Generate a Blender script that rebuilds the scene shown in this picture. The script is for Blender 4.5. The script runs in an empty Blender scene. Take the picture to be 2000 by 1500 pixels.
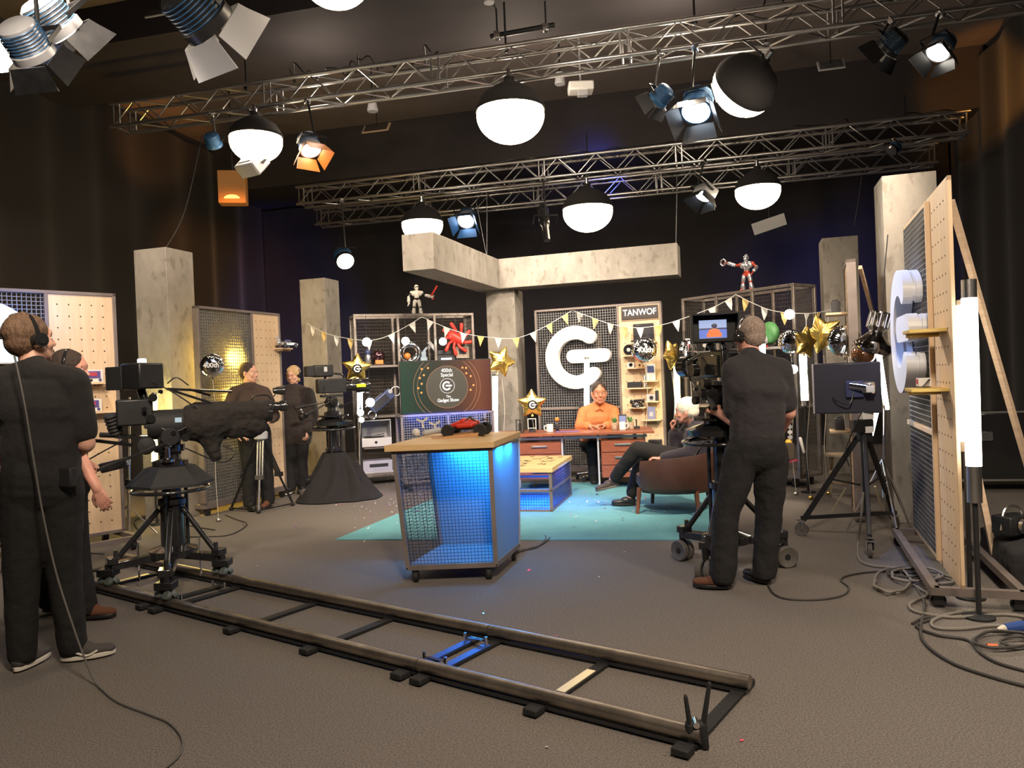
import bpy, math, random
from mathutils import Vector, Matrix, Quaternion, noise
from math import sin, cos, pi, radians, sqrt, atan2
S = bpy.context.scene
COL = S.collection
V = Vector
# ---------------------------------------------------------------- camera
FPX, CAM_H, ROLL, PITCH = 1480.0, 1.42, 0.040, 12 / 1480.0
cF = V((0, cos(PITCH), -sin(PITCH)))
cR = V((cos(ROLL), 0, -sin(ROLL)))
cR = (cR - cF * cR.dot(cF)).normalized()
cU = cR.cross(cF)
CO = V((0, 0, CAM_H))
cd = bpy.data.cameras.new('camera'); cam = bpy.data.objects.new('camera', cd); COL.objects.link(cam)
cd.sensor_width = 36; cd.lens = 36 * FPX / 2000; cd.clip_start = .05; cd.clip_end = 100
m3 = Matrix((cR, cU, -cF)).transposed()
cam.matrix_world = Matrix.Translation(CO) @ m3.to_4x4()
S.camera = cam
def pdir(px, py): return cF + cR * ((px - 1000) / FPX) + cU * ((750 - py) / FPX)
def P(px, py, d):
    """world point seen at photo pixel (px,py), d metres in front of the camera plane"""
    v = pdir(px, py); return CO + v * (d / v.y)
def G(px, py, z=0.0):
    """world point on the level z seen at a photo pixel"""
    v = pdir(px, py); return CO + v * ((z - CAM_H) / v.z)
# ---------------------------------------------------------------- world and exposure
w = bpy.data.worlds.new('world'); S.world = w; w.use_nodes = True
w.node_tree.nodes['Background'].inputs[0].default_value = (.75, .72, .8, 1)
w.node_tree.nodes['Background'].inputs[1].default_value = 0.035
S.view_settings.view_transform = 'Standard'; S.view_settings.look = 'None'
S.view_settings.exposure = 0.0; S.view_settings.gamma = 1.0; S.view_settings.use_curve_mapping = False
S.cycles.max_bounces = 6; S.cycles.diffuse_bounces = 3; S.cycles.glossy_bounces = 3
S.cycles.transmission_bounces = 6; S.cycles.transparent_max_bounces = 12
S.cycles.sample_clamp_indirect = 3.0; S.cycles.use_denoising = True
S.cycles.caustics_reflective = False; S.cycles.caustics_refractive = False
def lamp(kind, loc, target, power, col=(1, .86, .68), size=.25, spot=50, blend=.6, sy=None):
    l = bpy.data.lights.new('scene_light', kind); o = bpy.data.objects.new('scene_light', l); COL.objects.link(o)
    l.energy = power; l.color = col
    if kind == 'SPOT': l.spot_size = radians(spot); l.spot_blend = blend; l.shadow_soft_size = size
    elif kind == 'AREA':
        l.size = size
        if sy: l.shape = 'RECTANGLE'; l.size_y = sy
    else: l.shadow_soft_size = size
    o.location = loc
    if target is not None: o.rotation_euler = (V(target) - V(loc)).to_track_quat('-Z', 'Y').to_euler()
    return o
WARM = (1, .83, .65); KEYC = (1, .88, .74)
# spots near visible lamps, and added unseen ones that fill set and foreground
lamp('SPOT', (-3.3, 5.2, 4.6), (-2.6, 10.0, 0.8), 900, WARM, .2, 70)
lamp('SPOT', (3.0, 4.6, 4.6), (1.4, 10.2, 0.8), 1400, WARM, .2, 62)
lamp('SPOT', (-.4, 4.6, 4.7), (-.2, 10.0, 0.6), 1500, WARM, .2, 62)
lamp('SPOT', (-1.2, 8.7, 4.4), (1.2, 11.0, 1.6), 600, KEYC, .2, 60)
lamp('SPOT', (1.9, 8.2, 4.4), (-.8, 11.0, 1.6), 600, KEYC, .2, 60)
lamp('SPOT', (0.5, 0.2, 4.6), (-.2, 4.2, 0.0), 1100, WARM, .35, 120)
lamp('SPOT', (3.9, 1.0, 4.4), (2.6, 5.0, 0.9), 500, WARM, .25, 80)
lamp('SPOT', (-1.6, 1.8, 4.5), (-4.4, 7.4, 1.4), 850, WARM, .2, 62)
lamp('SPOT', (.9, 8.9, 4.3), (3.1, 5.0, 2.1), 900, KEYC, .15, 46)
# added unseen point lights that stand in for bounce and spill onto the ceiling
lamp('POINT', (-2.3, 9.6, 5.0), None, 35, WARM, .12)
lamp('POINT', (2.0, 8.6, 5.0), None, 60, WARM, .12)
lamp('POINT', (.2, 9.9, 5.0), None, 45, WARM, .12)
lamp('POINT', (.5, 6.9, 5.0), None, 45, WARM, .12)
# coloured washes on the black drapes
lamp('SPOT', (.9, 12.0, 1.2), (.7, 14.6, 1.7), 45, (.08, .08, 1), .2, 80)
lamp('SPOT', (-3.7, 13.3, .8), (-4.3, 15.2, 1.9), 230, (.03, .10, 1), .2, 70)
lamp('SPOT', (5.3, 11.4, 2.4), (6.3, 13.4, 2.7), 110, (.05, .09, 1), .2, 80)
lamp('SPOT', (4.2, 11.8, 3.2), (4.9, 13.6, 2.8), 60, (.06, .09, 1), .2, 80)
lamp('SPOT', (1.6, 12.5, 4.9), (1.6, 14.0, 5.3), 40, (.04, .08, 1), .2, 90)
lamp('SPOT', (-5.0, 8.3, 1.6), (-7.6, 8.0, 1.2), 60, (.04, .10, 1), .2, 90)
lamp('SPOT', (-3.9, 11.2, 4.3), (-5.3, 14.0, 3.6), 260, (1, .36, .06), .2, 52)
lamp('SPOT', (-4.6, 11.0, 4.2), (-6.2, 13.4, 6.1), 160, (1, .36, .06), .2, 40)
lamp('SPOT', (6.2, 9.3, 4.7), (7.35, 11.4, 5.5), 120, (1, .40, .07), .1, 50)
# ---------------------------------------------------------------- materials
MATS = {}
def mat(name, col=(.5, .5, .5), rough=.5, metal=0, bump=0, bs=60, var=0, vs=6, emit=None, es=0, alpha=1, trans=0, coat=0, col2=None, bdist=.01, sheen=0, sss=0, stretch=None, detail=4):
    if name in MATS: return MATS[name]
    m = bpy.data.materials.new(name); m.use_nodes = True; nt = m.node_tree; N = nt.nodes; L = nt.links
    b = N['Principled BSDF']
    b.inputs['Base Color'].default_value = (*col, 1); b.inputs['Roughness'].default_value = rough
    b.inputs['Metallic'].default_value = metal
    b.inputs['Coat Weight'].default_value = coat
    b.inputs['Sheen Weight'].default_value = sheen
    if trans: b.inputs['Transmission Weight'].default_value = trans
    if alpha < 1: b.inputs['Alpha'].default_value = alpha
    if sss: b.inputs['Subsurface Weight'].default_value = sss; b.inputs['Subsurface Radius'].default_value = (.02, .008, .004)
    if emit: b.inputs['Emission Color'].default_value = (*emit, 1); b.inputs['Emission Strength'].default_value = es
    if var or bump:
        tc = N.new('ShaderNodeTexCoord'); mp = N.new('ShaderNodeMapping'); L.new(tc.outputs['Object'], mp.inputs[0])
        if stretch: mp.inputs['Scale'].default_value = stretch
    if var:
        n = N.new('ShaderNodeTexNoise'); n.inputs['Scale'].default_value = vs; n.inputs['Detail'].default_value = detail
        n.inputs['Roughness'].default_value = .65
        L.new(mp.outputs[0], n.inputs[0])
        r = N.new('ShaderNodeValToRGB'); r.color_ramp.elements[0].position = .33; r.color_ramp.elements[1].position = .68
        c2 = col2 or tuple(min(1, c * (1 + var)) for c in col); c1 = col if col2 else tuple(c * (1 - var) for c in col)
        r.color_ramp.elements[0].color = (*c1, 1); r.color_ramp.elements[1].color = (*c2, 1)
        L.new(n.outputs[0], r.inputs[0]); L.new(r.outputs[0], b.inputs['Base Color'])
    if bump:
        n2 = N.new('ShaderNodeTexNoise'); n2.inputs['Scale'].default_value = bs; n2.inputs['Detail'].default_value = 3
        L.new(mp.outputs[0], n2.inputs[0])
        bp = N.new('ShaderNodeBump'); bp.inputs['Strength'].default_value = bump; bp.inputs['Distance'].default_value = bdist
        L.new(n2.outputs[0], bp.inputs['Height']); L.new(bp.outputs[0], b.inputs['Normal'])
    MATS[name] = m; return m
def glow(name, col, s): return mat(name, (.02, .02, .02), .5, emit=col, es=s)
black = mat('black_plastic', (.012, .012, .013), .38, var=.3, vs=9)
matte = mat('black_matte', (.010, .010, .011), .7, bump=.2, bs=120)
gloss = mat('black_gloss', (.015, .015, .016), .16, coat=.4)
dgrey = mat('dark_grey_metal', (.05, .05, .052), .35, metal=.6)
lgrey = mat('light_grey_plastic', (.42, .42, .44), .45)
white = mat('white_plastic', (.78, .77, .74), .4)
chrome = mat('chrome', (.85, .85, .87), .12, metal=1)
alu = mat('brushed_aluminium', (.72, .71, .70), .28, metal=1, bump=.1, bs=200)
steel = mat('raw_steel_frame', (.22, .19, .17), .4, metal=.7, var=.25, vs=8)
rustic = mat('taupe_metal_frame', (.20, .165, .15), .5, metal=.3, var=.15, vs=6)
rubber = mat('grey_rubber', (.10, .09, .08), .7, var=.2, vs=20)
tyre = mat('black_rubber', (.012, .012, .012), .7, bump=.5, bs=90)
ply = mat('birch_plywood', (.62, .44, .27), .55, col2=(.72, .53, .34), var=1, vs=3, stretch=(9, 9, .7), bump=.05, bs=80)
plyedge = mat('plywood_edge', (.52, .38, .26), .6, col2=(.40, .28, .19), var=1, vs=6, stretch=(1, 1, 6))
oak = mat('pale_wood', (.66, .43, .20), .42, col2=(.74, .51, .26), var=1, vs=4, stretch=(1.2, 12, 6))
cherry = mat('cherry_wood', (.30, .095, .045), .36, col2=(.22, .062, .030), var=1, vs=5, stretch=(1.2, 8, 8), coat=.2)
brownleather = mat('brown_leather', (.050, .021, .014), .45, col2=(.075, .033, .022), var=1, vs=5, bump=.25, bs=260, bdist=.002)
legwood = mat('brown_leg_wood', (.17, .06, .03), .45, var=.2, vs=12, stretch=(6, 6, 1))
gridmetal = mat('grey_lattice_slats', (.22, .22, .22), .45, metal=.3, var=.12, vs=4)
wire = mat('dark_wire', (.05, .05, .055), .4, metal=.6)
silverfoil = mat('silver_foil', (.88, .88, .90), .06, metal=1, bump=.22, bs=9, bdist=.03)
goldfoil = mat('gold_foil', (.88, .64, .18), .30, metal=1, bump=.18, bs=7, bdist=.03)
skin = mat('skin', (.62, .34, .24), .5, var=.10, vs=14, sss=.06)
skin_brown = mat('tanned_skin', (.45, .20, .12), .5, var=.10, vs=14, sss=.05)
skin_pink = mat('pink_skin', (.62, .30, .22), .5, var=.12, vs=14, sss=.06)
tee = mat('faded_black_jersey', (.022, .019, .022), .9, bump=.45, bs=13, bdist=.04, sheen=.05)
tee2 = mat('black_jersey', (.012, .0105, .011), .9, bump=.45, bs=12, bdist=.04, sheen=.03)
trous = mat('black_cotton', (.008, .0075, .0075), .9, bump=.5, bs=12, bdist=.03)
coatm = mat('dark_brown_coat', (.022, .015, .014), .85, bump=.4, bs=12, bdist=.03, sheen=.1)
orange = mat('orange_cotton', (.56, .17, .055), .8, bump=.5, bs=18, bdist=.03)
navy = mat('dark_navy_wool', (.020, .015, .026), .9, bump=.4, bs=15, bdist=.03, sheen=.2)
# ---------------------------------------------------------------- mesh helpers
def frame(d, hint=None):
    d = V(d).normalized(); h = V(hint) if hint is not None else (V((0, 0, 1)) if abs(d.z) < .95 else V((1, 0, 0)))
    a = (h - d * h.dot(d))
    if a.length < 1e-5: h = V((0, 1, 0)); a = h - d * h.dot(d)
    a.normalize(); return a, d.cross(a), d
def rotm(rx=0, ry=0, rz=0): return Matrix.Rotation(rz, 4, 'Z') @ Matrix.Rotation(ry, 4, 'Y') @ Matrix.Rotation(rx, 4, 'X')
def T(x, y, z): return Matrix.Translation((x, y, z))
def cr(pts, n=8, closed=False):
    pts = [V(p) for p in pts]; out = []; N = len(pts)
    for i in range(N if closed else N - 1):
        if closed: p0, p1, p2, p3 = (pts[(i + k) % N] for k in (-1, 0, 1, 2))
        else: p0, p1, p2, p3 = pts[max(i - 1, 0)], pts[i], pts[i + 1], pts[min(i + 2, N - 1)]
        for k in range(n):
            t = k / n
            out.append(.5 * ((2 * p1) + (p2 - p0) * t + (2 * p0 - 5 * p1 + 4 * p2 - p3) * t * t + (3 * p1 - p0 - 3 * p2 + p3) * t ** 3))
    if not closed: out.append(pts[-1])
    return out
class MB:
    def __init__(s, M=None): s.v = []; s.f = []; s.m = []; s.mi = 0; s.M = M or Matrix()
    def add(s, vs, fs, M=None):
        n = len(s.v); A = s.M @ M if M is not None else s.M
        s.v += [tuple(A @ V(p)) for p in vs]
        for f in fs: s.f.append(tuple(i + n for i in f)); s.m.append(s.mi)
        return s
    def box(s, c, d, M=None):
        x, y, z = d[0] / 2, d[1] / 2, d[2] / 2; c = V(c)
        vs = [c + V((i * x, j * y, k * z)) for i in (-1, 1) for j in (-1, 1) for k in (-1, 1)]
        return s.add(vs, [(0, 1, 3, 2), (4, 6, 7, 5), (0, 4, 5, 1), (2, 3, 7, 6), (0, 2, 6, 4), (1, 5, 7, 3)], M)
    def bar(s, p0, p1, wd, h=None, hint=None):
        """box section between two points"""
        p0, p1 = V(p0), V(p1); a, b, d = frame(p1 - p0, hint); h = wd if h is None else h
        vs = [q + a * (i * h / 2) + b * (j * wd / 2) for q in (p0, p1) for i, j in ((-1, -1), (1, -1), (1, 1), (-1, 1))]
        return s.add(vs, [(0, 1, 2, 3), (7, 6, 5, 4), (0, 4, 5, 1), (1, 5, 6, 2), (2, 6, 7, 3), (3, 7, 4, 0)])
    def tube(s, pts, r, n=8, closed=False, k=1, hint=None):
        pts = [V(p) for p in pts]; N = len(pts); rs = r if isinstance(r, (list, tuple)) else [r] * N
        vs = []; a = None
        for i, p in enumerate(pts):
            d = (pts[(i + 1) % N] - pts[i - 1]) if closed else (pts[min(i + 1, N - 1)] - pts[max(i - 1, 0)])
            if d.length < 1e-9: d = V((0, 0, 1))
            d.normalize()
            if a is None: a, b, d = frame(d, hint)
            else:
                a = a - d * a.dot(d); a.normalize(); b = d.cross(a)
            vs += [p + (a * cos(2 * pi * q / n) * k + b * sin(2 * pi * q / n)) * rs[i] for q in range(n)]
        fs = []
        for i in range(N if closed else N - 1):
            j = (i + 1) % N
            fs += [(i * n + q, i * n + (q + 1) % n, j * n + (q + 1) % n, j * n + q) for q in range(n)]
        if not closed: fs += [tuple(range(n - 1, -1, -1)), tuple((N - 1) * n + q for q in range(n))]
        return s.add(vs, fs)
    def cyl(s, p0, p1, r, r1=None, n=16): return s.tube([p0, p1], [r, r if r1 is None else r1], n)
    def ring(s, c, ax, R, r, n=32, m=8):
        a, b, d = frame(ax); c = V(c)
        return s.tube([c + (a * cos(2 * pi * i / n) + b * sin(2 * pi * i / n)) * R for i in range(n)], r, m, closed=True)
    def lathe(s, prof, n=24, M=None, sx=1, sy=1, capped=True):
        vs = []; fs = []
        for r, z in prof: vs += [(r * cos(2 * pi * q / n) * sx, r * sin(2 * pi * q / n) * sy, z) for q in range(n)]
        for i in range(len(prof) - 1): fs += [(i * n + q, i * n + (q + 1) % n, (i + 1) * n + (q + 1) % n, (i + 1) * n + q) for q in range(n)]
        if capped and prof[0][0] > 1e-4: fs.append(tuple(range(n - 1, -1, -1)))
        if capped and prof[-1][0] > 1e-4: fs.append(tuple((len(prof) - 1) * n + q for q in range(n)))
        return s.add(vs, fs, M)
    def sph(s, c, r, n=16, M=None):
        r = (r, r, r) if not isinstance(r, (tuple, list)) else r; h = max(6, n // 2)
        A = Matrix.Translation(c) @ (M or Matrix()) @ Matrix.Diagonal((*r, 1))
        vs = [(0, 0, -1)]; fs = []
        for i in range(1, h):
            t = -pi / 2 + pi * i / h; vs += [(cos(t) * cos(2 * pi * q / n), cos(t) * sin(2 * pi * q / n), sin(t)) for q in range(n)]
        vs.append((0, 0, 1)); e = len(vs) - 1
        fs += [(0, 1 + (q + 1) % n, 1 + q) for q in range(n)]
        for i in range(h - 2): fs += [(1 + i * n + q, 1 + i * n + (q + 1) % n, 1 + (i + 1) * n + (q + 1) % n, 1 + (i + 1) * n + q) for q in range(n)]
        fs += [(e, 1 + (h - 2) * n + q, 1 + (h - 2) * n + (q + 1) % n) for q in range(n)]
        return s.add(vs, fs, A)
    def cap(s, p0, p1, r0, r1=None, k=1, hint=None, n=14):
        """tapered capsule, k = thickness factor across the hint axis"""
        p0, p1 = V(p0), V(p1); r1 = r0 if r1 is None else r1; a, b, d = frame(p1 - p0, hint)
        if (p1 - p0).length < 1e-6: p1 = p0 + d * 1e-4
        st = [(p0 - d * r0 * sin(t), r0 * cos(t)) for t in (1.45, 1.0, .5, 0)] + [(p1 + d * r1 * sin(t), r1 * cos(t)) for t in (0, .5, 1.0, 1.45)]
        vs = [];
        for p, r in st: vs += [p + a * cos(2 * pi * q / n) * r * k + b * sin(2 * pi * q / n) * r for q in range(n)]
        fs = []
        for i in range(len(st) - 1): fs += [(i * n + q, i * n + (q + 1) % n, (i + 1) * n + (q + 1) % n, (i + 1) * n + q) for q in range(n)]
        fs += [tuple(range(n - 1, -1, -1)), tuple((len(st) - 1) * n + q for q in range(n))]
        return s.add(vs, fs)
    def prism(s, poly, h, M=None, z0=0):
        n = len(poly); vs = [(x, y, z0) for x, y in poly] + [(x, y, z0 + h) for x, y in poly]
        fs = [tuple(range(n - 1, -1, -1)), tuple(range(n, 2 * n))] + [(i, (i + 1) % n, n + (i + 1) % n, n + i) for i in range(n)]
        return s.add(vs, fs, M)
    def strip(s, outer, inner, h, M=None, z0=0):
        """solid between two polylines of equal length (an open stroke)"""
        n = len(outer); vs = [(x, y, z) for z in (z0, z0 + h) for x, y in list(outer) + list(inner)]; N = 2 * n; fs = []
        for i in range(n - 1):
            fs += [(i + 1, i, n + i, n + i + 1), (N + i, N + i + 1, N + n + i + 1, N + n + i), (i, i + 1, N + i + 1, N + i), (n + i + 1, n + i, N + n + i, N + n + i + 1)]
        fs += [(0, N, N + n, n), (n - 1, 2 * n - 1, N + 2 * n - 1, N + n - 1)]
        return s.add(vs, fs, M)
    def grid(s, o, u, v, nu, nv, wd, dep):
        """lattice of slats in the plane o + u,v ; wd = slat width, dep = slat depth"""
        o, u, v = V(o), V(u), V(v); nrm = u.cross(v).normalized()
        for i in range(nu + 1): p = o + u * (i / nu); s.bar(p, p + v, wd, dep, nrm)
        for j in range(nv + 1): p = o + v * (j / nv); s.bar(p, p + u, wd, dep, nrm)
        return s
    def build(s, name, mats, parent=None, world=False, bevel=0, smooth=38, kind=None):
        me = bpy.data.meshes.new(name)
        vs = s.v
        if world and parent is not None:
            I = parent_matrix(parent).inverted(); vs = [tuple(I @ V(p)) for p in vs]
        me.from_pydata(vs, [], s.f)
        mats = mats if isinstance(mats, (list, tuple)) else [mats]
        for x in mats: me.materials.append(x)
        if len(mats) > 1: me.polygons.foreach_set('material_index', s.m)
        me.update(); me.validate()
        if smooth: me.shade_smooth(); me.set_sharp_from_angle(angle=radians(smooth))
        o = bpy.data.objects.new(name, me); COL.objects.link(o)
        if parent is not None: o.parent = parent
        if bevel:
            b = o.modifiers.new('bevel', 'BEVEL'); b.width = bevel; b.segments = 2; b.limit_method = 'ANGLE'; b.angle_limit = radians(50)
        if kind: o['kind'] = kind
        return o
def parent_matrix(o):
    m = Matrix.Translation(o.location) @ o.rotation_euler.to_matrix().to_4x4()
    return parent_matrix(o.parent) @ m if o.parent else m
def tag(o, label, cat, group=None, kind=None):
    o['label'] = label; o['category'] = cat
    if group: o['group'] = group
    if kind: o['kind'] = kind
    return o
def thing(name, label, cat, loc=(0, 0, 0), rz=0, group=None, rot=None):
    o = bpy.data.objects.new(name, None); o.empty_display_size = .1; COL.objects.link(o)
    o.location = loc; o.rotation_euler = rot if rot else (0, 0, rz)
    return tag(o, label, cat, group)
def recenter(o, loc=None, rz=0):
    """give a one-mesh thing built in world coordinates an origin at its base"""
    me = o.data; vs = [v.co for v in me.vertices]
    if loc is None:
        lo = [min(v[i] for v in vs) for i in range(3)]; hi = [max(v[i] for v in vs) for i in range(3)]
        loc = V(((lo[0] + hi[0]) / 2, (lo[1] + hi[1]) / 2, lo[2]))
    me.transform(Matrix.Translation(-V(loc))); o.location = loc
    return o
def one(mb, name, m, label, cat, group=None, bevel=0, smooth=38, kind=None):
    o = mb.build(name, m, bevel=bevel, smooth=smooth); recenter(o); return tag(o, label, cat, group, kind)
def struct(mb, name, m, bevel=0, smooth=38):
    return mb.build(name, m, bevel=bevel, smooth=smooth, kind='structure')
def dup(root, loc, rz=None, label=None, rot=None):
    r = root.copy(); COL.objects.link(r); r.location = loc
    if rz is not None: r.rotation_euler = (0, 0, rz)
    if rot is not None: r.rotation_euler = rot
    if label: r['label'] = label
    for ch in list(root.children):
        c = ch.copy(); COL.objects.link(c); c.parent = r
        for g in ch.children:
            d = g.copy(); COL.objects.link(d); d.parent = c
    return r
def LM(o):
    """local point of a thing -> world"""
    m = parent_matrix(o); return lambda x, y, z: m @ V((x, y, z))
def text(body, size, M, m, parent, name, ext=.002, offset=0, align='CENTER', sx=1, space=1):
    c = bpy.data.curves.new(name, 'FONT'); c.body = body; c.size = size; c.extrude = ext; c.align_x = align; c.align_y = 'CENTER'; c.offset = offset; c.space_character = space
    t = bpy.data.objects.new(name, c); COL.objects.link(t)
    dg = bpy.context.evaluated_depsgraph_get(); me = bpy.data.meshes.new_from_object(t.evaluated_get(dg)); me.name = name
    bpy.data.objects.remove(t); me.materials.clear(); me.materials.append(m)
    me.transform(M @ Matrix.Diagonal((sx, 1, 1, 1)))
    o = bpy.data.objects.new(name, me); COL.objects.link(o)
    if parent is not None: o.parent = parent
    return o
UP = rotm(pi / 2, 0, 0)          # drawing plane xy -> xz, facing -y
def mod_bake(o):
    dg = bpy.context.evaluated_depsgraph_get(); me = bpy.data.meshes.new_from_object(o.evaluated_get(dg))
    old = o.data; o.modifiers.clear(); me.name = old.name; o.data = me; bpy.data.meshes.remove(old)
    return o
def blend(mb, name, mats, parent, voxel=.008, sm=4, dis=0, dscale=.1, world=False):
    """fuse overlapping closed shapes to one continuous skin"""
    o = mb.build(name, mats, parent, world=world, smooth=0)
    r = o.modifiers.new('r', 'REMESH'); r.mode = 'VOXEL'; r.voxel_size = voxel; r.use_smooth_shade = True
    s_ = o.modifiers.new('s', 'SMOOTH'); s_.iterations = sm; s_.factor = .5
    if dis:
        tx = bpy.data.textures.new('folds', 'CLOUDS'); tx.noise_scale = dscale; tx.noise_depth = 2
        d = o.modifiers.new('d', 'DISPLACE'); d.texture = tx; d.strength = dis; d.mid_level = .5
    mod_bake(o)
    return o
def gshape(mb, R, wd, h, M, z0=0, n=40):
    """ring with a gap on the right and a bar in it"""
    def stroke(c):
        out = []; inn = []
        N = len(c)
        for i, p in enumerate(c):
            d = (c[min(i + 1, N - 1)] - c[max(i - 1, 0)]).normalized(); q = V((-d.y, d.x)) * wd / 2
            out.append(p + q); inn.append(p - q)
        d0 = (c[0] - c[1]).normalized(); d1 = (c[-1] - c[-2]).normalized()
        ln = []; rn = []
        for t in [pi / 2 * k / 5 for k in range(0, 5)]:
            ln.append((c[0] + d0 * cos(t) * wd / 2 + V((d0.y, -d0.x)) * sin(t) * wd / 2, c[0] + d0 * cos(t) * wd / 2 - V((d0.y, -d0.x)) * sin(t) * wd / 2))
        for t in [pi / 2 * k / 5 for k in range(4, -1, -1)]:
            rn.append((c[-1] + d1 * cos(t) * wd / 2 + V((-d1.y, d1.x)) * sin(t) * wd / 2, c[-1] + d1 * cos(t) * wd / 2 - V((-d1.y, d1.x)) * sin(t) * wd / 2))
        O = [a for a, b in ln] + out + [a for a, b in rn]; I = [b for a, b in ln] + inn + [b for a, b in rn]
        mb.strip([tuple(p) for p in O], [tuple(p) for p in I], h, M, z0)
    a0, a1 = radians(52), radians(317)
    stroke([V((cos(a0 + (a1 - a0) * i / n), sin(a0 + (a1 - a0) * i / n))) * R for i in range(n + 1)])
    stroke([V((-.10 * R + 1.28 * R * i / 6, .04 * R)) for i in range(7)])
    return mb
# ---------------------------------------------------------------- people
class Fig:
    """A person standing at the origin, facing +y, right hand at +x. Joints may be overridden."""
    def __init__(s, H=1.78, hand_r=None, hand_l=None, turn=(0, 0, 0), build=1.0, hs=1.0, **J):
        k = H / 1.78; s.k = k; s.b = build
        j = dict(pelvis=(0, 0, .97), belly=(0, .005, 1.10), chest=(0, 0, 1.30), neck=(0, -.01, 1.48), head=(0, .02, 1.655),
                 sr=(.175, -.01, 1.435), er=(.235, -.03, 1.15), wr=(.25, .06, .90), sl=(-.175, -.01, 1.435), el=(-.235, -.03, 1.15), wl=(-.25, .06, .90),
                 hr=(.09, 0, .93), kr=(.105, .02, .50), ar=(.11, -.02, .09), hl=(-.09, 0, .93), kl=(-.105, .02, .50), al=(-.11, -.02, .09),
                 fr=(.02, 1, 0), fl=(-.02, 1, 0))
        for n, p in j.items(): j[n] = V(p) * (1 if n in ('fr', 'fl') else k)
        for n, p in J.items(): j[n] = V(p)
        s.j = j; s.hand = {'r': hand_r or {}, 'l': hand_l or {}}
        s.HM = Matrix.Translation(j['head']) @ rotm(radians(turn[1]), radians(turn[2]), radians(turn[0])) @ Matrix.Diagonal((k * hs, k * hs, k * hs, 1))
    def head_mb(s, mb, beard=False):
        o = mb.M; mb.M = o @ s.HM
        mb.sph((0, -.012, .032), (.077, .098, .086), 20)
        mb.cap((0, .030, -.015), (0, .042, -.075), .066, .046, n=18)
        mb.sph((0, .064, -.098), (.026, .022, .020)); mb.cap((0, .055, .03), (0, .05, .07), .05, .03)
        mb.cap((0, .088, .010), (0, .109, -.030), .008, .0125); mb.cap((-.012, .096, -.036), (.012, .096, -.036), .009)
        mb.cap((-.036, .076, .022), (.036, .076, .022), .011)
        for q in (-1, 1):
            mb.sph((q * .038, .060, -.030), (.024, .026, .024)); mb.cap((q * .056, .005, -.04), (q * .035, .05, -.085), .024, .018)
            mb.sph((q * .079, -.006, -.008), (.009, .020, .033), 12, rotm(0, 0, q * -.35))
        mb.cap((-.018, .088, -.058), (.018, .088, -.058), .0075); mb.cap((-.015, .086, -.068), (.015, .086, -.068), .0078)
        mb.M = o
    def hand_mb(s, mb, side):
        j = s.j; k = s.k; w_, e = j['w' + side], j['e' + side]; h = s.hand[side]
        d = V(h.get('dir', (w_ - e))).normalized(); n = V(h.get('palm', (-1 if side == 'r' else 1, 0, 0)))
        n = (n - d * n.dot(d)).normalized(); t = V(h.get('thumb')) if 'thumb' in h else (d.cross(n) * (1 if side == 'l' else -1))
        t = (t - d * t.dot(d) - n * t.dot(n)).normalized(); curl = h.get('curl', .35)
        for i in range(4):
            off = (.030, .010, -.010, -.029)[i]; L_ = (.070, .078, .072, .056)[i] * k
            b0 = w_ + t * off * .55 * k + d * .012; b1 = w_ + d * (.088, .092, .088, .080)[i] * k + t * off * k
            mb.cap(b0, b1, .0155 * k, .0115 * k)
            p = b1; a = curl * (.7 + .12 * i)
            for q, f in enumerate((.45, .32, .25)):
                dd = d * cos(a) + n * sin(a) + t * ((.10, .03, -.04, -.12)[i] * (1 - min(curl, 1)))
                dd.normalize(); p2 = p + dd * L_ * f; mb.cap(p, p2, (.0095 - q * .0008) * k, (.0088 - q * .0010) * k, n=10); p = p2; a += curl * (1.15, .8, .6)[q]
        b0 = w_ + t * .018 * k + d * .018 * k; dt = (t * .75 + d * .62 + n * .3).normalized()
        p = b0 + dt * .045 * k; mb.cap(b0, p, .0165 * k, .012 * k); dt2 = (t * .30 + d * .85 + n * (.25 + .5 * curl)).normalized()
        p2 = p + dt2 * .034 * k; mb.cap(p, p2, .0112 * k, .0100 * k); dt3 = (t * .05 + d * .85 + n * (.3 + .7 * curl)).normalized(); mb.cap(p2, p2 + dt3 * .026 * k, .0098 * k, .0082 * k)
    def torso(s, mb, g=0, low=True, neck=True):
        j = s.j; b = s.b * s.k; lat = (j['sr'] - j['sl']).normalized(); A = mb.cap
        ax = (j['chest'] - j['belly']); fw = ax.cross(lat).normalized()
        A(j['chest'] - lat * .055 * b, j['chest'] + lat * .055 * b, (.118 * b + g), k=1.0, hint=fw)
        mid = j['chest'].lerp(j['neck'], .38)
        A(mid - lat * .085 * b, mid + lat * .085 * b, .088 * b + g, k=.95, hint=fw)
        A(j['sr'].lerp(j['chest'], .22), j['sl'].lerp(j['chest'], .22), .066 * b + g, k=.9, hint=fw)
        A(j['chest'], j['belly'], .122 * b + g, .108 * b + g, k=.92, hint=fw)
        A(j['belly'] - lat * .045 * b, j['belly'] + lat * .045 * b, .102 * b + g, k=1, hint=fw)
        if low:
            A(j['belly'], j['pelvis'], .112 * b + g, .115 * b + g, k=.92, hint=fw)
            A(j['hr'].lerp(j['pelvis'], .3), j['hl'].lerp(j['pelvis'], .3), .108 * b + g, k=1, hint=fw)
        if neck:
            for q in ('sr', 'sl'): A(j['neck'], j[q], .045 * b + g, .058 * b + g)
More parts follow.
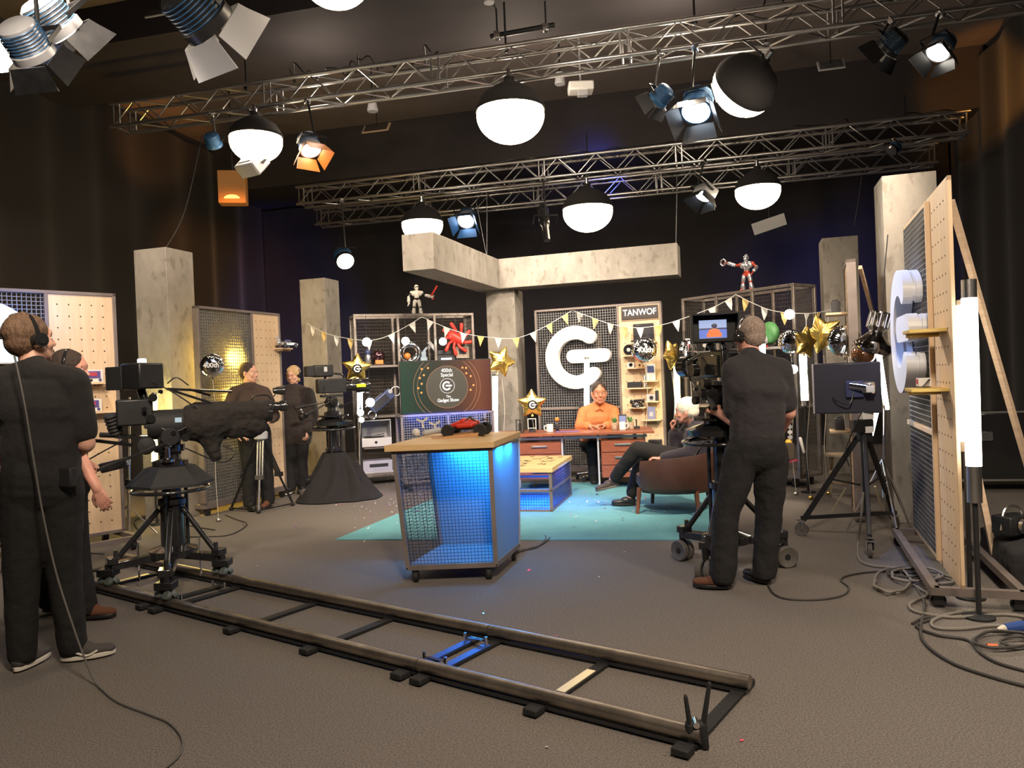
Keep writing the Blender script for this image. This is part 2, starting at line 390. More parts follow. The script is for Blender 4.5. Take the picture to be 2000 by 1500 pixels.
    def arm(s, mb, q, g=0, part=1.0, fore=0.0):
        j = s.j; b = s.k * s.b; S_, E, W = j['s' + q], j['e' + q], j['w' + q]
        e = S_.lerp(E, part); mb.cap(S_, e, .057 * b + g, (.057 - .014 * part) * b + g)
        if part >= 1:
            if fore: mb.cap(E, E.lerp(W, fore), .044 * b + g, (.043 - .013 * fore) * b + g * 1.1)
    def leg(s, mb, q, g=0, to=1.0, cuff=0):
        j = s.j; b = s.k * (1 + (s.b - 1) * .6); H_, K, A_ = j['h' + q], j['k' + q], j['a' + q]
        mb.cap(H_, K, .092 * b + g, .058 * b + g); e = K.lerp(A_, to)
        c = K.lerp(A_, .3); mb.cap(K, c, .057 * b + g, .056 * b + g); mb.cap(c, e, .056 * b + g, .038 * b + g + cuff)
    def body(s, parent, m, voxel=.0065):
        j = s.j; b = s.k; mb = MB(); s.head_mb(mb)
        hc = s.HM @ V((0, -.012, -.03)); mb.cap(j['neck'] - V((0, 0, .03)), hc, .060 * b * s.b, .052 * b)
        s.torso(mb)
        for q in 'rl':
            s.arm(mb, q, 0, 1.0, 1.0); s.hand_mb(mb, q); s.leg(mb, q)
            f = s.j['f' + q].normalized(); a = j['a' + q]; n_ = f.cross(V((0, 0, 1))).normalized().cross(f).normalized(); mb.cap(a, a - n_ * .035 * b, .032 * b); mb.cap(a - n_ * .035 * b, a + f * .13 * b - n_ * .045 * b, .028 * b, .018 * b)
        o = blend(mb, 'body', m, parent, voxel, 3)
        return o
    def shirt(s, parent, m, name='shirt', sleeve=.72, fore=0, g=.013, low=.0, dis=.012, collar=True, skirt=0):
        mb = MB(); s.torso(mb, g, low=True)
        j = s.j
        mb.cap(j['neck'] - V((0, 0, .02)), j['neck'] + V((0, 0, .012 if collar else 0)), .062 * s.k * s.b + g * .6)
        for q in 'rl': s.arm(mb, q, g + .004, sleeve if not fore else 1.0, fore)
        lat = (j['sr'] - j['sl']).normalized(); b = s.b * s.k; fw = (j['chest'] - j['belly']).cross(lat).normalized()
        for q in (-1, 1): mb.cap(j['chest'] + lat * .050 * b * q, j['pelvis'] + lat * .052 * b * q, .104 * b + g, .104 * b + g, k=.95, hint=fw)
        if skirt:
            for q in 'rl': mb.cap(j['h' + q], j['h' + q].lerp(j['k' + q], skirt), .105 * s.k * s.b + g, .10 * s.k + g)
        return blend(mb, name, m, parent, .010, 5, dis, .12)
    def trousers(s, parent, m, g=.014, to=1.0, cuff=.012, dis=.012):
        mb = MB(); j = s.j; b = s.k * s.b; lat = (j['hr'] - j['hl']).normalized()
        mb.cap(j['pelvis'] - lat * .045 * b, j['pelvis'] + lat * .045 * b, .112 * b + g)
        mb.cap(j['hr'].lerp(j['pelvis'], .3), j['hl'].lerp(j['pelvis'], .3), .110 * b + g)
        for q in 'rl': s.leg(mb, q, g, to, cuff)
        o = blend(mb, 'trousers', m, parent, .010, 5, dis, .10)
        for v in o.data.vertices:
            if v.co.z < .045: v.co.z = .045
        return o
    def shoe(s, parent, q, up, sole, tilt=0, lab=None):
        j = s.j; b = s.k; f = V(j['f' + q]); f = f.normalized(); a = j['a' + q]
        lat = f.cross(V((0, 0, 1))).normalized(); n = lat.cross(f).normalized()
        base = a - n * (.068 * b)
        mb = MB(); h = base - f * .022 * b; t = base + f * .19 * b
        mb.cap(h + n * .045, base + f * .06 * b + n * .045, .040 * b, .040 * b, k=1); mb.cap(base + f * .05 * b + n * .035, t - f * .03 * b + n * .028, .042 * b, .034 * b, k=.75, hint=n)
        mb.cap(a - n * .01, base + n * .05, .045 * b, .042 * b)
        o = blend(mb, 'shoe', up, parent, .007, 3)
        ms = MB(); A = Matrix((lat, f, n)).transposed().to_4x4(); A.translation = base
        pts = []
        for i in range(24):
            th = 2 * pi * i / 24; x = .043 * sin(th); y = .068 - .125 * cos(th) ; x *= 1.0 + .10 * (y > .08)
            pts.append((x * b, y * b))
        ms.prism(pts, .022 * b, A, -.004)
        so = ms.build('sole', sole, o, bevel=.004)
        if lab: so['label'] = lab
        return o
    def place(s, x, y, z): return s.HM @ V((x, y, z))
    def hair(s, parent, m, size=1.0, back=.0, name='hair', dis=.006, prims=None, fringe=0, lab=None):
        mb = MB(s.HM); g = .012 * size
        mb.sph((0, -.022, .042), (.077 + g, .096 + g, .084 + g), 24)
        mb.sph((0, -.050, -.005), (.070 + g * .8, .062 + g, .075), 20); mb.sph((0, .008, .074), (.058 + g * .5, .060 + g * .5, .042 + g), 18)
        if fringe: mb.cap((-.04, .045, .082), (.04, .045, .082), .026 * fringe, n=12)
        if back: mb.cap((0, -.055, 0), (0, -.05, -.05 - back), .062, .045)
        for p in prims or (): mb.cap(*p)
        o = blend(mb, name, m, parent, .006, 2, dis, .03)
        if lab: o['label'] = lab
        return o
    def eyes(s, parent, white_m, iris_m):
        for q in (-1, 1):
            mb = MB(s.HM); mb.sph((q * .031, .0805, .001), (.0115, .0075, .0055), 14); mb.mi = 1; mb.sph((q * .031, .0855, .001), (.0052, .0035, .0050), 10)
            mb.build('eye', [white_m, iris_m], parent)
            MB(s.HM).cap((q * .019, .089, .020), (q * .044, .080, .022), .0042, .003).build('eyebrow', iris_m, parent)
    def headset(s, parent, m, mic=True, boom_side=-1):
        """worn headphones: band over the crown and two ear cups"""
        mb = MB(s.HM); n = 18
        for q in (-1, 1):
            mb.cyl((q * .078, -.005, -.005), (q * .108, -.005, -.005), .040, .034, 20); mb.cyl((q * .106, -.005, -.005), (q * .114, -.005, -.005), .026, .02, 16)
        mb.tube([V((.101 * sin(t), -.012, .004 + .128 * cos(t))) for t in [pi * (-.5 + i / n) for i in range(n + 1)]], .010, 8, k=.5)
        if mic: mb.tube(cr([(boom_side * .105, .02, -.02), (boom_side * .09, .08, -.06), (boom_side * .04, .115, -.065)], 5), .0035, 6); mb.sph((boom_side * .035, .117, -.065), .009, 8)
        return mb.build('headphones', m, parent)
# ---------------------------------------------------------------- room shell
carpet = mat('speckled_carpet', (.078, .068, .060), .95, col2=(.235, .205, .180), var=1, vs=130, bump=.45, bs=210, bdist=.015, detail=3)
drape = mat('black_drape', (.016, .014, .015), .95, sheen=.15, bump=.15, bs=30)
ceilm = mat('dark_taupe_ceiling', (.20, .165, .15), .85, var=.12, vs=1.5)
beamm = mat('dark_bulkhead', (.040, .034, .036), .8, var=.15, vs=1.2)
RU = V((.9703, -.2419, 0)); RV = V((.2419, .9703, 0))
def RM(a, b, z=0): return RU * a + RV * b + V((0, 0, z))
AL, AR, BN, BB, ZC = -9.1, 4.35, -3.0, 14.7, 6.2
mb = MB(); mb.add([RM(AL - .3, BN, 0), RM(AR + .3, BN, 0), RM(AR + .3, BB + .3, 0), RM(AL - .3, BB + .3, 0)] + [RM(AL - .3, BN, -.15), RM(AR + .3, BN, -.15), RM(AR + .3, BB + .3, -.15), RM(AL - .3, BB + .3, -.15)],
    [(0, 1, 2, 3), (7, 6, 5, 4), (0, 4, 5, 1), (1, 5, 6, 2), (2, 6, 7, 3), (3, 7, 4, 0)])
struct(mb, 'floor', carpet, smooth=0)
def rbox(mb, a0, a1, b0, b1, z0, z1):
    q = [RM(a, b, z) for a in (a0, a1) for b in (b0, b1) for z in (z0, z1)]
    mb.add(q, [(0, 1, 3, 2), (4, 6, 7, 5), (0, 4, 5, 1), (2, 3, 7, 6), (0, 2, 6, 4), (1, 5, 7, 3)]); return mb
struct(rbox(MB(), AL - .3, AR + .3, BN, BB + .3, ZC, ZC + .2), 'ceiling', ceilm, smooth=0)
for b0, b1, z0 in ((13.0, 14.7, 5.25), (7.9, 9.5, 5.72), (5.2, 6.3, 5.8), (1.5, 3.2, 5.8)):
    struct(rbox(MB(), AL, AR, b0, b1, z0, ZC), 'trim_1', beamm, smooth=0)
def curtain(p0, p1, z0, z1, name):
    p0, p1 = V(p0), V(p1); L_ = (p1 - p0).length; d = (p1 - p0) / L_; n = V((-d.y, d.x, 0)); N = int(L_ / .045); vs = []; fs = []
    random.seed(7); ph = 0
    for i in range(N + 1):
        ph += .30 + .22 * noise.noise((i * .05, 3, 0)); x = i / N * L_
        off = .045 * sin(ph) + .02 * noise.noise((i * .1, 0, 5))
        for z, k in ((z0, 1.25), ((z0 + z1) / 2, 1), (z1, .6)): q = p0 + d * x + n * off * k; vs.append((q.x, q.y, z))
    for i in range(N):
        for k in (0, 1): a = i * 3 + k; fs.append((a, a + 3, a + 4, a + 1))
    mb = MB(); mb.add(vs, fs); return struct(mb, name, drape, smooth=60)
rbox(wb := MB(), AL - .3, AR + .3, BB + .05, BB + .3, 0, ZC); struct(wb, 'wall_back', beamm, smooth=0)
rbox(wb := MB(), AL - .3, AL - .08, BN, BB, 0, ZC); struct(wb, 'wall_left', beamm, smooth=0)
rbox(wb := MB(), AR + .08, AR + .3, BN, BB, 0, ZC); struct(wb, 'wall_right', beamm, smooth=0)
rbox(wb := MB(), AL - .3, AR + .3, BN - .2, BN, 0, ZC); struct(wb, 'wall_front', beamm, smooth=0)
for p0, p1, nm in ((RM(AL + .1, BB - .15), RM(AR - .1, BB - .15), 'back'), (RM(AL + .1, 1.5), RM(AL + .1, BB - .2), 'left'), (RM(AR - .06, BB - .2), RM(AR - .06, 4.0), 'right')):
    c = curtain(p0, p1, .01, 5.2 if nm == 'back' else 6.0, 'drape_curtain')
    del c['kind']; tag(c, 'black floor-length stage drape hanging along the %s wall' % nm, 'curtain'); recenter(c)
# ---------------------------------------------------------------- concrete-look pillars and canopy
conc = bpy.data.materials.new('board_marked_concrete'); conc.use_nodes = True
nt = conc.node_tree; N = nt.nodes; Lk = nt.links; b = N['Principled BSDF']; b.inputs['Roughness'].default_value = .8
tc = N.new('ShaderNodeTexCoord'); mp = N.new('ShaderNodeMapping'); mp.inputs['Scale'].default_value = (1, 1, .55); Lk.new(tc.outputs['Object'], mp.inputs[0])
n1 = N.new('ShaderNodeTexNoise'); n1.inputs['Scale'].default_value = 3.2; n1.inputs['Detail'].default_value = 9; n1.inputs['Roughness'].default_value = .72; Lk.new(mp.outputs[0], n1.inputs[0])
r1 = N.new('ShaderNodeValToRGB'); r1.color_ramp.elements[0].position = .30; r1.color_ramp.elements[1].position = .66
r1.color_ramp.elements[0].color = (.19, .17, .145, 1); r1.color_ramp.elements[1].color = (.32, .29, .25, 1); Lk.new(n1.outputs[0], r1.inputs[0])
n2 = N.new('ShaderNodeTexNoise'); n2.inputs['Scale'].default_value = 11; n2.inputs['Detail'].default_value = 6; Lk.new(mp.outputs[0], n2.inputs[0])
r2 = N.new('ShaderNodeValToRGB'); r2.color_ramp.elements[0].position = .36; r2.color_ramp.elements[1].position = .43; r2.color_ramp.elements[0].color = (.5, .47, .43, 1); Lk.new(n2.outputs[0], r2.inputs[0])
mx = N.new('ShaderNodeMixRGB'); mx.blend_type = 'MULTIPLY'; mx.inputs[0].default_value = .5; Lk.new(r1.outputs[0], mx.inputs[1]); Lk.new(r2.outputs[0], mx.inputs[2]); Lk.new(mx.outputs[0], b.inputs['Base Color'])
bp = N.new('ShaderNodeBump'); bp.inputs['Strength'].default_value = .25; Lk.new(n2.outputs[0], bp.inputs['Height']); Lk.new(bp.outputs[0], b.inputs['Normal'])
PR = radians(-17)
def pillar(x, y, h, label, side=.43):
    mb = MB(); mb.box((0, 0, h / 2), (side, side, h)); o = mb.build('concrete_pillar', conc, bevel=.006); o.location = (x, y, 0); o.rotation_euler.z = PR
    return tag(o, label, 'pillar', 'concrete pillars around the set')
def pc(px, py, d, z=0): q = P(px, py, d); return q.x, q.y
pillar(*pc(331, 755, 8.55), 3.0, 'tall speckled concrete pillar beside the left pegboard, behind the draped lens camera')
pillar(*pc(632, 752, 11.75), 3.05, 'concrete pillar behind the cloth-covered camera pedestal, next to the left glass shelves')
pillar(-.06, 11.38, 2.72, 'central concrete pillar holding up the raised angled beams', .44)
pillar(*pc(1645, 712, 10.0), 3.07, 'concrete pillar behind the gold and silver balloons and the monitor on its stand')
pillar(*pc(1778, 707, 6.85), 3.07, 'wide concrete pillar directly behind the right-hand lattice flat, nearest on the right')
cv = thing('concrete_canopy', 'two raised concrete beams meeting at a corner above the central pillar', 'canopy', (-.13, 11.0, 2.72), radians(-18))
mb = MB(); mb.box((1.275, .2, .215), (2.55, .40, .43)); mb.build('beam', conc, cv, bevel=.006)
mb = MB(); mb.box((-.201, -.96, .215), (.40, 2.72, .43)); mb.build('beam', conc, cv, bevel=.006)
def hang(p0, p1, label, r=.004, sag=0):
    p0, p1 = V(p0), V(p1); m = p0.lerp(p1, .5); m.z -= sag
    return one(MB().tube(cr([p0, m, p1], 6), r, 6), 'suspension_cable', wire, label, 'cable')
hang(P(950, 498, 10.6), P(930, 395, 10.6), 'steel wire from the truss to the raised concrete beam, left strand of a pair')
hang(P(951, 498, 10.6), P(951, 380, 10.6), 'steel wire dropping straight to the concrete beam, right strand of a pair')
hang(P(1320, 482, 10.5), P(1322, 340, 10.5), 'pale steel wire above the right end of the raised beam', .006)
hang(V((*P(331, 755, 8.55).xy, 3.0)), P(395, 262, 9.6), 'thin curved wire from the left concrete pillar up to the near truss', .006, .25)
hang(P(1668, 440, 9.9), P(1683, 345, 9.9), 'thin wire above the concrete pillar behind the balloons', .004, .03)
# ---------------------------------------------------------------- lighting trusses
def truss(A, B, label, h=.29, w_=.29, lite=False):
    A, B = V(A), V(B); L_ = (B - A).length; t = thing('lighting_truss', label, 'truss', A, atan2(B.y - A.y, B.x - A.x), 'aluminium lighting trusses')
    for y in (0, w_):
        for z in (0, h): MB().cyl((-.05, y, z), (L_ + .05, y, z), .0255).build('chord', alu, t)
    n = int(L_ / .30); s = L_ / n; br = MB()
    for i in range(n):
        x0, x1 = i * s, (i + 1) * s; e = i % 2
        for y in (0, w_): br.cyl((x0, y, h if e else 0), (x1, y, 0 if e else h), .0095, n=6)
        br.cyl((x0, 0 if e else w_, 0), (x1, w_ if e else 0, 0), .0095, n=6)
        if not lite: br.cyl((x0, 0 if e else w_, h), (x1, w_ if e else 0, h), .0095, n=6)
        if i % 7 == 0:
            for y in (0, w_): br.cyl((x0, y, 0), (x0, y, h), .013, n=6); br.cyl((x0 + .09, y, 0), (x0 + .09, y, h), .013, n=6)
    for x in (0, L_):
        for y in (0, w_): br.cyl((x, y, 0), (x, y, h), .013, n=6)
        for z in (0, h): br.cyl((x, 0, z), (x, w_, z), .013, n=6)
    br.build('bracing', alu, t, kind='stuff'); return t
T1A = V((-4.97, 9.75, 4.85)); T1B = V((6.1, 7.06, 4.85))
T2A = V((-3.53, 13.05, 4.55)); T2B = V((6.40, 10.46, 4.56))
T3A = V((-3.62, 14.6, 4.52)); T3B = V((6.73, 11.85, 4.62))
truss(T1A, T1B, 'nearest aluminium box truss crossing the whole top of the studio')
truss(T2A, T2B, 'middle aluminium box truss, upper one of the two running behind the round lanterns')
truss(T3A, T3B, 'farthest aluminium box truss, lower one hung over the raised concrete beams')
def on(Ta, Tb, px, dz=0):
    """point on a truss line above photo column px"""
    lo, hi = 0.0, 1.0
    for _ in range(40):
        m = (lo + hi) / 2; q = Ta.lerp(Tb, m); v = q - CO; x = 1000 + FPX * v.dot(cR) / v.dot(cF)
        if x < px: lo = m
        else: hi = m
    q = Ta.lerp(Tb, lo); return V((q.x, q.y, q.z + dz))
for i, (Ta, Tb, xs) in enumerate(((T1A, T1B, (475, 990, 1365)), (T2A, T2B, (1150, 1780)), (T3A, T3B, (760, 1500)))):
    for k, px in enumerate(xs):
        q = on(Ta, Tb, px, .29); z1 = 5.2 if i else 5.7
        r_ = MB(); r_.cyl(q + V((0, .145, 0)), (q.x, q.y + .145, z1), .012, n=8); r_.sph((q.x, q.y + .145, q.z + .02), .035, 10)
        one(r_, 'truss_hanger', black, 'black hanging rod above the %s truss, %s' % (('near', 'middle', 'far')[i], ('left', 'centre', 'right')[k] if len(xs) == 3 else ('left', 'right')[k]), 'hanger')
# cables bundled on the near truss
random.seed(4)
def loops(Ta, Tb, x0, x1, nn, lab, dz=.338):
    pts = []
    for i in range(nn):
        q = on(Ta, Tb, x0 + (x1 - x0) * i / (nn - 1), dz); pts.append(q + V((random.uniform(-.04, .04), random.uniform(.0, .28), random.uniform(0, .03) if nn == 40 else random.choice((0, 0, random.uniform(.03, .16))))))
    one(MB().tube(cr(pts, 5), .009, 6), 'cable_bundle', black, lab, 'cable')
loops(T1A, T1B, 640, 860, 26, 'tangled black cable lying along the near truss, left of centre')
loops(T1A, T1B, 560, 700, 14, 'black cable looped through the near truss above the left lantern')
loops(T1A, T1B, 1340, 1560, 18, 'black cable looped on the near truss over the bright cluster')
loops(T1A, T1B, 1700, 1990, 20, 'heavy black cable loom on the far right of the near truss')
loops(T2A, T2B, 620, 1880, 40, 'black cable running the length of the middle truss')
# ---------------------------------------------------------------- ceiling fittings
def ceil_z(p):
    b_ = p[0] * .2419 + p[1] * .9703
    return min([ZC] + [z for b0, b1, z in ((13.0, 14.7, 5.25), (7.9, 9.5, 5.72), (5.2, 6.3, 5.8), (1.5, 3.2, 5.8)) if b0 < b_ < b1 and z > p[2]])
dlm = glow('downlight_glass', (1, .9, .8), 1.2)
for k, (px, py, lab) in enumerate(((492, 76, 'left of the near truss'), (728, 218, 'behind the near truss at left'), (955, 6, 'at the top centre'), (1094, 165, 'beside the white ceiling box'), (1497, 108, 'right of the black shaded lantern'))):
    q = P(px, py, 8.2 if py < 90 and px < 1000 else 10.6); r_ = .07 if q.y > 9 else .055
    t = thing('downlight', 'small white ceiling downlight ' + lab, 'light', q, 0, 'ceiling downlights')
    MB().lathe([(r_, 0), (r_ * 1.1, .02), (r_ * .8, .12), (r_ * .8, .16)], 20).build('can', lgrey, t)
    MB().lathe([(.001, .004), (r_ * .85, .002)], 20).build('lens', dlm, t)
    MB().cyl((0, 0, .15), (0, 0, max(.18, ceil_z(q) - q.z)), .012, n=8).build('stem', black, t)
t = thing('wireless_access_box', 'white ceiling-hung box between the lanterns behind the near truss', 'device', P(1134, 172, 10.4))
MB().box((0, 0, 0), (.34, .26, .12)).build('case', white, t, bevel=.02); MB().box((.02, -.05, -.09), (.14, .12, .08)).build('foot', lgrey, t, bevel=.01)
MB().cyl((0, 0, .06), (0, 0, ceil_z(t.location) - t.location.z), .012, n=8).build('stem', lgrey, t)
for px, py, d, w_, h_, lab, m in ((1623, 127, 10.2, .34, .22, 'pale square ceiling vent on the right behind the near truss', lgrey), (735, 250, 12.0, .45, .20, 'yellowish ceiling panel hanging left of centre under the near truss', plyedge), (308, 26, 8.0, .26, .12, 'pale ceiling vent at upper left beside the big grey lamp', lgrey)):
    t = thing('ceiling_vent', lab, 'vent', P(px, py, d), radians(-14)); A = rotm(radians(-40), 0, 0)
    MB(A).box((0, 0, 0), (w_, .02, h_)).build('frame', m, t, bevel=.004)
    q = MB(A)
    for k in range(6): q.box((0, -.014, -h_ * .38 + k * h_ * .15), (w_ * .86, .012, .010))
    q.build('slats', dgrey, t); MB().cyl((0, .02, 0), (0, .02, ceil_z(t.location) - t.location.z), .008, n=6).build('stem', black, t)
# pan rail with clamps in front of the ceiling
t = thing('pan_rail', 'short black pipe with two silver clamps under the ceiling above centre', 'rail', P(1020, 62, 8.8), radians(-14))
MB().cyl((-.38, 0, 0), (.38, 0, .02), .03).build('pipe', black, t)
for x in (-.30, .28): MB().box((x, 0, 0), (.07, .09, .09)).build('clamp', chrome, t, bevel=.01); MB().cyl((x, 0, 0), (x, 0, ceil_z(t.location) - t.location.z), .010, n=6).build('stem', black, t)
# ---------------------------------------------------------------- dolly track
tk = V((G(1370, 1440, .05) - G(178, 1140, .05)).to_tuple()); n_end = G(1370, 1440, .05); f_end = G(1500, 1343, .05)
td = (G(1370, 1440, .05) - G(178, 1140, .05)); td.z = 0; td.normalize()
tn = V((-td.y, td.x, 0)); gauge = (f_end - n_end).dot(tn)
railm = mat('worn_dark_steel_rail', (.30, .26, .22), .34, metal=.85, var=.25, vs=7, stretch=(1, 1, 1))
blue = mat('blue_anodised_bar', (.03, .09, .42), .4, metal=.3); brass = mat('pale_gold_plate', (.75, .66, .46), .3, metal=.8)
def sec(x0, x1, sleepers, label):
    """x measured back from the near end of the track"""
    t = thing('dolly_track', label, 'track', (n_end.x - td.x * x1, n_end.y - td.y * x1, 0), atan2(td.y, td.x), 'camera track sections on the carpet')
    L_ = x1 - x0
    for y in (0, gauge): MB().tube([(0, y, .058), (L_, y, .058)], .030, 20).build('rail', railm, t); 
    for y in (0, gauge): MB().box((L_ / 2, y, .020), (L_ - .02, .052, .012)).build('rail_foot', dgrey, t)
    for s, mm in sleepers:
        x = L_ - (s - x0); b = MB(); b.box((x, gauge / 2, .014), (.055, gauge + .20, .012)); b.mi = 1
        b.box((x, gauge / 2, .0225), (.046, gauge * (.62 if mm is blue else .5), .005)) if mm else None
        so = b.build('sleeper', [matte, mm or matte], t)
        for y in (-.07, gauge + .07): MB().box((x, y, .022), (.07, .07, .03)).build('sleeper_end', matte, t, bevel=.006)
    return t
def sx(px, py): return -(G(px, py, .02) - n_end).dot(td)
a1, a2 = sx(825, 1325), sx(790, 1314); b1 = sx(610, 1267); b2 = sx(465, 1226); c1 = sx(318, 1187); c2 = sx(292, 1181)
sec(0, (a1 + a2) / 2 - .002, [(sx(1335, 1457) if 0 else .045, None), (sx(1045, 1386), brass), (a1, blue)], 'nearest camera track section with a spring clamp on its end')
sec((a1 + a2) / 2 + .002, (c1 + c2) / 2 - .002, [(a2, blue), (b1, None), (b2, None), (c1, None)], 'middle camera track section between the two joints')
sec((c1 + c2) / 2 + .002, 5.35, [(c2, None), (4.6, brass), (5.2, None)], 'farthest camera track section, under the big camera dolly')
def turnbuckle(xx, y, lab):
    q = n_end - td * xx + tn * y; t = thing('track_turnbuckle', lab, 'clamp', (q.x, q.y, .03), atan2(td.y, td.x))
    MB().cyl((-.06, 0, .018), (.06, 0, .018), .006, n=8).build('rod', chrome, t)
    for s in (-.07, .07): MB().cyl((s, 0, -.004), (s, 0, .04), .009, n=10).build('stud', chrome, t)
    b = MB(); b.box((0, .009, .018), (.09, .005, .008)); b.box((0, -.009, .018), (.09, .005, .008)); b.build('frame', chrome, t)
xm = (a1 + a2) / 2; turnbuckle(xm, gauge * .2, 'chrome turnbuckle joining the blue bars at the near rail'); turnbuckle(xm, gauge * .78, 'chrome turnbuckle joining the blue bars at the far rail')
xm = (c1 + c2) / 2; turnbuckle(xm, gauge * .2, 'chrome turnbuckle between rails close to the dolly, near rail side'); turnbuckle(xm, gauge * .78, 'chrome turnbuckle between rails close to the dolly, far rail side')
q = n_end - td * .02
t = thing('spring_clamp', 'black spring clamp gripping the near end of the camera track', 'clamp', (q.x, q.y, 0), atan2(td.y, td.x) + .5)
MB().cap((-.015, 0, .03), (-.035, -.01, .20), .018, .011, k=.7).build('handle', matte, t); MB().cap((.015, 0, .03), (.055, .0, .245), .018, .011, k=.7).build('handle', matte, t)
b = MB(); b.cap((-.02, 0, .09), (-.02, 0, .012), .022, .016); b.cap((.02, 0, .09), (.03, 0, .010), .022, .016); b.build('jaw', matte, t); MB().cyl((0, -.025, .10), (0, .025, .10), .012, n=12).build('spring', chrome, t)
# ---------------------------------------------------------------- scenery flats
def onplane(o, px, py, yo=0.0):
    """local (x, z) of the photo pixel on the plane y = yo of a thing"""
    I = parent_matrix(o).inverted(); a = I @ CO; d = (I.to_3x3() @ pdir(px, py)); t = (yo - a.y) / d.y; q = a + d * t
    return q.x, q.z
hole = mat('peg_hole', (.03, .02, .015), .9)
signglow = glow('lit_sign_face', (1.0, .92, .72), 1.25)
tubeglow = glow('tube_lamp_white', (1, .96, .88), 9.0); tubeyel = glow('tube_lamp_yellow', (1, .84, .34), 9.0)
bulbglow = glow('globe_bulb_glass', (1, .95, .84), 14.0)
def caster(parent, x, y, r=.05, z=None, name='caster'):
    b = MB(); b.cyl((x - .014, y, r), (x + .014, y, r), r, n=20); o = b.build(name, tyre, parent)
    c = MB(); c.box((x - .02, y, r * 1.2), (.005, r * 1.3, r * 1.6)); c.box((x + .02, y, r * 1.2), (.005, r * 1.3, r * 1.6)); c.box((x, y, r * 2.05), (.05, .06, .012)); c.build('fork', dgrey, o)
    return o
def flat(A, B, zt, zb, pegw, pegside, label, cross=.96, cell=.036, base=True, framem=None, fd=.08, py=-.02, bd=(.38, .34)):
    A, B = V(A), V(B); W = (B - A).length; fm = framem or rustic
    t = thing('scenery_flat', label, 'flat', (A.x, A.y, 0), atan2(B.y - A.y, B.x - A.x), 'wheeled plywood and lattice flats')
    b = MB()
    for x in (.015, W - .015): b.box((x, 0, (zt + zb) / 2), (.03, fd, zt - zb))
    for z in (zb + .015, zt - .015): b.box((W / 2, 0, z), (W, fd, .03))
    lx0, lx1 = (.03, W - pegw) if pegside == 'r' else (pegw, W - .03)
    px0, px1 = (W - pegw, W - .03) if pegside == 'r' else (.03, pegw)
    if lx1 - lx0 > .1:
        b.box((lx1 if pegside == 'r' else lx0, 0, (zt + zb) / 2), (.03, .08, zt - zb - .06)); b.box(((lx0 + lx1) / 2, 0, cross), (lx1 - lx0, .07, .035))
    b.build('frame', fm, t, bevel=.003)
    if lx1 - lx0 > .1:
        for z0, z1 in ((zb + .03, cross - .018), (cross + .018, zt - .03)):
            g = MB(); nu = max(2, round((lx1 - lx0) / cell)); nv = max(2, round((z1 - z0) / cell))
            g.grid((lx0, 0, z0), (lx1 - lx0, 0, 0), (0, 0, z1 - z0), nu, nv, .0055, .030); g.build('lattice', gridmetal, t, smooth=0)
    b = MB(); b.box(((px0 + px1) / 2, py, (zt + zb) / 2), (px1 - px0, .018, zt - zb - .06)); b.mi = 1
    nx = 5; nz = int((zt - zb - .1) / .105)
    for i in range(nx):
        for k in range(nz):
            x = px0 + (px1 - px0) * (i + .9) / (nx + .8); z = zt - .12 - k * .105; b.cyl((x, py - .0105, z), (x, py - .0092, z), .0065, n=10)
    b.build('pegboard', [ply, hole], t)
    if base:
        b = MB(); b.box((W / 2, -bd[0], zb - .015), (W, .045, .045)); b.box((W / 2, bd[1], zb - .015), (W, .045, .045))
        for x in (.022, W - .022): b.box((x, (bd[1] - bd[0]) / 2, zb - .015), (.045, bd[0] + bd[1], .045))
        b.build('base_frame', rustic, t)
        for x in (.06, W - .06):
            for y in (-bd[0] + .02, bd[1] - .02): caster(t, x, y, .042)
        b = MB(); b.bar((W * .5, .05, zt - .35), (W * .5, .34, zb), .035, .05, (1, 0, 0)); b.build('brace', plyedge, t)
    return t
def pegshelf(t, px, py, w_, dep=.14, m=None):
    """shelf whose top shows at a photo pixel; returns the local top centre"""
    x, z = onplane(t, px, py, -.03 - dep / 2); b = MB(); b.box((x, -.03 - dep / 2, z - .009), (w_, dep, .018))
    o = b.build('peg_shelf', m or ply, t, bevel=.002)
    p = MB()
    for s in (-.35, .35): p.cyl((x + s * w_, -.03, z - .03), (x + s * w_, -.03 - dep * .85, z - .03), .009, n=8)
    p.build('peg', plyedge, o)
    return V((x, -.03 - dep / 2, z))
# A: left flat beside the standing crew
R_ = G(243, 1037, .12); fA = flat((R_.x - 1.85 * .68, R_.y - 1.85 * .733), (R_.x, R_.y), 2.36, .12, .58, 'r', 'wheeled flat at the far left, blue-lit lattice beside a pegboard with handheld games')
# B: flat behind the two crew members
a = G(403, 985, .13); b_ = G(556, 950, .13); dB = (b_ - a).normalized(); fB = flat(tuple((b_ - dB * 1.42).xy) , tuple(b_.xy), 2.37, .12, .53, 'r', 'yellow-lit lattice flat with a pegboard end behind the dark-haired man and the headset woman', bd=(.02, .34))
# C: central flat with the big lit sign
fC = flat(tuple(P(1045, 608, 10.87).xy), tuple(P(1292, 590, 10.18).xy), 2.37, .12, .60, 'r', 'central lattice flat behind the desk carrying the big lit round sign', bd=(.08, .34))
# D: right flat seen edge-on
fD = flat(tuple(G(1788, 1034, .12).xy), tuple(G(1882, 1153, .12).xy), 2.46, .12, .57, 'r', 'tall bright-edged flat at the right seen almost edge-on, standing on a long wheeled base', fd=.022, py=-.004, framem=ply, bd=(.14, .30))
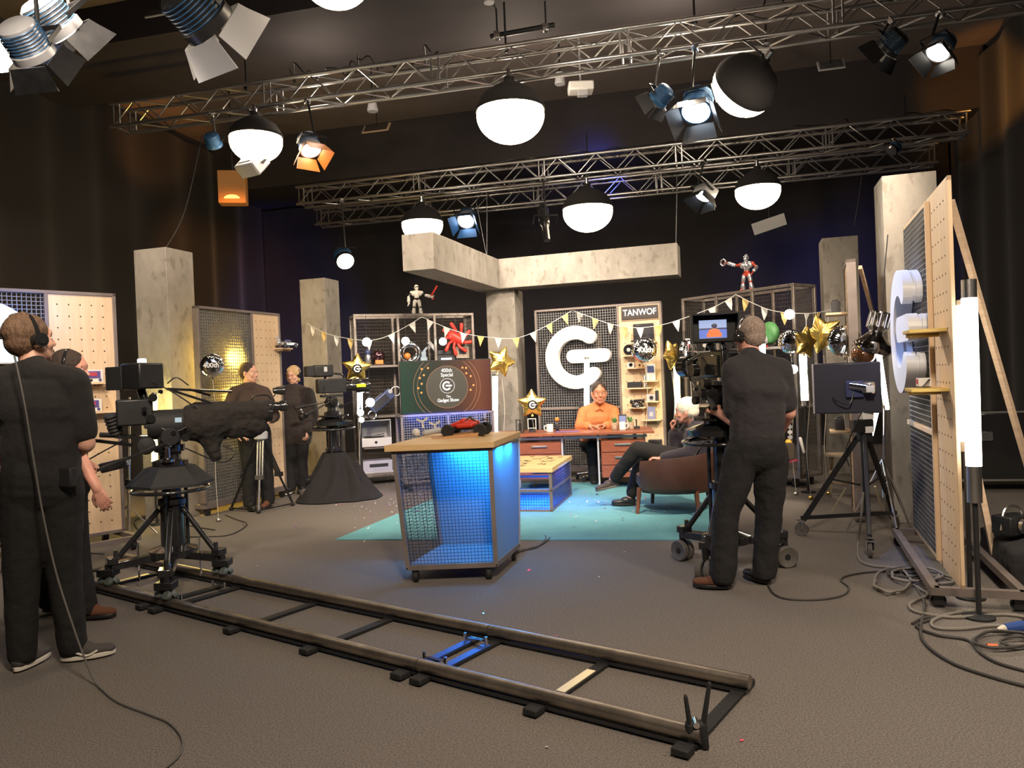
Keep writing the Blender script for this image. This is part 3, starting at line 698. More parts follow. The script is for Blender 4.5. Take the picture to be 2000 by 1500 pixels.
# E: narrow pegboard behind the monitor
fE = flat((3.28, 7.32), (3.07, 6.78), 2.36, .008, .55, 'r', 'narrow plywood pegboard flat between the two right-hand pillars', base=False)
def brace_pole(p0, p1, label, m=plyedge, r=.03):
    p1 = p0 + (p1 - p0) * ((p0.z - .022) / (p0.z - p1.z)); return one(MB().bar(p0, p1, r, r * 1.4), 'timber_brace', m, label, 'brace')
brace_pole(P(1680, 522, 7.0), G(1722, 880, .02) if 0 else P(1712, 640, 7.6), 'slim timber prop slanting behind the narrow pegboard flat')
brace_pole(P(1857, 392, 4.75), G(2003, 905, .02) if 0 else P(2003, 895, 5.2), 'long timber prop slanting down behind the right flat to the picture edge')
# the big sign on C
sz = thing('lit_logo_sign', 'huge cream-glowing round letter sign with a bar, above the seated presenter', 'sign', LM(fC)(0, 0, 0), fC.rotation_euler.z)
x0, z0 = onplane(fC, 1124, 698, -.12); s0x, _ = onplane(fC, 1172, 698, -.12); RR = .345
for nm, m_, w_, z_, h_ in (('sign_body', white, .185, .0, .10), ('sign_face', signglow, .165, .10, .006)):
    g = MB(T(x0, -.04, z0) @ UP); gshape(g, RR, w_, h_, Matrix(), z_); g.build(nm, m_, sz)
t = thing('name_sign', 'dark sign reading TANWOF at the top of the central pegboard', 'sign', LM(fC)(0, 0, 0), fC.rotation_euler.z)
xs, zs = onplane(fC, 1249, 610, -.06); signdark = mat('dark_sign_board', (.045, .035, .033), .4)
MB().box((xs, -.045, zs), (.50, .03, .175)).build('board', signdark, t, bevel=.003); MB().box((xs, -.034, zs), (.53, .02, .205)).build('border', plyedge, t)
text('TANWOF', .118, T(xs, -.061, zs) @ UP, glow('white_lettering', (1, 1, .97), 1.1), t, 'lettering', .002, .003, sx=.88)
# the same sign, unlit, on D
sw = mat('white_sign_acrylic', (.78, .80, .84), .35)
sz = thing('logo_sign', 'big white round letter sign projecting from the right edge-on flat', 'sign', LM(fD)(0, 0, 0), fD.rotation_euler.z)
xd, zd = onplane(fD, 1776, 640, -.16)
for nm, w_, z_, h_ in (('sign_body', .17, .0, .04), ('sign_rim', .145, .04, .02), ('sign_face', .18, .06, .06)):
    g = MB(T(.56, -.02, zd) @ UP); gshape(g, .345, w_, h_, Matrix(), z_); g.build(nm, sw, sz)
x_l = 1.0; MB().box((.54, .035, (.12 + 2.46) / 2), (.98, .006, 2.26)).build('fabric_backing', mat('blue_backing_cloth', (.15, .21, .48), .9, var=.15, vs=3), fD)
lamp('SPOT', LM(fD)(.35, -1.0, 3.3), LM(fD)(.6, .1, 1.1), 170, (.25, .42, 1), .1, 38)
# partial sign on A
sz = thing('lit_logo_sign', 'bluish-white lit round sign cut by the left picture edge behind the standing man', 'sign', LM(fA)(0, 0, 0), fA.rotation_euler.z)
xa, za = onplane(fA, -40, 690, -.12)
for nm, m_, w_, z_, h_ in (('sign_body', white, .205, .0, .10), ('sign_face', glow('cool_sign_face', (.75, .88, 1), 1.3), .185, .10, .006)):
    g = MB(T(xa, -.04, za) @ UP); gshape(g, RR, w_, h_, Matrix(), z_); g.build(nm, m_, sz)
lamp('POINT', P(70, 600, 6.35), None, 8, (.2, .35, 1), .1)
# ---------------------------------------------------------------- glass-front display racks
meshm = mat('fine_black_mesh', (.10, .085, .07), .6, metal=.3)
def rack(A, B, zt, cols, label):
    A, B = V(A), V(B); W = (B - A).length; D_ = .42
    t = thing('display_rack', label, 'shelf', (A.x, A.y, 0), atan2(B.y - A.y, B.x - A.x), 'grey metal display racks')
    zb = .13; b = MB(); xs = [0] + list(cols) + [W]
    for y in (0, D_):
        for x in xs: b.box((x, y, (zt + zb) / 2), (.035, .035, zt - zb))
        for z in (zb, zt): b.box((W / 2, y, z), (W + .035, .035, .035))
    for x in (0, W):
        for z in (zb, zt): b.box((x, D_ / 2, z), (.035, D_, .035))
    b.build('frame', steel, t, bevel=.003)
    for z in (.95, 1.655): MB().box((W / 2, D_ / 2, z), (W, D_ - .02, .03)).build('shelf', rustic, t, bevel=.002)
    MB().box((W / 2, D_ / 2, zb + .02), (W, D_ - .02, .02)).build('shelf', rustic, t)
    g = MB(); g.grid((0, D_ + .01, zb), (W, 0, 0), (0, 0, zt - zb), round(W / .022), round((zt - zb) / .05), .0035, .004); g.build('mesh_back', meshm, t, smooth=0)
    for x in (0, W): g = MB(); g.grid((x, .02, zb), (0, D_ - .04, 0), (0, 0, zt - zb), 12, round((zt - zb) / .05), .004, .004); g.build('mesh_side', meshm, t, smooth=0)
    for x in (.1, W - .1):
        for y in (.06, D_ - .06): caster(t, x, y, .05)
    return t
kL = rack(tuple(P(692, 617, 10.5).xy), tuple(P(922, 615, 11.05).xy), 2.37, (.60, 1.13), 'grey metal display rack of gadgets behind the screen, white robot on top')
kR = rack(tuple(P(1334, 588, 10.15).xy), tuple(P(1549, 558, 8.8).xy), 2.37, (.55, 1.10), 'angled metal display rack on the right with the red and silver robot on top')
# ---------------------------------------------------------------- rug
rugm = mat('teal_rug', (.11, .32, .36), .9, col2=(.14, .38, .42), var=1, vs=3, bump=.3, bs=200)
c0 = G(655, 1055); c1 = G(1402, 1056); dv = V((.30, .954, 0)); L_ = 3.5
b = MB(); q = [c0, c1, c1 + dv * L_, c0 + dv * L_]; b.add([(p.x, p.y, .001) for p in q] + [(p.x, p.y, .009) for p in q], [(3, 2, 1, 0), (4, 5, 6, 7), (0, 1, 5, 4), (1, 2, 6, 5), (2, 3, 7, 6), (3, 0, 4, 7)])
one(b, 'rug', rugm, 'large teal rug under the coffee table, desk and brown armchair', 'rug', smooth=0)
# ---------------------------------------------------------------- tapered podium
pd = thing('display_podium', 'wheeled tapering podium with a pale wood top, wire mesh front and glowing blue panels', 'podium', (-.45, 5.8, 0))
ox, oy = -.45, 5.8
def q_(x, y, z): return V((x - ox, y - oy, z))
bFL, bFR, bBR, bBL = q_(-.785, 5.34, .11), q_(-.165, 5.34, .11), q_(.0, 5.93, .11), q_(-.61, 5.97, .11)
tFL, tFR, tBR, tBL = q_(-.865, 5.42, .93), q_(-.175, 5.42, .93), q_(.03, 6.12, .93), q_(-.70, 6.17, .93)
b = MB(); z0, z1 = .93, .975; c = [q_(-.925, 5.37, 0), q_(-.145, 5.37, 0), q_(.055, 6.28, 0), q_(-.69, 6.38, 0)]
b.prism([(p.x, p.y) for p in c], z1 - z0, None, z0); b.build('top', oak, pd, bevel=.003)
b = MB()
for p0, p1 in ((bFL, tFL), (bFR, tFR), (bBR, tBR), (bBL, tBL)): b.bar(p0, p1, .032, .032, (0, 1, 0))
fr = [bFL, bFR, bBR, bBL]
for i in range(4): b.bar(fr[i], fr[(i + 1) % 4], .03, .035)
fr = [tFL, tFR, tBR, tBL]
for i in range(4): b.bar(fr[i] - V((0, 0, .012)), fr[(i + 1) % 4] - V((0, 0, .012)), .025, .02)
b.build('frame', rustic, pd)
b = MB(); b.prism([(p.x * .98, p.y * .98) for p in (bFL, bFR, bBR, bBL)], .012, None, .115); b.build('base_tray', mat('grey_tray', (.16, .16, .18), .5), pd)
frost = bpy.data.materials.new('frosted_acrylic'); frost.use_nodes = True; nt = frost.node_tree; N = nt.nodes
df = N.new('ShaderNodeBsdfDiffuse'); tl_ = N.new('ShaderNodeBsdfTranslucent'); ms_ = N.new('ShaderNodeMixShader'); ms_.inputs[0].default_value = .5
df.inputs[0].default_value = (.30, .46, .60, 1); tl_.inputs[0].default_value = (.30, .46, .60, 1)
nt.links.new(df.outputs[0], ms_.inputs[1]); nt.links.new(tl_.outputs[0], ms_.inputs[2]); nt.links.new(ms_.outputs[0], N['Material Output'].inputs[0])
def quad(a, b_, c, d, th=.008):
    n = (b_ - a).cross(d - a).normalized() * th; m = MB(); m.add([a, b_, c, d, a + n, b_ + n, c + n, d + n], [(3, 2, 1, 0), (4, 5, 6, 7), (0, 1, 5, 4), (1, 2, 6, 5), (2, 3, 7, 6), (3, 0, 4, 7)]); return m
quad(bBL, bBR, tBR, tBL).build('panel', frost, pd)
quad(bFR + V((0, .03, 0)), bBR, tBR, tFR + V((0, .03, 0))).build('panel', frost, pd)
def wquad(a, b_, c, d, nu, nv, wd):
    m = MB()
    for i in range(nu + 1): t = i / nu; m.bar(a.lerp(b_, t), d.lerp(c, t), wd, wd)
    for j in range(nv + 1): t = j / nv; m.bar(a.lerp(d, t), b_.lerp(c, t), wd, wd)
    return m
wquad(bFL, bFR, tFR, tFL, 26, 36, .0028).build('mesh_front', wire, pd, smooth=0)
wquad(bFL, bBL, tBL, tFL, 26, 36, .0028).build('mesh_side', wire, pd, smooth=0)
for p in (bFL + V((.05, .03, 0)), bFR + V((-.05, .03, 0)), bBR + V((-.04, -.05, 0)), bBL + V((.05, -.05, 0))): caster(pd, p.x, p.y, .042)
LED = (.02, .36, 1.0)
lamp('AREA', (-.36, 6.06, .915), (-.34, 6.10, 0), 20, LED, .55, sy=.04)
lamp('AREA', (-.10, 5.60, .915), (-.06, 5.6, 0), 7, LED, .14)
lamp('AREA', (-.05, 5.82, .915), (-.01, 5.82, 0), 7, LED, .14)
lamp('AREA', (-.42, 5.82, .905), (-.40, 5.84, 0), 2.5, (.04, .16, 1.0), .45)
# ---------------------------------------------------------------- coffee table
FRp = G(1070, 999, .0); FRp = V((.372, 7.88, 0)); vv = V((.255, .967, 0)); uu = V((.967, -.255, 0))
ct = thing('coffee_table', 'low coffee table with a scribbled wooden top and blue-lit wire mesh sides', 'table', FRp, atan2(uu.y, uu.x))
w_, d_ = .80, 1.12
MB().box((-w_ / 2, d_ / 2, .447), (w_ + .03, d_ + .03, .055)).build('top', oak, ct, bevel=.004)
random.seed(21); b = MB()
for i in range(46):
    x, y = random.uniform(-w_ + .06, -.06), random.uniform(.06, d_ - .08); a = random.uniform(-.5, .5) + (1.3 if i % 3 == 0 else 0); l = random.uniform(.02, .06)
    p = [(x, y, .4762), (x + l * cos(a), y + l * sin(a), .4762), (x + l * 1.5 * cos(a + .7), y + l * 1.5 * sin(a + .7), .4762)]
    b.tube(cr(p, 4), .0028, 6)
b.build('dark_markings', hole, ct)
b = MB()
for x in (-.015, -w_ + .015):
    for y in (.015, d_ - .015): b.box((x, y, .215), (.03, .03, .43))
for z in (.015, .23):
    for y in (.015, d_ - .015): b.box((-w_ / 2, y, z), (w_, .025, .025))
    for x in (-.015, -w_ + .015): b.box((x, d_ / 2, z), (.025, d_, .025))
b.build('frame', rustic, ct)
g = MB(); g.grid((-w_ + .03, 0.01, .02), (w_ - .06, 0, 0), (0, 0, .20), 26, 7, .003, .003); g.grid((-.008, .03, .02), (0, d_ - .06, 0), (0, 0, .40), 36, 12, .003, .003); g.grid((-w_, .03, .02), (0, d_ - .06, 0), (0, 0, .40), 36, 12, .003, .003)
g.build('mesh_sides', wire, ct, smooth=0)
clr = mat('clear_blue_acrylic', (.35, .42, .8), .12, alpha=.42)
MB().box((-.022, d_ / 2, .225), (.006, d_ - .05, .38)).build('side_panel', clr, ct)
lamp('AREA', LM(ct)(-w_ / 2, d_ / 2, .415), LM(ct)(-w_ / 2, d_ / 2, 0), 22, (.02, .14, 1), .6)
lamp('AREA', LM(ct)(-.05, d_ / 2, .415), LM(ct)(.10, d_ / 2, 0), 10, (.02, .16, 1), .5)
# ---------------------------------------------------------------- desk
dk = thing('office_desk', 'cherry wood desk with drawer pedestals and pale metal legs, presenter seated behind', 'desk', (.02, 9.38, 0), radians(-7))
DW, DD, DZ = 1.66, .74, .715
b = MB(); b.box((DW / 2 - .16, DD / 2, DZ - .0175), (DW + .38, DD, .035)); b.build('top', cherry, dk, bevel=.006)
for x0 in (.0, 1.03):
    o = MB().box((x0 + .28, .40, .375), (.54, .56, .47)).build('pedestal', cherry, dk, bevel=.003)
    for k in range(3):
        z = .53 - k * .157; f = MB().box((x0 + .28, .112, z), (.52, .018, .148)).build('drawer', cherry, o, bevel=.003)
        h = MB(); z = .55 - k * .157; h.box((x0 + .28, .088, z), (.20, .014, .022)); h.box((x0 + .20, .098, z), (.012, .02, .012)); h.box((x0 + .36, .098, z), (.012, .02, .012))
        h.build('handle', alu, f, bevel=.002)
    for x in (x0 + .12, x0 + .44): MB().cyl((x, .35, .60), (x, .35, .69), .022, n=14).build('post', dgrey, dk)
palem = mat('pale_grey_metal', (.55, .54, .55), .4, metal=.3)
for x in (-.01, .562, 1.008, 1.588):
    MB().box((x, .40, .33), (.022, .58, .66)).build('leg', palem, dk, bevel=.002) if x in (.562, 1.008) else MB().box((x, .40, .33), (.022, .05, .66)).build('leg', palem, dk)
MB().box((DW / 2, .14, .645), (DW - .1, .03, .03)).build('rail', palem, dk)
# ---------------------------------------------------------------- office chair (behind the desk)
oc = thing('office_chair', 'black swivel office chair with a chrome star base behind the desk', 'chair', (1.10, 10.20, 0), radians(-8))
MB().lathe([(.001, .46), (.22, .46), (.24, .49), (.22, .53), (.001, .53)], 24).build('seat', matte, oc)
b = MB(); b.box((0, .22, .80), (.44, .05, .50)); b.build('backrest', matte, oc, bevel=.02)
MB().cyl((0, 0, .10), (0, 0, .47), .028).build('column', chrome, oc)
for k in range(5):
    a = 2 * pi * k / 5 + .3; MB().cap((0, 0, .11), (.28 * cos(a), .28 * sin(a), .075), .022, .014).build('leg', chrome, oc); caster(oc, .29 * cos(a), .29 * sin(a), .028)
# ---------------------------------------------------------------- screen on trolley
tl = V((-1.43, 9.70, 0)); tr = V((-.29, 10.06, 0)); ang = atan2(tr.y - tl.y, tr.x - tl.x)
tv = thing('flat_screen', 'large flat screen showing the 400th Special graphic, on a mesh trolley', 'screen', (tl.x, tl.y, 1.0), ang)
TW, TH = 1.215, .69
MB().box((TW / 2, .03, TH / 2), (TW, .05, TH)).build('casing', black, tv, bevel=.006)
# picture on the screen
sm = bpy.data.materials.new('screen_picture'); sm.use_nodes = True; nt = sm.node_tree; N = nt.nodes; Lk = nt.links; b = N['Principled BSDF']; b.inputs['Base Color'].default_value = (.01, .01, .01, 1); b.inputs['Roughness'].default_value = .25
tc = N.new('ShaderNodeTexCoord'); sx_ = N.new('ShaderNodeSeparateXYZ'); Lk.new(tc.outputs['Object'], sx_.inputs[0])
r = N.new('ShaderNodeValToRGB'); e = r.color_ramp.elements; e[0].position = 0; e[0].color = (.008, .055, .028, 1); e[1].position = 1; e[1].color = (.12, .020, .010, 1)
x_ = e.new(.22); x_.color = (.008, .030, .018, 1); x_ = e.new(.42); x_.color = (.022, .020, .012, 1); x_ = e.new(.65); x_.color = (.085, .024, .012, 1); x_ = e.new(.85); x_.color = (.19, .050, .020, 1)
mt = N.new('ShaderNodeMath'); mt.operation = 'DIVIDE'; mt.inputs[1].default_value = TW; Lk.new(sx_.outputs[0], mt.inputs[0]); Lk.new(mt.outputs[0], r.inputs[0])
Lk.new(r.outputs[0], b.inputs['Emission Color']); b.inputs['Emission Strength'].default_value = 1.0
MB().box((TW / 2, .004, TH / 2), (TW - .02, .004, TH - .02)).build('display', sm, tv)
cxs, czs = TW * .505, TH * .5
A = T(cxs, .001, czs) @ UP
disc = glow('screen_disc', (.040, .032, .014), .8); lineo = glow('screen_copper_line', (.75, .30, .12), .9); wht = glow('screen_white', (1, .98, .92), 1.2); dotm = glow('screen_orange_dot', (1, .35, .06), 1.3)
MB(A).prism([(.272 * cos(2 * pi * i / 64), .272 * sin(2 * pi * i / 64) - .01) for i in range(64)], .001).build('disc', disc, tv, smooth=0)
def arc2(R, a0, a1, wd, m, nm, cy=-.01, z0=.001):
    n = 60; q = [V((cos(radians(a0 + (a1 - a0) * i / n)), sin(radians(a0 + (a1 - a0) * i / n)))) for i in range(n + 1)]
    mb = MB(A); mb.strip([tuple(p * (R + wd / 2) + V((0, cy))) for p in q], [tuple(p * (R - wd / 2) + V((0, cy))) for p in q], .001, None, z0); return mb.build(nm, m, tv, smooth=0)
arc2(.275, 0, 359.9, .004, lineo, 'circle_line'); arc2(.395, -60, 55, .0035, lineo, 'arc_line'); arc2(.445, -46, 48, .0035, lineo, 'arc_line'); arc2(.395, 125, 236, .0035, lineo, 'arc_line'); arc2(.445, 132, 226, .0035, lineo, 'arc_line'); arc2(.095, 0, 359.9, .005, wht, 'logo_ring', .005, .003)
MB(A).prism([(.092 * cos(2 * pi * i / 40), .092 * sin(2 * pi * i / 40) + .005) for i in range(40)], .001, None, .001).build('logo_ground', glow('screen_dark', (.03, .012, .008), 1), tv, smooth=0)
g = MB(A @ T(-.006, .005, 0)); gshape(g, .049, .023, .001, Matrix(), .003, 24); g.build('logo', wht, tv, smooth=0)
text('400th', .070, A @ T(0, .205, .002), wht, tv, 'lettering', .0005, .0008, sx=.9)
text('Special', .068, A @ T(0, .148, .002), wht, tv, 'lettering', .0005, .0008, sx=.88)
text('The', .042, A @ T(.01, -.135, .002), wht, tv, 'lettering', .0005, .0008, sx=.9)
text('Gadget Show', .060, A @ T(.005, -.183, .002), wht, tv, 'lettering', .0005, .0015, sx=.88)
for i, (dx, dy) in enumerate(((-.40, .235), (-.30, .245), (-.37, .155), (-.435, .12), (-.41, .045), (-.465, -.01), (-.42, -.07), (.26, .235), (.32, .23), (.32, .16), (.39, .12), (.43, 0), (.38, -.06), (-.36, .24))[:13]):
    MB(A @ T(dx * .82, dy, 0)).prism([((.014) * cos(2 * pi * k / 16), (.014) * sin(2 * pi * k / 16)) for k in range(16)], .001, None, .002).build('glowing_dot', dotm, tv, smooth=0)
tt = thing('screen_trolley', 'blue-lit wire mesh trolley on casters carrying the flat screen', 'trolley', (tl.x, tl.y, 0), ang)
b = MB(); ZT = .985
for x in (.0, TW / 2, TW):
    for y in (0, .42): b.box((x, y, (ZT + .12) / 2), (.03, .03, ZT - .12))
for y in (0, .42):
    for z in (.13, .50, ZT): b.box((TW / 2, y, z), (TW + .03, .03, .03))
for x in (0, TW):
    for z in (.13, .50, ZT): b.box((x, .21, z), (.03, .42, .03))
b.build('frame', rustic, tt)
g = MB()
for y in (-.012, .43): g.grid((0, y, .13), (TW, 0, 0), (0, 0, ZT - .13), 38, 27, .0045, .004)
g.build('mesh_panel', gridmetal, tt, smooth=0)
for x in (.08, TW - .08):
    for y in (.05, .38): caster(tt, x, y, .05)
lamp('AREA', LM(tt)(TW / 2, -.10, ZT + .0), LM(tt)(TW / 2, .20, .5), 4, (.03, .16, 1), 1.1, sy=.05)
lamp('AREA', LM(tt)(TW / 2, .20, ZT - .03), LM(tt)(TW / 2, .20, .0), 5, (.03, .10, 1), 1.0, sy=.3)
# games carried on the trolley
# ---------------------------------------------------------------- armchair
ac = thing('armchair', 'low brown leather tub armchair on tapered wooden legs, seen from behind', 'armchair', (1.62, 7.74, 0), radians(66)); ac.scale = (1.08, 1.08, 1.0)
# local +y is the facing direction
n = 40; prof = []
def tub(th):
    a = radians(th); rx, ry = .37, .36
    return V((rx * sin(a), -ry * cos(a)))
vs = []; fs = []; m = 34
for i in range(m + 1):
    th = -128 + 256 * i / m; p = tub(th); hgt = .60 - .07 * (abs(th) / 128) ** 1.6; nrm = V((p.x, p.y)).normalized()
    ring_ = []
    for k in range(12):
        f = k / 12 * 2 * pi; zc = (hgt + .235) / 2; hh = (hgt - .235) / 2; cz = max(-1, min(1, 1.35 * sin(f))); ofs = cos(f) * .040 * (1 if abs(cz) < 1 else 1)
        lean = (cz * hh + hh) * .05
        vs.append((p.x + nrm.x * (ofs + lean), p.y + nrm.y * (ofs + lean), zc + cz * hh + .01 * sin(f)))
for i in range(m):
    for k in range(12): a = i * 12 + k; b2 = i * 12 + (k + 1) % 12; fs.append((a, b2, b2 + 12, a + 12))
fs += [tuple(range(11, -1, -1)), tuple(m * 12 + k for k in range(12))]
b = MB(); b.add(vs, fs); o = b.build('backrest', brownleather, ac, bevel=0, smooth=70)
b = MB(); b.lathe([(.001, .26), (.34, .26), (.36, .30), (.355, .38), (.30, .41), (.001, .41)], 28); b.build('seat', brownleather, ac)
for x, y in ((-.27, -.25), (.27, -.25), (-.27, .27), (.27, .27)): MB().cyl((x, y, .27), (x * 1.08, y * 1.08, 0.009), .024, .017, 12).build('leg', legwood, ac)
# ---------------------------------------------------------------- round lanterns
lang = glow('lantern_fabric', (1, .80, .56), 15.0)
skirtm = mat('black_lantern_skirt', (.012, .010, .010), .9, bump=.3, bs=25)
def under(px, top):
    T_ = (T3A, T3B) if top and top < 4.57 else (T2A, T2B) if top and top < 4.7 else (T1A, T1B)
    q = on(*T_, px); return q.y, q.z + .0
def lantern(px, py, d, R, label, Ttop, tilt=None, cover=.12):
    if d > 7: d0 = d; d, Ttop = under(px, Ttop); R *= d / d0
    c = P(px, py, d); t = thing('round_lantern', label, 'light', c, 0, 'round lanterns hung from the trusses', rot=tilt)
    pr = [(R * cos(a), R * .80 * sin(a) * (1 if a < 0 else .9)) for a in [(-pi / 2 + pi * i / 20) for i in range(21)]]
    MB().lathe([(max(r, .001), z) for r, z in pr], 32).build('diffuser', lang, t)
    b = MB(); b.lathe([(R * 1.02, R * cover), (R * 1.035, R * (cover + .10)), (R * 1.03, R * .20), (R * .95, R * .38), (R * .80, R * .62), (R * .42, R * .86), (R * .16, R * 1.0), (R * .15, R * 1.12), (.001, R * 1.14)], 32, capped=False); b.build('skirt', skirtm, t)
    h = MB(); h.cyl((0, 0, R * 1.1), (0, 0, R * 1.1 + .10), .03); h.build('socket', chrome, t)
    if Ttop: 
        I = parent_matrix(t).inverted(); MB().cyl((0, 0, R * 1.15), I @ V((c.x, c.y, Ttop)), .012, n=8).build('hanger', black, t)
    return t
lantern(997, 226, 8.62, .385, 'largest round lantern with black skirt, centre, below the near truss', 4.88)
lantern(500, 276, 9.30, .315, 'round lantern at the left of the near truss with a box lamp in front', 4.88)
lantern(825, 440, 13.9, .375, 'round lantern just above the left end of the raised concrete beam', 4.6)
lantern(1148, 414, 11.75, .385, 'round lantern below the middle truss, above the big lit sign', 4.58)
lantern(1480, 374, 12.6, .365, 'round lantern right of centre above the red and silver robot', 4.62)
lantern(1452, 170, 7.85, .33, 'tilted round lantern whose black cover hides most of its glow, upper right', 4.9, (radians(54), radians(40), 0), -.02)
lantern(-18, 88, 6.4, .26, 'round lantern cut off by the left edge of the picture', 5.8)
lantern(655, -42, 6.2, .28, 'round lantern cut off by the top edge of the picture', 5.8)
# ---------------------------------------------------------------- stage lamps
silv = mat('ribbed_silver_housing', (.55, .56, .60), .35, metal=.5); bluec = mat('blue_enamel_housing', (.035, .11, .24), .4, metal=.2)
lensg = glow('bright_lamp_lens', (1, .92, .80), 14.0); lensd = mat('dark_lens', (.05, .05, .06), .1, coat=.5); lensb = glow('bluish_lamp_lens', (.75, .86, 1), 10.0)
def stage_lamp(px, py, d, aim, size, label, lit=1, doors=True, shape='fresnel', top=None, col=None, roll=0, dm=None):
    if d > 7:
        d0 = d; d, top = under(px, top); size *= d / d0
    c = P(px, py, d); dr = V(aim) - c
    if d < 7: top = ceil_z(c)
    rot = (dr.to_track_quat('Y', 'Z') @ Quaternion((0, 1, 0), roll)).to_euler()
    t = thing('stage_lamp', label, 'light', c, 0, 'stage lamps hung above the set', rot=rot); s = size
    rt = Matrix((V((1, 0, 0)),)) if 0 else None
    b = MB(rotm(-pi / 2, 0, 0))
    if shape == 'box':
        b = MB(); b.box((0, 0, 0), (s * .95, s * .55, s * .80)); b.build('housing', col or silv, t, bevel=s * .05)
        MB().box((0, -s * .29, 0), (s * .6, s * .06, s * .5)).build('back_plate', lgrey, t, bevel=.005)
    elif shape == 'profile':
        b.lathe([(s * .20, -s * 1.0), (s * .26, -s * .9), (s * .26, s * .1), (s * .17, s * .25), (s * .17, s * 1.0), (s * .21, s * 1.05)], 20); b.build('housing', col or gloss, t)
    else:
        b.lathe([(s * .30, -s * .45), (s * .40, -s * .38), (s * .42, s * .10), (s * .47, s * .14), (s * .47, s * .30)], 14); b.build('housing', col or silv, t)
        f = MB()
        for k in range(7): f.ring((0, -s * (.32 - k * .07), 0), (0, 1, 0), s * .425, s * .014, 24, 5)
        f.build('cooling_fins', bluec, t)
    f = MB(rotm(-pi / 2, 0, 0)); yl = s * (.30 if shape == 'fresnel' else .29 if shape == 'box' else 1.05)
    f.lathe([(s * (.40 if shape != 'profile' else .18), yl + .0), (s * (.25 if shape != 'profile' else .1), yl + s * .05), (.001, yl + s * .07)], 24); f.build('lens', {1: lensg, 2: lensb, 0: lensd}[lit], t)
    y = MB()
    for q in (-1, 1): y.box((q * s * .53, 0, s * .28), (s * .03, s * .09, s * .62))
    y.box((0, 0, s * .58), (s * 1.08, s * .09, s * .03)); y.build('yoke', black, t)
    if doors:
        m_ = dm or black
        for k in range(4):
            A = rotm(0, k * pi / 2, 0) @ T(0, yl + s * .02, s * .44) @ rotm(radians(-62 if k % 2 else -70) + pi / 2, 0, 0)
            q = MB(A); w0, w1, h = s * .40, s * .52, s * .52; q.prism([(-w0, 0), (w0, 0), (w1, h), (-w1, h)], .006); q.build('barn_door', m_, t)
    I = parent_matrix(t).inverted(); tp = V((c.x, c.y, top if top else 4.88)); 
    MB().cyl((0, 0, s * .58), I @ tp, .014, n=8).build('hanging_pole', dgrey, t); MB().box(I @ (tp - V((0, 0, .02))), (.07, .05, .09)).build('clamp', chrome, t, bevel=.01)
    return t
stage_lamp(102, 40, 5.6, (-1.5, 9, 1), .36, 'bright silver and blue lamp at the top left corner, upper of two', 1, True, top=5.78)
stage_lamp(52, 84, 4.9, (-2.5, 9, .5), .30, 'glaring silver lamp at the top left, lower of two, with blue filter', 2, True, top=5.78)
stage_lamp(385, 22, 5.8, (1, 11, .5), .46, 'large unlit dark grey lamp with open barn doors, top left of centre', 0, True, col=dgrey, top=5.8, dm=lgrey)
stage_lamp(604, 283, 9.1, (-.9, 7.5, 0.5), .29, 'bright blue-backed lamp right of the left lantern, orange filter below', 1, True, dm=mat('orange_filter', (.75, .25, .05), .4))
t = stage_lamp(493, 322, 8.9, (-1.5, 12, 1.2), .32, 'boxy grey lamp reading ARRI in front of the left lantern', 0, False, 'box', col=silv, top=4.9)
text('ARRI', .085, T(0, -.120, 0) @ UP, black, t, 'lettering', .001, .002)
stage_lamp(416, 276, 9.5, (-3.5, 12, 2), .22, 'small unlit blue lamp at the left end of the near truss', 0, False, col=bluec)
stage_lamp(1292, 188, 8.4, (-1.2, 11, 2.0), .25, 'blue and silver lamp with dark flaps, left of the glaring cluster', 0, True, col=bluec, dm=dgrey)
stage_lamp(1362, 205, 7.9, (.9, 6.0, .8), .36, 'glaring blue lamp with a black flap in the bright cluster, upper right', 2, True, col=bluec)
stage_lamp(1742, 84, 7.8, (.5, 12, 1), .28, 'unlit grey lamp seen from behind under the right of the near truss', 0, True, col=dgrey)
stage_lamp(1838, 92, 7.7, (1.9, 6.4, 1), .27, 'lit silver lamp pointing down near the upper right corner', 1, True, top=4.95)
stage_lamp(912, 425, 12.7, (-1.6, 10.5, 1), .34, 'blue lamp with a shining blue flap between two lanterns, centre', 2, True, top=4.55, dm=bluec)
stage_lamp(1064, 437, 12.0, (.8, 10.2, .6), .34, 'long black profile spotlight hanging between the centre lanterns', 0, False, 'profile', top=4.58)
stage_lamp(1378, 375, 12.2, (1.2, 10.4, 1), .32, 'white-lit box lamp with open flaps left of the right lantern', 2, True, 'box', top=4.6)
stage_lamp(672, 505, 10.8, (-.7, 8.6, .2), .30, 'black lamp lit on a long silver drop pole above the left rack', 1, False, col=gloss, top=4.62)
stage_lamp(1745, 290, 10.9, (1.9, 9.6, 2), .20, 'small dark lamp clamped under the right end of the middle truss', 0, False, col=black, top=4.6)
t = thing('hanging_reflector', 'slanted grey flap hanging under the right lantern', 'panel', P(1502, 438, 12.3), radians(-20))
MB(rotm(radians(35), radians(-14), 0)).box((0, 0, 0), (.52, .02, .20)).build('flap', lgrey, t); MB().cyl((0, 0, .05), (0, .1, .75), .006, n=6).build('wire', wire, t)
t = thing('par_can', 'amber-glowing box lamp hanging behind the left lantern', 'light', P(455, 368, 12.2), radians(10))
amb = mat('amber_housing', (.22, .10, .035), .5, emit=(1, .4, .08), es=.10); MB().box((0, 0, 0), (.42, .25, .52)).build('housing', amb, t, bevel=.01)
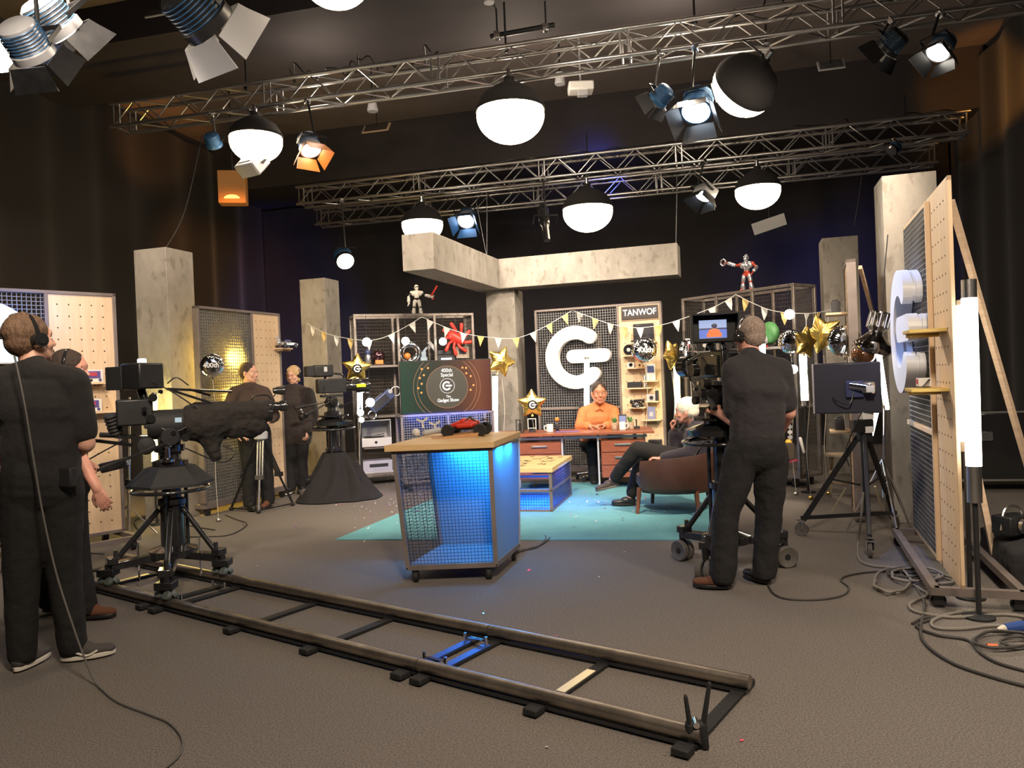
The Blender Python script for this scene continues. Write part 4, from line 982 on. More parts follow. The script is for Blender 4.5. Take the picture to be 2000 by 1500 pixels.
MB(T(0, -.13, -.19) @ UP).prism([(.12 * cos(pi * i / 16), .06 * sin(pi * i / 16)) for i in range(17)], .004).build('lens', glow('amber_lens', (1, .55, .12), 2.5), t); MB().cyl((0, 0, .26), (0, 0, ceil_z(t.location) - t.location.z), .014, n=8).build('hanging_pole', dgrey, t)
# ---------------------------------------------------------------- tube lamps
def tube_lamp(px, y0, y1, d, label, m, r=.032, stand=True, px1=None, cap=.03):
    a = P(px, y0, d); b_ = P(px if px1 is None else px1, y1, d)
    t = thing('tube_lamp', label, 'light', (b_.x, b_.y, 0), 0, 'upright tube lamps round the set'); o = V((b_.x, b_.y, 0)); a = a - o; b_ = b_ - o
    u = (a - b_).normalized(); MB().cyl(b_, a, r, n=16).build('tube', m, t)
    MB().cyl(a, a + u * cap, r * .95).build('end_cap', alu, t); MB().cyl(b_ - u * cap * 2, b_, r * .95).build('end_cap', alu, t)
    if stand:
        MB().cyl(b_ - u * cap * 2, (b_.x * .6, 0, .02), .014, n=10).build('pole', dgrey, t)
        MB().lathe([(.08, 0), (.08, .012), (.02, .02), (.001, .03)], 24).build('foot', matte, t)
    return t
tube_lamp(1893, 582, 910, 4.15, 'brightest tall white tube lamp on a stand, right of the edge-on flat', tubeglow, .040, cap=.10, px1=1902)
tube_lamp(1877, 596, 862, 4.50, 'slimmer white tube lamp tucked behind the brightest tube at the right', tubeglow, .026, px1=1885)
tube_lamp(967, 735, 850, 10.25, 'white tube lamp beside the screen under the gold star balloon', tubeglow, .038)
tube_lamp(1146, 702, 792, 10.33, 'white tube lamp behind the presenter, below the big lit sign', tubeglow, .036, px1=1146)
tube_lamp(1321, 712, 812, 9.9, 'yellowish tube lamp left of the camera operator, behind the white-haired man', tubeyel, .04, px1=1324)
tube_lamp(1568, 692, 782, 8.5, 'white tube lamp under the twin gold star balloons', tubeglow, .040, px1=1572)
tube_lamp(1489, 672, 770, 9.0, 'tube lamp mostly hidden behind the camera operator, by his right shoulder', tubeglow, .036)
tube_lamp(703, 735, 806, 10.1, 'bluish-white tube lamp in front of the left rack under a star balloon', glow('tube_lamp_cool', (.85, .96, 1), 7.0), .036)
tube_lamp(302, 772, 905, 8.1, 'yellow tube lamp behind the big draped camera, lighting the left pillar', tubeyel, .03)
tube_lamp(405, 742, 880, 9.0, 'yellow tube lamp beside the left pillar in front of the lattice', tubeyel, .028)
lamp('POINT', P(302, 800, 8.05), None, 26, (1, .80, .22), .12); lamp('POINT', P(418, 780, 8.95), None, 70, (1, .62, .10), .12); lamp('POINT', P(432, 700, 9.0), None, 70, (1, .62, .10), .12)
lamp('POINT', P(1895, 740, 4.3) + V((.1, .05, 0)), None, 25, (1, .93, .75), .12)
# tripod lamp pair behind the monitor
t = thing('tube_lamp_stand', 'tripod stand with two glaring white tubes behind the monitor by the right pillar', 'light', (P(1722, 850, 6.3).x, 6.3, 0))
I = parent_matrix(t).inverted()
for a, b_ in (((1716, 688), (1732, 800)), ((1712, 800), (1700, 850))): MB().cyl(I @ P(*a, 6.3), I @ P(*b_, 6.3), .022).build('tube', tubeglow, t)
MB().cyl((0, 0, .30), I @ P(1728, 790, 6.3), .014, n=10).build('pole', chrome, t)
for k in range(3): MB().cyl((0, 0, .62), (.30 * cos(2.1 * k + .4), .30 * sin(2.1 * k + .4), .01), .010, n=8).build('leg', chrome, t)
# chrome lamp stand left of the draped camera
t = thing('light_stand', 'slim chrome light stand between the left flat and the draped camera', 'stand', G(252, 1046))
MB().cyl((0, 0, .02), (.06, 0, 1.38), .014).build('pole', chrome, t); MB().cyl((0, 0, .5), (.02, 0, .56), .024).build('collar', black, t)
for k in range(3): MB().cyl((0, 0, .30), (.28 * cos(2.1 * k), .28 * sin(2.1 * k), .01), .008, n=8).build('leg', chrome, t)
# ---------------------------------------------------------------- camera pedestals
def pedestal(x, y, ring_z, ends, label, wheel='big', rz=0, tray='round'):
    t = thing('camera_pedestal', label, 'pedestal', (x, y, 0), 0, 'rolling camera pedestals')
    zb = .26
    MB().lathe([(.17, zb - .05), (.17, zb), (.085, zb + .03), (.085, zb + .32), (.10, zb + .33), (.10, zb + .37), (.066, zb + .38), (.066, ring_z + .02)], 24).build('column', gloss, t)
    for k in range(3): a = 2.1 * k + .5; MB().cyl((.10 * cos(a), .10 * sin(a), zb), (.10 * cos(a), .10 * sin(a), ring_z), .014, n=8).build('guide_rod', black, t)
    if tray == 'round': MB().lathe([(.10, ring_z + .02), (.24, ring_z + .05), (.25, ring_z + .09), (.13, ring_z + .13), (.13, ring_z + .15), (.20, ring_z + .155), (.20, ring_z + .175), (.001, ring_z + .18)], 32).build('top_tray', gloss, t)
    else: MB(T(0, 0, ring_z) @ rotm(0, 0, .5)).lathe([(.30, .03), (.30, .05), (.17, .17), (.12, .18), (.001, .18)], 6).build('top_tray', matte, t, smooth=0)
    r_ = MB(); r_.ring((0, 0, ring_z), (0, 0, 1), .27, .0135, 48, 10); o = r_.build('steering_ring', gloss, t)
    for k in range(3): a = 2.094 * k + .9; MB().cyl((.27 * cos(a), .27 * sin(a), ring_z), (.10 * cos(a), .10 * sin(a), ring_z + .05), .010, n=8).build('spoke', gloss, o)
    for ex, ey in ends:
        e = V((ex - x, ey - y, 0)); u = e.normalized(); s = V((-u.y, u.x, 0))
        b = MB(); b.bar(u * .08 + V((0, 0, zb - .04)), e * .96 + V((0, 0, zb - .06)), .075, .055, (0, 0, 1)); b.bar(e * .86 + V((0, 0, zb - .02)), e * 1.02 + V((0, 0, zb - .02)), .095, .05, (0, 0, 1)); b.build('arm', gloss, t, bevel=.006)
        MB().cyl(u * .09 + V((0, 0, zb + .30)), e * .84 + V((0, 0, zb)), .020, n=12).build('brace', gloss, t)
        MB().cyl(e * .88 + V((0, 0, zb)), e * .88 + V((0, 0, zb + .05)), .016, n=10).build('knob', dgrey, t)
        if wheel == 'big':
            MB().cyl(e + V((0, 0, .10)), e + V((0, 0, zb - .03)), .022).build('swivel', black, t)
            for q in (-.030, .030):
                w_ = MB(); c = e + s * q * 1.0 + V((0, 0, .078)); w_.M = T(*c) @ Matrix((u, V((0, 0, 1)), s)).transposed().to_4x4() if 0 else Matrix.Translation(c) @ s.to_track_quat('Z', 'Y').to_matrix().to_4x4()
                w_.lathe([(.040, -.012), (.070, -.022), (.078, -.014), (.078, .014), (.070, .022), (.040, .012)], 28); wo = w_.build('wheel', rubber, t)
                h = MB(w_.M); h.lathe([(.001, -.020), (.018, -.020), (.022, -.012), (.042, -.010), (.042, .010), (.022, .012), (.018, .020), (.001, .020)], 20); h.build('hub', gloss, wo)
        else:
            MB().cyl(e + V((0, 0, .12)), e + V((0, 0, zb - .04)), .022).build('swivel', black, t); MB().box(e + V((0, 0, .165)), (.12, .10, .05)).build('bogie', black, t, bevel=.006)
            for q, v in ((-1, -1), (1, -1), (-1, 1), (1, 1)):
                c = e + td * q * .045 + tn * v * .022 + V((0, 0, .108)); w_ = MB(Matrix.Translation(c) @ (tn * v * .8 + V((0, 0, .6))).to_track_quat('Z', 'Y').to_matrix().to_4x4())
                w_.lathe([(.012, -.016), (.028, -.016), (.032, -.008), (.032, .008), (.028, .016), (.012, .016)], 16); w_.build('wheel', mat('grey_green_wheel', (.10, .12, .11), .6), t)
            MB().cyl(e * .55 + V((0, 0, .02)) + V((0, 0, .04)), e * .55 + V((0, 0, zb + .08)), .007, n=8).build('levelling_screw', chrome, t)
    return t
def onrail(x, y, g): p = V((x, y, 0)); p -= tn * ((p - V((n_end.x, n_end.y, 0))).dot(tn) - g); return p.x, p.y
pedD = pedestal(-2.55, 5.60, .70, (onrail(*G(330, 1176, .05).xy, 0), onrail(*G(430, 1130, .05).xy, gauge), onrail(*G(216, 1148, .05).xy, 0)), 'black camera dolly standing on the track rails, under the draped camera', 'track', tray='hex')
def pedG(px, py): q = G(px, py); return (q.x, q.y)
pedC = pedestal(1.46, 5.32, .915, (pedG(1334, 1094), pedG(1380, 1137), pedG(1534, 1107)), 'black rolling camera pedestal with big grey wheels in front of the camera operator')
pedM = pedestal(-2.28, 9.55, .87, ((-2.6, 9.4), (-1.95, 9.35), (-2.25, 9.95)), 'black camera pedestal with its base wrapped in black cloth')
# floor cloth on the middle pedestal
random.seed(5); vs = []; fs = []; NA, NR = 72, 14
ctr = V((-2.22, 9.45, 0))
for i in range(NA):
    a = 2 * pi * i / NA; ro = .36 + .18 * max(0, cos(a - .1)) + .16 * max(0, cos(a - 3.45)) + .05 * noise.noise((cos(a) * 2.5, sin(a) * 2.5, 3)); 
    for k in range(NR + 1):
        f = k / NR; r = .14 + (ro - .14) * f ** 1.25; z = .56 * (1 - f) ** 1.05 + .012
        z += .16 * noise.noise((cos(a) * r * 5, sin(a) * r * 5, 9)) * f * (1 - f) * 2 + .26 * sin(a * 9 + 1.7 * sin(a * 2) + 3 * f) * f * (1 - f); z = max(z, .006 + (NR - k) * .002)
        vs.append(ctr + V((r * cos(a) - .06 * (1 - f), r * sin(a) + .1 * (1 - f), z)))
for i in range(NA):
    for k in range(NR): p0 = i * (NR + 1) + k; p1 = ((i + 1) % NA) * (NR + 1) + k; fs.append((p0, p0 + 1, p1 + 1, p1))
b = MB(); b.add(vs, fs); one(b, 'cloth_cover', mat('black_duvetyne', (.010, .009, .010), .95, bump=.5, bs=9, bdist=.04), 'heap of black cloth spread over the base of the middle camera pedestal', 'cloth', smooth=75)
# ---------------------------------------------------------------- studio cameras
yel = mat('yellow_label', (.85, .72, .02), .5)
def pan_head(t, z0=0, s=1):
    b = MB(T(0, 0, z0)); b.lathe([(.10 * s, 0), (.10 * s, .03), (.06 * s, .045), (.055 * s, .09), (.085 * s, .10), (.085 * s, .15)], 20); b.build('pan_head', gloss, t)
    b = MB(T(0, 0, z0)); b.cyl((-.12 * s, 0, .17 * s), (.12 * s, 0, .17 * s), .052 * s, n=20); b.box((0, 0, .235 * s), (.14 * s, .26 * s, .03)); b.box((0, 0, .15), (.10 * s, .12 * s, .12 * s)); b.build('tilt_block', black, t, bevel=.004)
def pan_bar(t, p0, p1, z):
    o = MB().cyl(p0, p1, .011, n=10).build('pan_bar', gloss, t); u = (V(p1) - V(p0)).normalized(); MB().cyl(V(p1) - u * .13, p1, .019, n=12).build('grip', tyre, o)
def knobs(t, pts, r=.022):
    for p in pts: MB().cyl(p, V(p) + V((.03, 0, 0)), r, n=14).build('knob', chrome if r < .02 else gloss, t)
def cam_cables(t, pts):
    for p in pts: MB().tube(cr(p, 6), .005, 6).build('cable', black, t)
# camera worked by the grey-haired operator
c = thing('studio_camera', 'black broadcast camera with a lit viewfinder, worked by the grey-haired operator', 'camera', (pedC.location.x - .01, pedC.location.y + .01, 1.09), radians(15))
pan_head(c); Z = .27
MB().box((0, .0, Z + .10), (.13, .34, .19)).build('body', black, c, bevel=.012)
MB().box((-.07, -.02, Z + .09), (.02, .22, .14)).build('side_panel', gloss, c, bevel=.004); MB().box((.0, -.18, Z + .09), (.10, .07, .15)).build('battery', matte, c, bevel=.008)
MB(T(0, .17, Z + .09) @ rotm(-pi / 2, 0, 0)).lathe([(.052, 0), (.055, .05), (.068, .06), (.070, .15), (.060, .16), (.070, .20), (.082, .21), (.084, .31), (.072, .31), (.050, .26), (.001, .25)], 28).build('lens', gloss, c)
b = MB(); b.tube(cr([(0, -.10, Z + .20), (0, -.06, Z + .25), (0, .10, Z + .25), (0, .14, Z + .20)], 5), .014, 8); b.build('handle', gloss, c)
v = MB(T(-.05, -.05, Z + .34) @ rotm(0, 0, radians(-24))); v.box((0, 0, .0), (.30, .10, .19)); o = v.build('viewfinder', black, c, bevel=.012)
A = v.M @ T(-.01, -.052, .0) @ UP
MB(A).box((0, 0, 0), (.185, .125, .002)).build('screen', glow('viewfinder_sky', (.45, .55, .85), .9), o)
b = MB(A); b.box((0, -.030, .0015), (.185, .062, .002)); b.build('screen_picture', glow('viewfinder_blue', (.16, .25, .75), .9), o)
b = MB(A); b.sph((.008, -.018, .002), (.040, .026, .003), 14); b.box((.008, -.040, .002), (.10, .03, .003)); b.build('screen_picture', glow('viewfinder_orange', (1, .22, .06), 1.0), o)
b = MB(A); b.sph((.010, .022, .002), (.020, .016, .003), 12); b.box((0, .002, .0025), (.185, .010, .002)); b.build('screen_picture', glow('viewfinder_dark', (.06, .05, .09), 1), o)
h = MB(v.M)
for s in (-1, 1): h.box((s * .155, -.07, 0), (.012, .16, .19))
h.box((0, -.07, .10), (.32, .16, .012)); h.build('hood', matte, o)
MB(v.M).cyl((-.03, 0, -.10), (.03, .05, -.20), .022).build('arm', gloss, o)
b = MB(); b.cyl((-.12, .07, Z + .06), (-.17, .07, Z + .06), .045, .045, 20); b.cyl((-.10, -.06, Z - .03), (-.16, -.06, Z - .03), .028); b.build('focus_wheel', gloss, c)
pan_bar(c, (-.12, -.05, .16), (-.17, -.24, .07), 0); pan_bar(c, (.10, -.05, .16), (.14, -.24, .15), 0)
knobs(c, [(-.16, -.02, .17), (-.17, .05, .12), (-.15, -.10, .05)], .03); knobs(c, [(-.16, .0, .24), (-.15, .08, .2)], .014)
cam_cables(c, [[(-.02, -.22, Z + .12), (-.10, -.26, .2), (-.08, -.2, 0), (-.02, -.12, -.2)], [(-.07, .1, Z + .18), (-.16, .15, Z + .10), (-.13, .1, Z - .06), (-.05, 0, .08)], [(-.03, -.2, Z + .05), (.10, -.25, .1), (.06, -.1, -.05)]])
# camera on the cloth-covered pedestal
c = thing('studio_camera', 'black broadcast camera with yellow label facing right above the cloth-covered pedestal', 'camera', (-2.28, 9.55, 1.05), radians(-62))
pan_head(c); Z = .27
MB().box((0, 0, Z + .09), (.14, .36, .18)).build('body', black, c, bevel=.012)
MB(T(0, .18, Z + .08) @ rotm(-pi / 2, 0, 0)).lathe([(.06, 0), (.065, .12), (.09, .15), (.095, .30), (.08, .30), (.001, .27)], 24).build('lens', gloss, c)
MB().box((.102, .36, Z + .08), (.006, .12, .04)).build('yellow_label', yel, c, bevel=.002)
o = MB(T(-.02, -.10, Z + .28)).box((0, 0, 0), (.20, .24, .15)).build('viewfinder', black, c, bevel=.02); MB(T(-.02, -.10, Z + .28)).box((.101, .02, .02), (.004, .04, .06)).build('label', lgrey, o)
MB(T(-.02, -.10, Z + .28)).box((0, -.16, 0), (.18, .10, .13)).build('hood', matte, o, bevel=.01)
b = MB(); b.tube(cr([(0, -.08, Z + .18), (0, -.02, Z + .24), (0, .14, Z + .23), (0, .18, Z + .17)], 5), .013, 8); b.build('handle', gloss, c)
pan_bar(c, (.10, -.05, .16), (.25, -.40, .02), 0); pan_bar(c, (-.10, -.05, .16), (-.2, -.40, .10), 0)
MB().cyl((.16, -.36, .02), (.20, -.44, -.02), .035).build('zoom_grip', gloss, c); knobs(c, [(.12, 0, .17), (.12, .08, .10)], .03)
cam_cables(c, [[(.07, -.1, Z + .1), (.16, -.12, Z), (.12, -.05, .05)], [(.05, .3, Z + .02), (.09, .26, Z - .1), (.03, .1, .1)]])
# camera on the track dolly, heavily draped
c = thing('studio_camera', 'big black camera on the track dolly with its long lens wrapped in black cloth', 'camera', (-2.55, 5.60, .88), radians(-62))
pan_head(c, 0, 1.25); Z = .30
MB().box((0, -.22, Z + .10), (.15, .24, .19)).build('body', black, c, bevel=.012)
MB(T(0, -.14, Z + .0) @ rotm(-pi / 2, 0, 0)).lathe([(.10, 0), (.108, .02), (.108, .26), (.10, .30)], 28).build('lens_barrel', matte, c)
MB(T(.108, .06, Z + .03)).box((0, 0, 0), (.006, .045, .035)).build('badge', mat('pale_blue_badge', (.4, .6, .8), .3), c)
cov = MB(); cov.cap((0, .20, Z + .0), (0, .34, Z + .01), .150, .145); cov.cap((0, .30, Z + .04), (0, .66, Z + .05), .110, .090); cov.cap((.02, .27, Z - .06), (.03, .31, Z - .26), .11, .045); cov.cap((0, .45, Z - .04), (0, .62, Z - .05), .10, .09); cov.cap((.0, .34, Z + .09), (0, .64, Z + .09), .06, .05)
blend(cov, 'cloth_wrap', mat('black_wrap_cloth', (.016, .013, .011), .9, bump=.6, bs=22, bdist=.03), c, .012, 3, .045, .09)
MB().cyl((0, .66, Z + .04), (0, .74, Z + .04), .065, .07, 24).build('lens_front', gloss, c)
MB().bar((0, -.35, Z - .07), (0, .40, Z - .13), .05, .02).build('support_bar', gloss, c)
vf = thing('x', '', 'x') if 0 else None
A = T(-.03, -.17, Z + .36) @ rotm(0, 0, radians(40))
o = MB(A).box((.02, 0, .0), (.19, .22, .19)).build('viewfinder', black, c, bevel=.014); MB(A).box((-.14, -.02, -.01), (.16, .19, .17)).build('hood', matte, o, bevel=.006)
MB(A).box((.02, .0, .11), (.05, .05, .04)).build('tally_light', glow('tally', (1, .95, .9), 1.5), o, bevel=.01)
b = MB(A); b.cyl((0, 0, -.10), (.05, 0, -.22), .03); b.build('arm', gloss, o)
b = MB(T(-.02, -.36, Z + .02) @ rotm(radians(20), 0, radians(40)))
for k in range(6): b.lathe([(.040, k * .026 - .08), (.050, k * .026 - .067), (.040, k * .026 - .054)], 18)
b.build('rubber_bellows', tyre, c)
pan_bar(c, (.13, -.02, .17), (.36, -.62, -.02), 0); pan_bar(c, (-.12, -.02, .2), (-.25, -.45, .24), 0)
MB().bar((.10, -.25, .17), (-.18, -.55, .22), .022, .022).build('cross_bar', gloss, c); MB().box((.22, -.30, .10), (.07, .18, .07), rotm(.2, 0, -.3)).build('zoom_control', gloss, c, bevel=.012)
MB(T(.10, -.16, .16) @ rotm(0, pi / 2, 0)).lathe([(.001, 0), (.060, 0), (.065, .02), (.055, .035), (.001, .04)], 24).build('drag_dial', dgrey, c); MB(T(.11, -.02, .03)).lathe([(.045, 0), (.045, .02), (.02, .03), (.02, .10), (.035, .11), (.035, .14)], 18).build('chrome_lock', chrome, c)
b = MB(); 
for p0, p1 in (((.06, 0, Z + .26), (.02, .45, Z + .22)), ((-.06, 0, Z + .26), (.02, .45, Z + .22)), ((.06, 0, Z + .26), (.06, .3, Z + .14)), ((.06, .15, Z + .25), (-.05, .3, Z + .2))): b.cyl(p0, p1, .009, n=8)
b.build('rod_cage', gloss, c); knobs(c, [(.09, -.10, Z + .20), (.09, -.12, Z + .05), (.12, .1, .2)], .03); knobs(c, [(.10, -.05, Z + .24), (.11, -.16, Z + .12), (.13, .02, .24)], .017)
cam_cables(c, [[(.08, .18, Z + .14), (.13, .20, Z + .05), (.12, .05, Z - .05), (.09, -.1, Z)], [(.1, .1, .12), (.15, .34, .0), (.12, .44, .06), (.1, .36, .12)], [(.09, 0, Z + .30), (.12, .06, Z + .34), (.1, .14, Z + .28)], [(-.05, -.3, .2), (-.1, -.75, -.1), (-.05, -.7, -.5), (.0, -.45, -.6)], [(.06, -.1, Z + .32), (.14, .05, Z + .22), (.1, .2, Z + .1)]])
# ---------------------------------------------------------------- grey tripod with a small camera
f0, f1, f2 = G(505, 1003), G(572, 988), G(452, 997); cx_ = (f0 + f1 + f2) / 3; ap = V((f0.x + .03, f0.y + .10, .90))
t = thing('camera_tripod', 'grey and black tripod in front of the dark-haired man, holding a small camera', 'tripod', (ap.x, ap.y, 0)); o = V((ap.x, ap.y, 0))
for k, f in enumerate((f0, f1, f2)):
    a = ap - o; b_ = f - o; s = V((-(b_.y), b_.x, 0)).normalized() * .035; m_ = alu if k == 0 else black
    mid = a.lerp(b_, .55); g = MB()
    for q in (-1, 1): g.cyl(a + s * q, mid + s * q, .011, n=8)
    g.cyl(a, mid, .008, n=8); g.box(mid, (.09, .05, .05)); g.cyl(mid, b_ + V((0, 0, .03)), .013, n=8); lo = g.build('leg', m_, t); MB().sph(b_ + V((0, 0, .022)), (.028, .028, .022), 12).build('foot', tyre, lo)
g = MB()
for a, b_ in ((f0, f1), (f0, f2)): g.cyl((a - o) * .97 + V((0, 0, .03)), (b_ - o) * .97 + V((0, 0, .03)), .008, n=6)
g.build('spreader', black, t)
MB(T(0, 0, .86)).lathe([(.03, -.05), (.075, -.02), (.08, .05), (.055, .07), (.05, .10)], 20).build('bowl', lgrey, t); MB(T(0, 0, .97)).box((0, 0, .06), (.13, .12, .15)).build('fluid_head', lgrey, t, bevel=.02)
MB().tube(cr([(-.06, -.03, 1.08), (-.22, -.08, 1.03), (-.32, -.12, .88)], 6), .010, 8).build('pan_bar', palem, t)
c = thing('small_camera', 'small black camera with a shoulder lamp on top of the grey tripod', 'camera', (ap.x + .01, ap.y, 1.112), radians(-60))
MB().box((0, 0, .09), (.14, .26, .16)).build('body', black, c, bevel=.012); MB(T(0, .13, .09) @ rotm(-pi / 2, 0, 0)).lathe([(.05, 0), (.05, .08), (.065, .10), (.065, .16), (.001, .15)], 20).build('lens', gloss, c)
MB().box((.02, -.16, .12), (.10, .10, .09)).build('viewfinder', black, c, bevel=.01); MB().tube(cr([(0, -.1, .17), (0, -.06, .22), (0, .08, .22), (0, .12, .17)], 4), .01, 8).build('handle', gloss, c)
MB(T(0, .20, .27) @ rotm(-pi / 2, 0, 0)).lathe([(.03, -.05), (.045, 0), (.06, .07), (.05, .075), (.001, .06)], 20).build('top_lamp', gloss, c)
MB().cyl((0, .15, .2), (0, .2, .27), .008).build('lamp_arm', gloss, c)
# ---------------------------------------------------------------- monitor on wheeled stand
wl, wm, wr = G(1566, 1046), G(1700, 1089), G(1750, 1036)
sc_ = V(((wl.x + wm.x + wr.x) / 3, (wl.y + wm.y + wr.y) / 3, 0)); sc_ = P(1690, 900, 6.05); sc_.z = 0
t = thing('monitor_stand', 'black wheeled tripod stand carrying the monitor, beside the right pillar', 'stand', sc_)
ap = V((0, 0, .84)); MB().cyl((0, 0, .20), (-.01, 0, 1.22), .026).build('column', black, t); MB().lathe([(.05, .80), (.06, .82), (.06, .88), (.04, .90)], 18).build('collar', dgrey, t)
for f in (wl, wm, wr):
    e = f - sc_; e.z = .13; MB().bar(ap + e.normalized() * .04, e * .96 + V((0, 0, .01)), .030, .042).build('leg', black, t, bevel=.003)
    MB().bar(V((0, 0, .22)), V((e.x, e.y, .15)), .032, .032).build('base_bar', black, t); m1 = ap.lerp(e, .5); MB().bar(m1, V((e.x * .08, e.y * .08, .45)), .014, .014).build('strut', black, t)
    MB().bar(V((e.x * .55, e.y * .55, .19)), V((e.x * .3, e.y * .3, .42)), .012, .012).build('strut', brass, t)
    w_ = MB(); c0_ = V((e.x, e.y, .055)); sd = V((-e.y, e.x, 0)).normalized(); w_.cyl(c0_ - sd * .014, c0_ + sd * .014, .055, n=24); wo = w_.build('caster', rubber, t); k_ = MB(); k_.bar(c0_ + sd * .022, V((e.x * .97, e.y * .97, .13)) + sd * .022, .03, .006); k_.bar(c0_ - sd * .022, V((e.x * .97, e.y * .97, .13)) - sd * .022, .03, .006); k_.box((e.x, e.y, .125), (.06, .06, .01)); k_.build('fork', chrome, wo)
MB().box((0, -.05, 1.02), (.09, .06, .08)).build('white_box', white, t, bevel=.004); MB().box((-.04, -.05, .93), (.16, .07, .10)).build('power_supply', black, t, bevel=.006); MB().box((0, -.052, .90), (.06, .075, .05)).build('label', white, t)
mo = thing('monitor', 'back of a grey-blue monitor on the wheeled black stand, under the balloons', 'monitor', P(1653, 758, 6.02), radians(-24))
mb_ = mat('blue_grey_casing', (.06, .06, .085), .30, metal=.3, coat=.3)
MB().box((0, .02, 0), (.50, .05, .405)).build('casing', mb_, mo, bevel=.012); MB().box((-.243, .0, 0), (.012, .07, .40)).build('bezel', palem, mo, bevel=.003)
MB().box((0, .048, 0), (.46, .004, .36)).build('screen', lensd, mo)
MB().box((.06, -.02, -.01), (.13, .04, .13)).build('mount_plate', mat('blue_plate', (.10, .12, .28), .3, metal=.6), mo, bevel=.006)
b = MB(); b.cyl((.03, -.04, .02), (.15, -.09, .0), .030); b.cyl((.13, -.05, 0), (.19, -.09, 0), .045); b.build('mount_arm', chrome, mo); MB().box((.17, -.125, -.01), (.06, .02, .05)).build('label', white, mo, bevel=.004)
cam_cables(mo, [[(.05, -.05, -.03), (.02, -.08, -.12), (-.07, -.06, -.10), (-.10, -.03, -.07)], [(.10, -.03, -.2), (.03, -.06, -.35), (-.02, -.04, -.5), (0, -.03, -.62)]])
# ---------------------------------------------------------------- people
eyew = mat('eye_white', (.8, .78, .75), .3); iris = mat('dark_brown', (.03, .015, .01), .4)
h_brown = mat('brown_hair', (.075, .040, .022), .7, col2=(.16, .09, .05), var=1, vs=60, bump=.8, bs=120, bdist=.01, stretch=(1, 1, .3))
h_dark = mat('dark_hair', (.040, .024, .018), .7, bump=.8, bs=120, bdist=.01)
h_grey = mat('cropped_grey_hair', (.20, .14, .11), .8, col2=(.36, .28, .23), var=1, vs=70, bump=.8, bs=140, bdist=.01)
h_white = mat('white_hair', (.74, .66, .52), .8, col2=(.88, .82, .70), var=1, vs=40, bump=.3, bs=110, bdist=.006)
h_blond = mat('blonde_hair', (.42, .26, .12), .7, col2=(.60, .42, .22), var=1, vs=50, bump=.8, bs=110, bdist=.01)
whitesole = mat('off_white_sole', (.60, .56, .48), .6); suede = mat('brown_suede', (.12, .045, .022), .9, bump=.3, bs=90); blksh = mat('black_leather_shoe', (.014, .013, .013), .4)
greysh = mat('grey_canvas_shoe', (.06, .052, .05), .8, bump=.2, bs=100)
def PJ(t, px, py, d): return parent_matrix(t).inverted() @ P(px, py, d)
def GJ(t, px, py, z): return parent_matrix(t).inverted() @ G(px, py, z)
def person(label, x, y, rz, group=None): return thing('person', label, 'person', (x, y, 0), radians(rz), group)
# 1 tall crew member at the left edge, back to us
q = G(98, 1306); t = person('tall person in black T-shirt with headphones, back turned, at the left edge', q.x, q.y + .02, -12)
j = lambda px, py, d: PJ(t, px, py, d); D = q.y

J = dict(pelvis=j(82, 932, D), belly=j(80, 878, D), chest=j(78, 800, D + .02), neck=j(66, 724, D + .01), head=j(60, 664, D + .03),
    sl=j(-4, 748, D - .02), el=j(-30, 858, D + .02), wl=j(20, 905, D + .30), sr=j(142, 746, D + .04), er=j(168, 866, D + .06), wr=j(120, 905, D + .32),
    hl=j(48, 960, D - .03), kl=j(42, 1135, D - .02), al=j(44, 1284, D + .0), hr=j(116, 960, D + .05), kr=j(126, 1128, D + .09), ar=j(142, 1268, D + .10), fl=(-.15, 1, 0), fr=(.86, .62, 0))
for k_ in ('al', 'ar'): J[k_].z = .085
f = Fig(1.88, turn=(-18, 6, 0), build=1.02, hand_r={'palm': (-1, .2, 0), 'curl': .9}, hand_l={'palm': (1, .2, 0), 'curl': .9}, **J)
f.body(t, skin); f.shirt(t, tee2, sleeve=.80, g=.018); f.trousers(t, trous, g=.020, cuff=.01); f.eyes(t, eyew, iris)
f.hair(t, h_brown, .8, prims=[((-.03, -.05, .115), (.03, -.03, .118), .022)]); f.headset(t, gloss, True, -1)
for s_ in 'lr':
    so = f.shoe(t, s_, greysh, whitesole)
sw_ = MB(); tr_ = f.j['ar']; fr_ = V(f.j['fr']).normalized(); lt_ = fr_.cross(V((0, 0, 1)))
p0 = V((tr_.x, tr_.y, 0)) + fr_ * .02 + lt_ * .049
sw_.tube(cr([p0 + V((0, 0, .055)), p0 + fr_ * .05 + V((0, 0, .032)), p0 + fr_ * .10 + lt_ * -.004 + V((0, 0, .050))], 6), [.003] + [.007] * 11 + [.003] if 0 else .006, 8); sw_.build('shoe_mark', whitesole, t)
MB().box(j(132, 932, D - .06), (.08, .05, .10)).build('belt_pack', matte, t, bevel=.008)
# headphone cable falling down the back to the floor
pts = [P(28, 695, D - .16), P(36, 730, D - .19), P(50, 800, D - .21), P(66, 900, D - .20), P(85, 1010, D - .19), P(110, 1120, D - .19), P(140, 1215, D - .22), P(165, 1285, D - .24), G(190, 1338, .012), G(228, 1370, .008), G(290, 1395, .008), G(330, 1412, .008), G(355, 1442, .008), G(350, 1475, .008), G(316, 1505, .008)]
one(MB().tube([V((p.x, p.y, max(p.z, .007))) for p in cr(pts, 8)], .0048, 8), 'headphone_cable', mat('grey_cable', (.10, .095, .085), .6), 'long grey cable from the tall person\'s headphones down to the floor', 'cable')
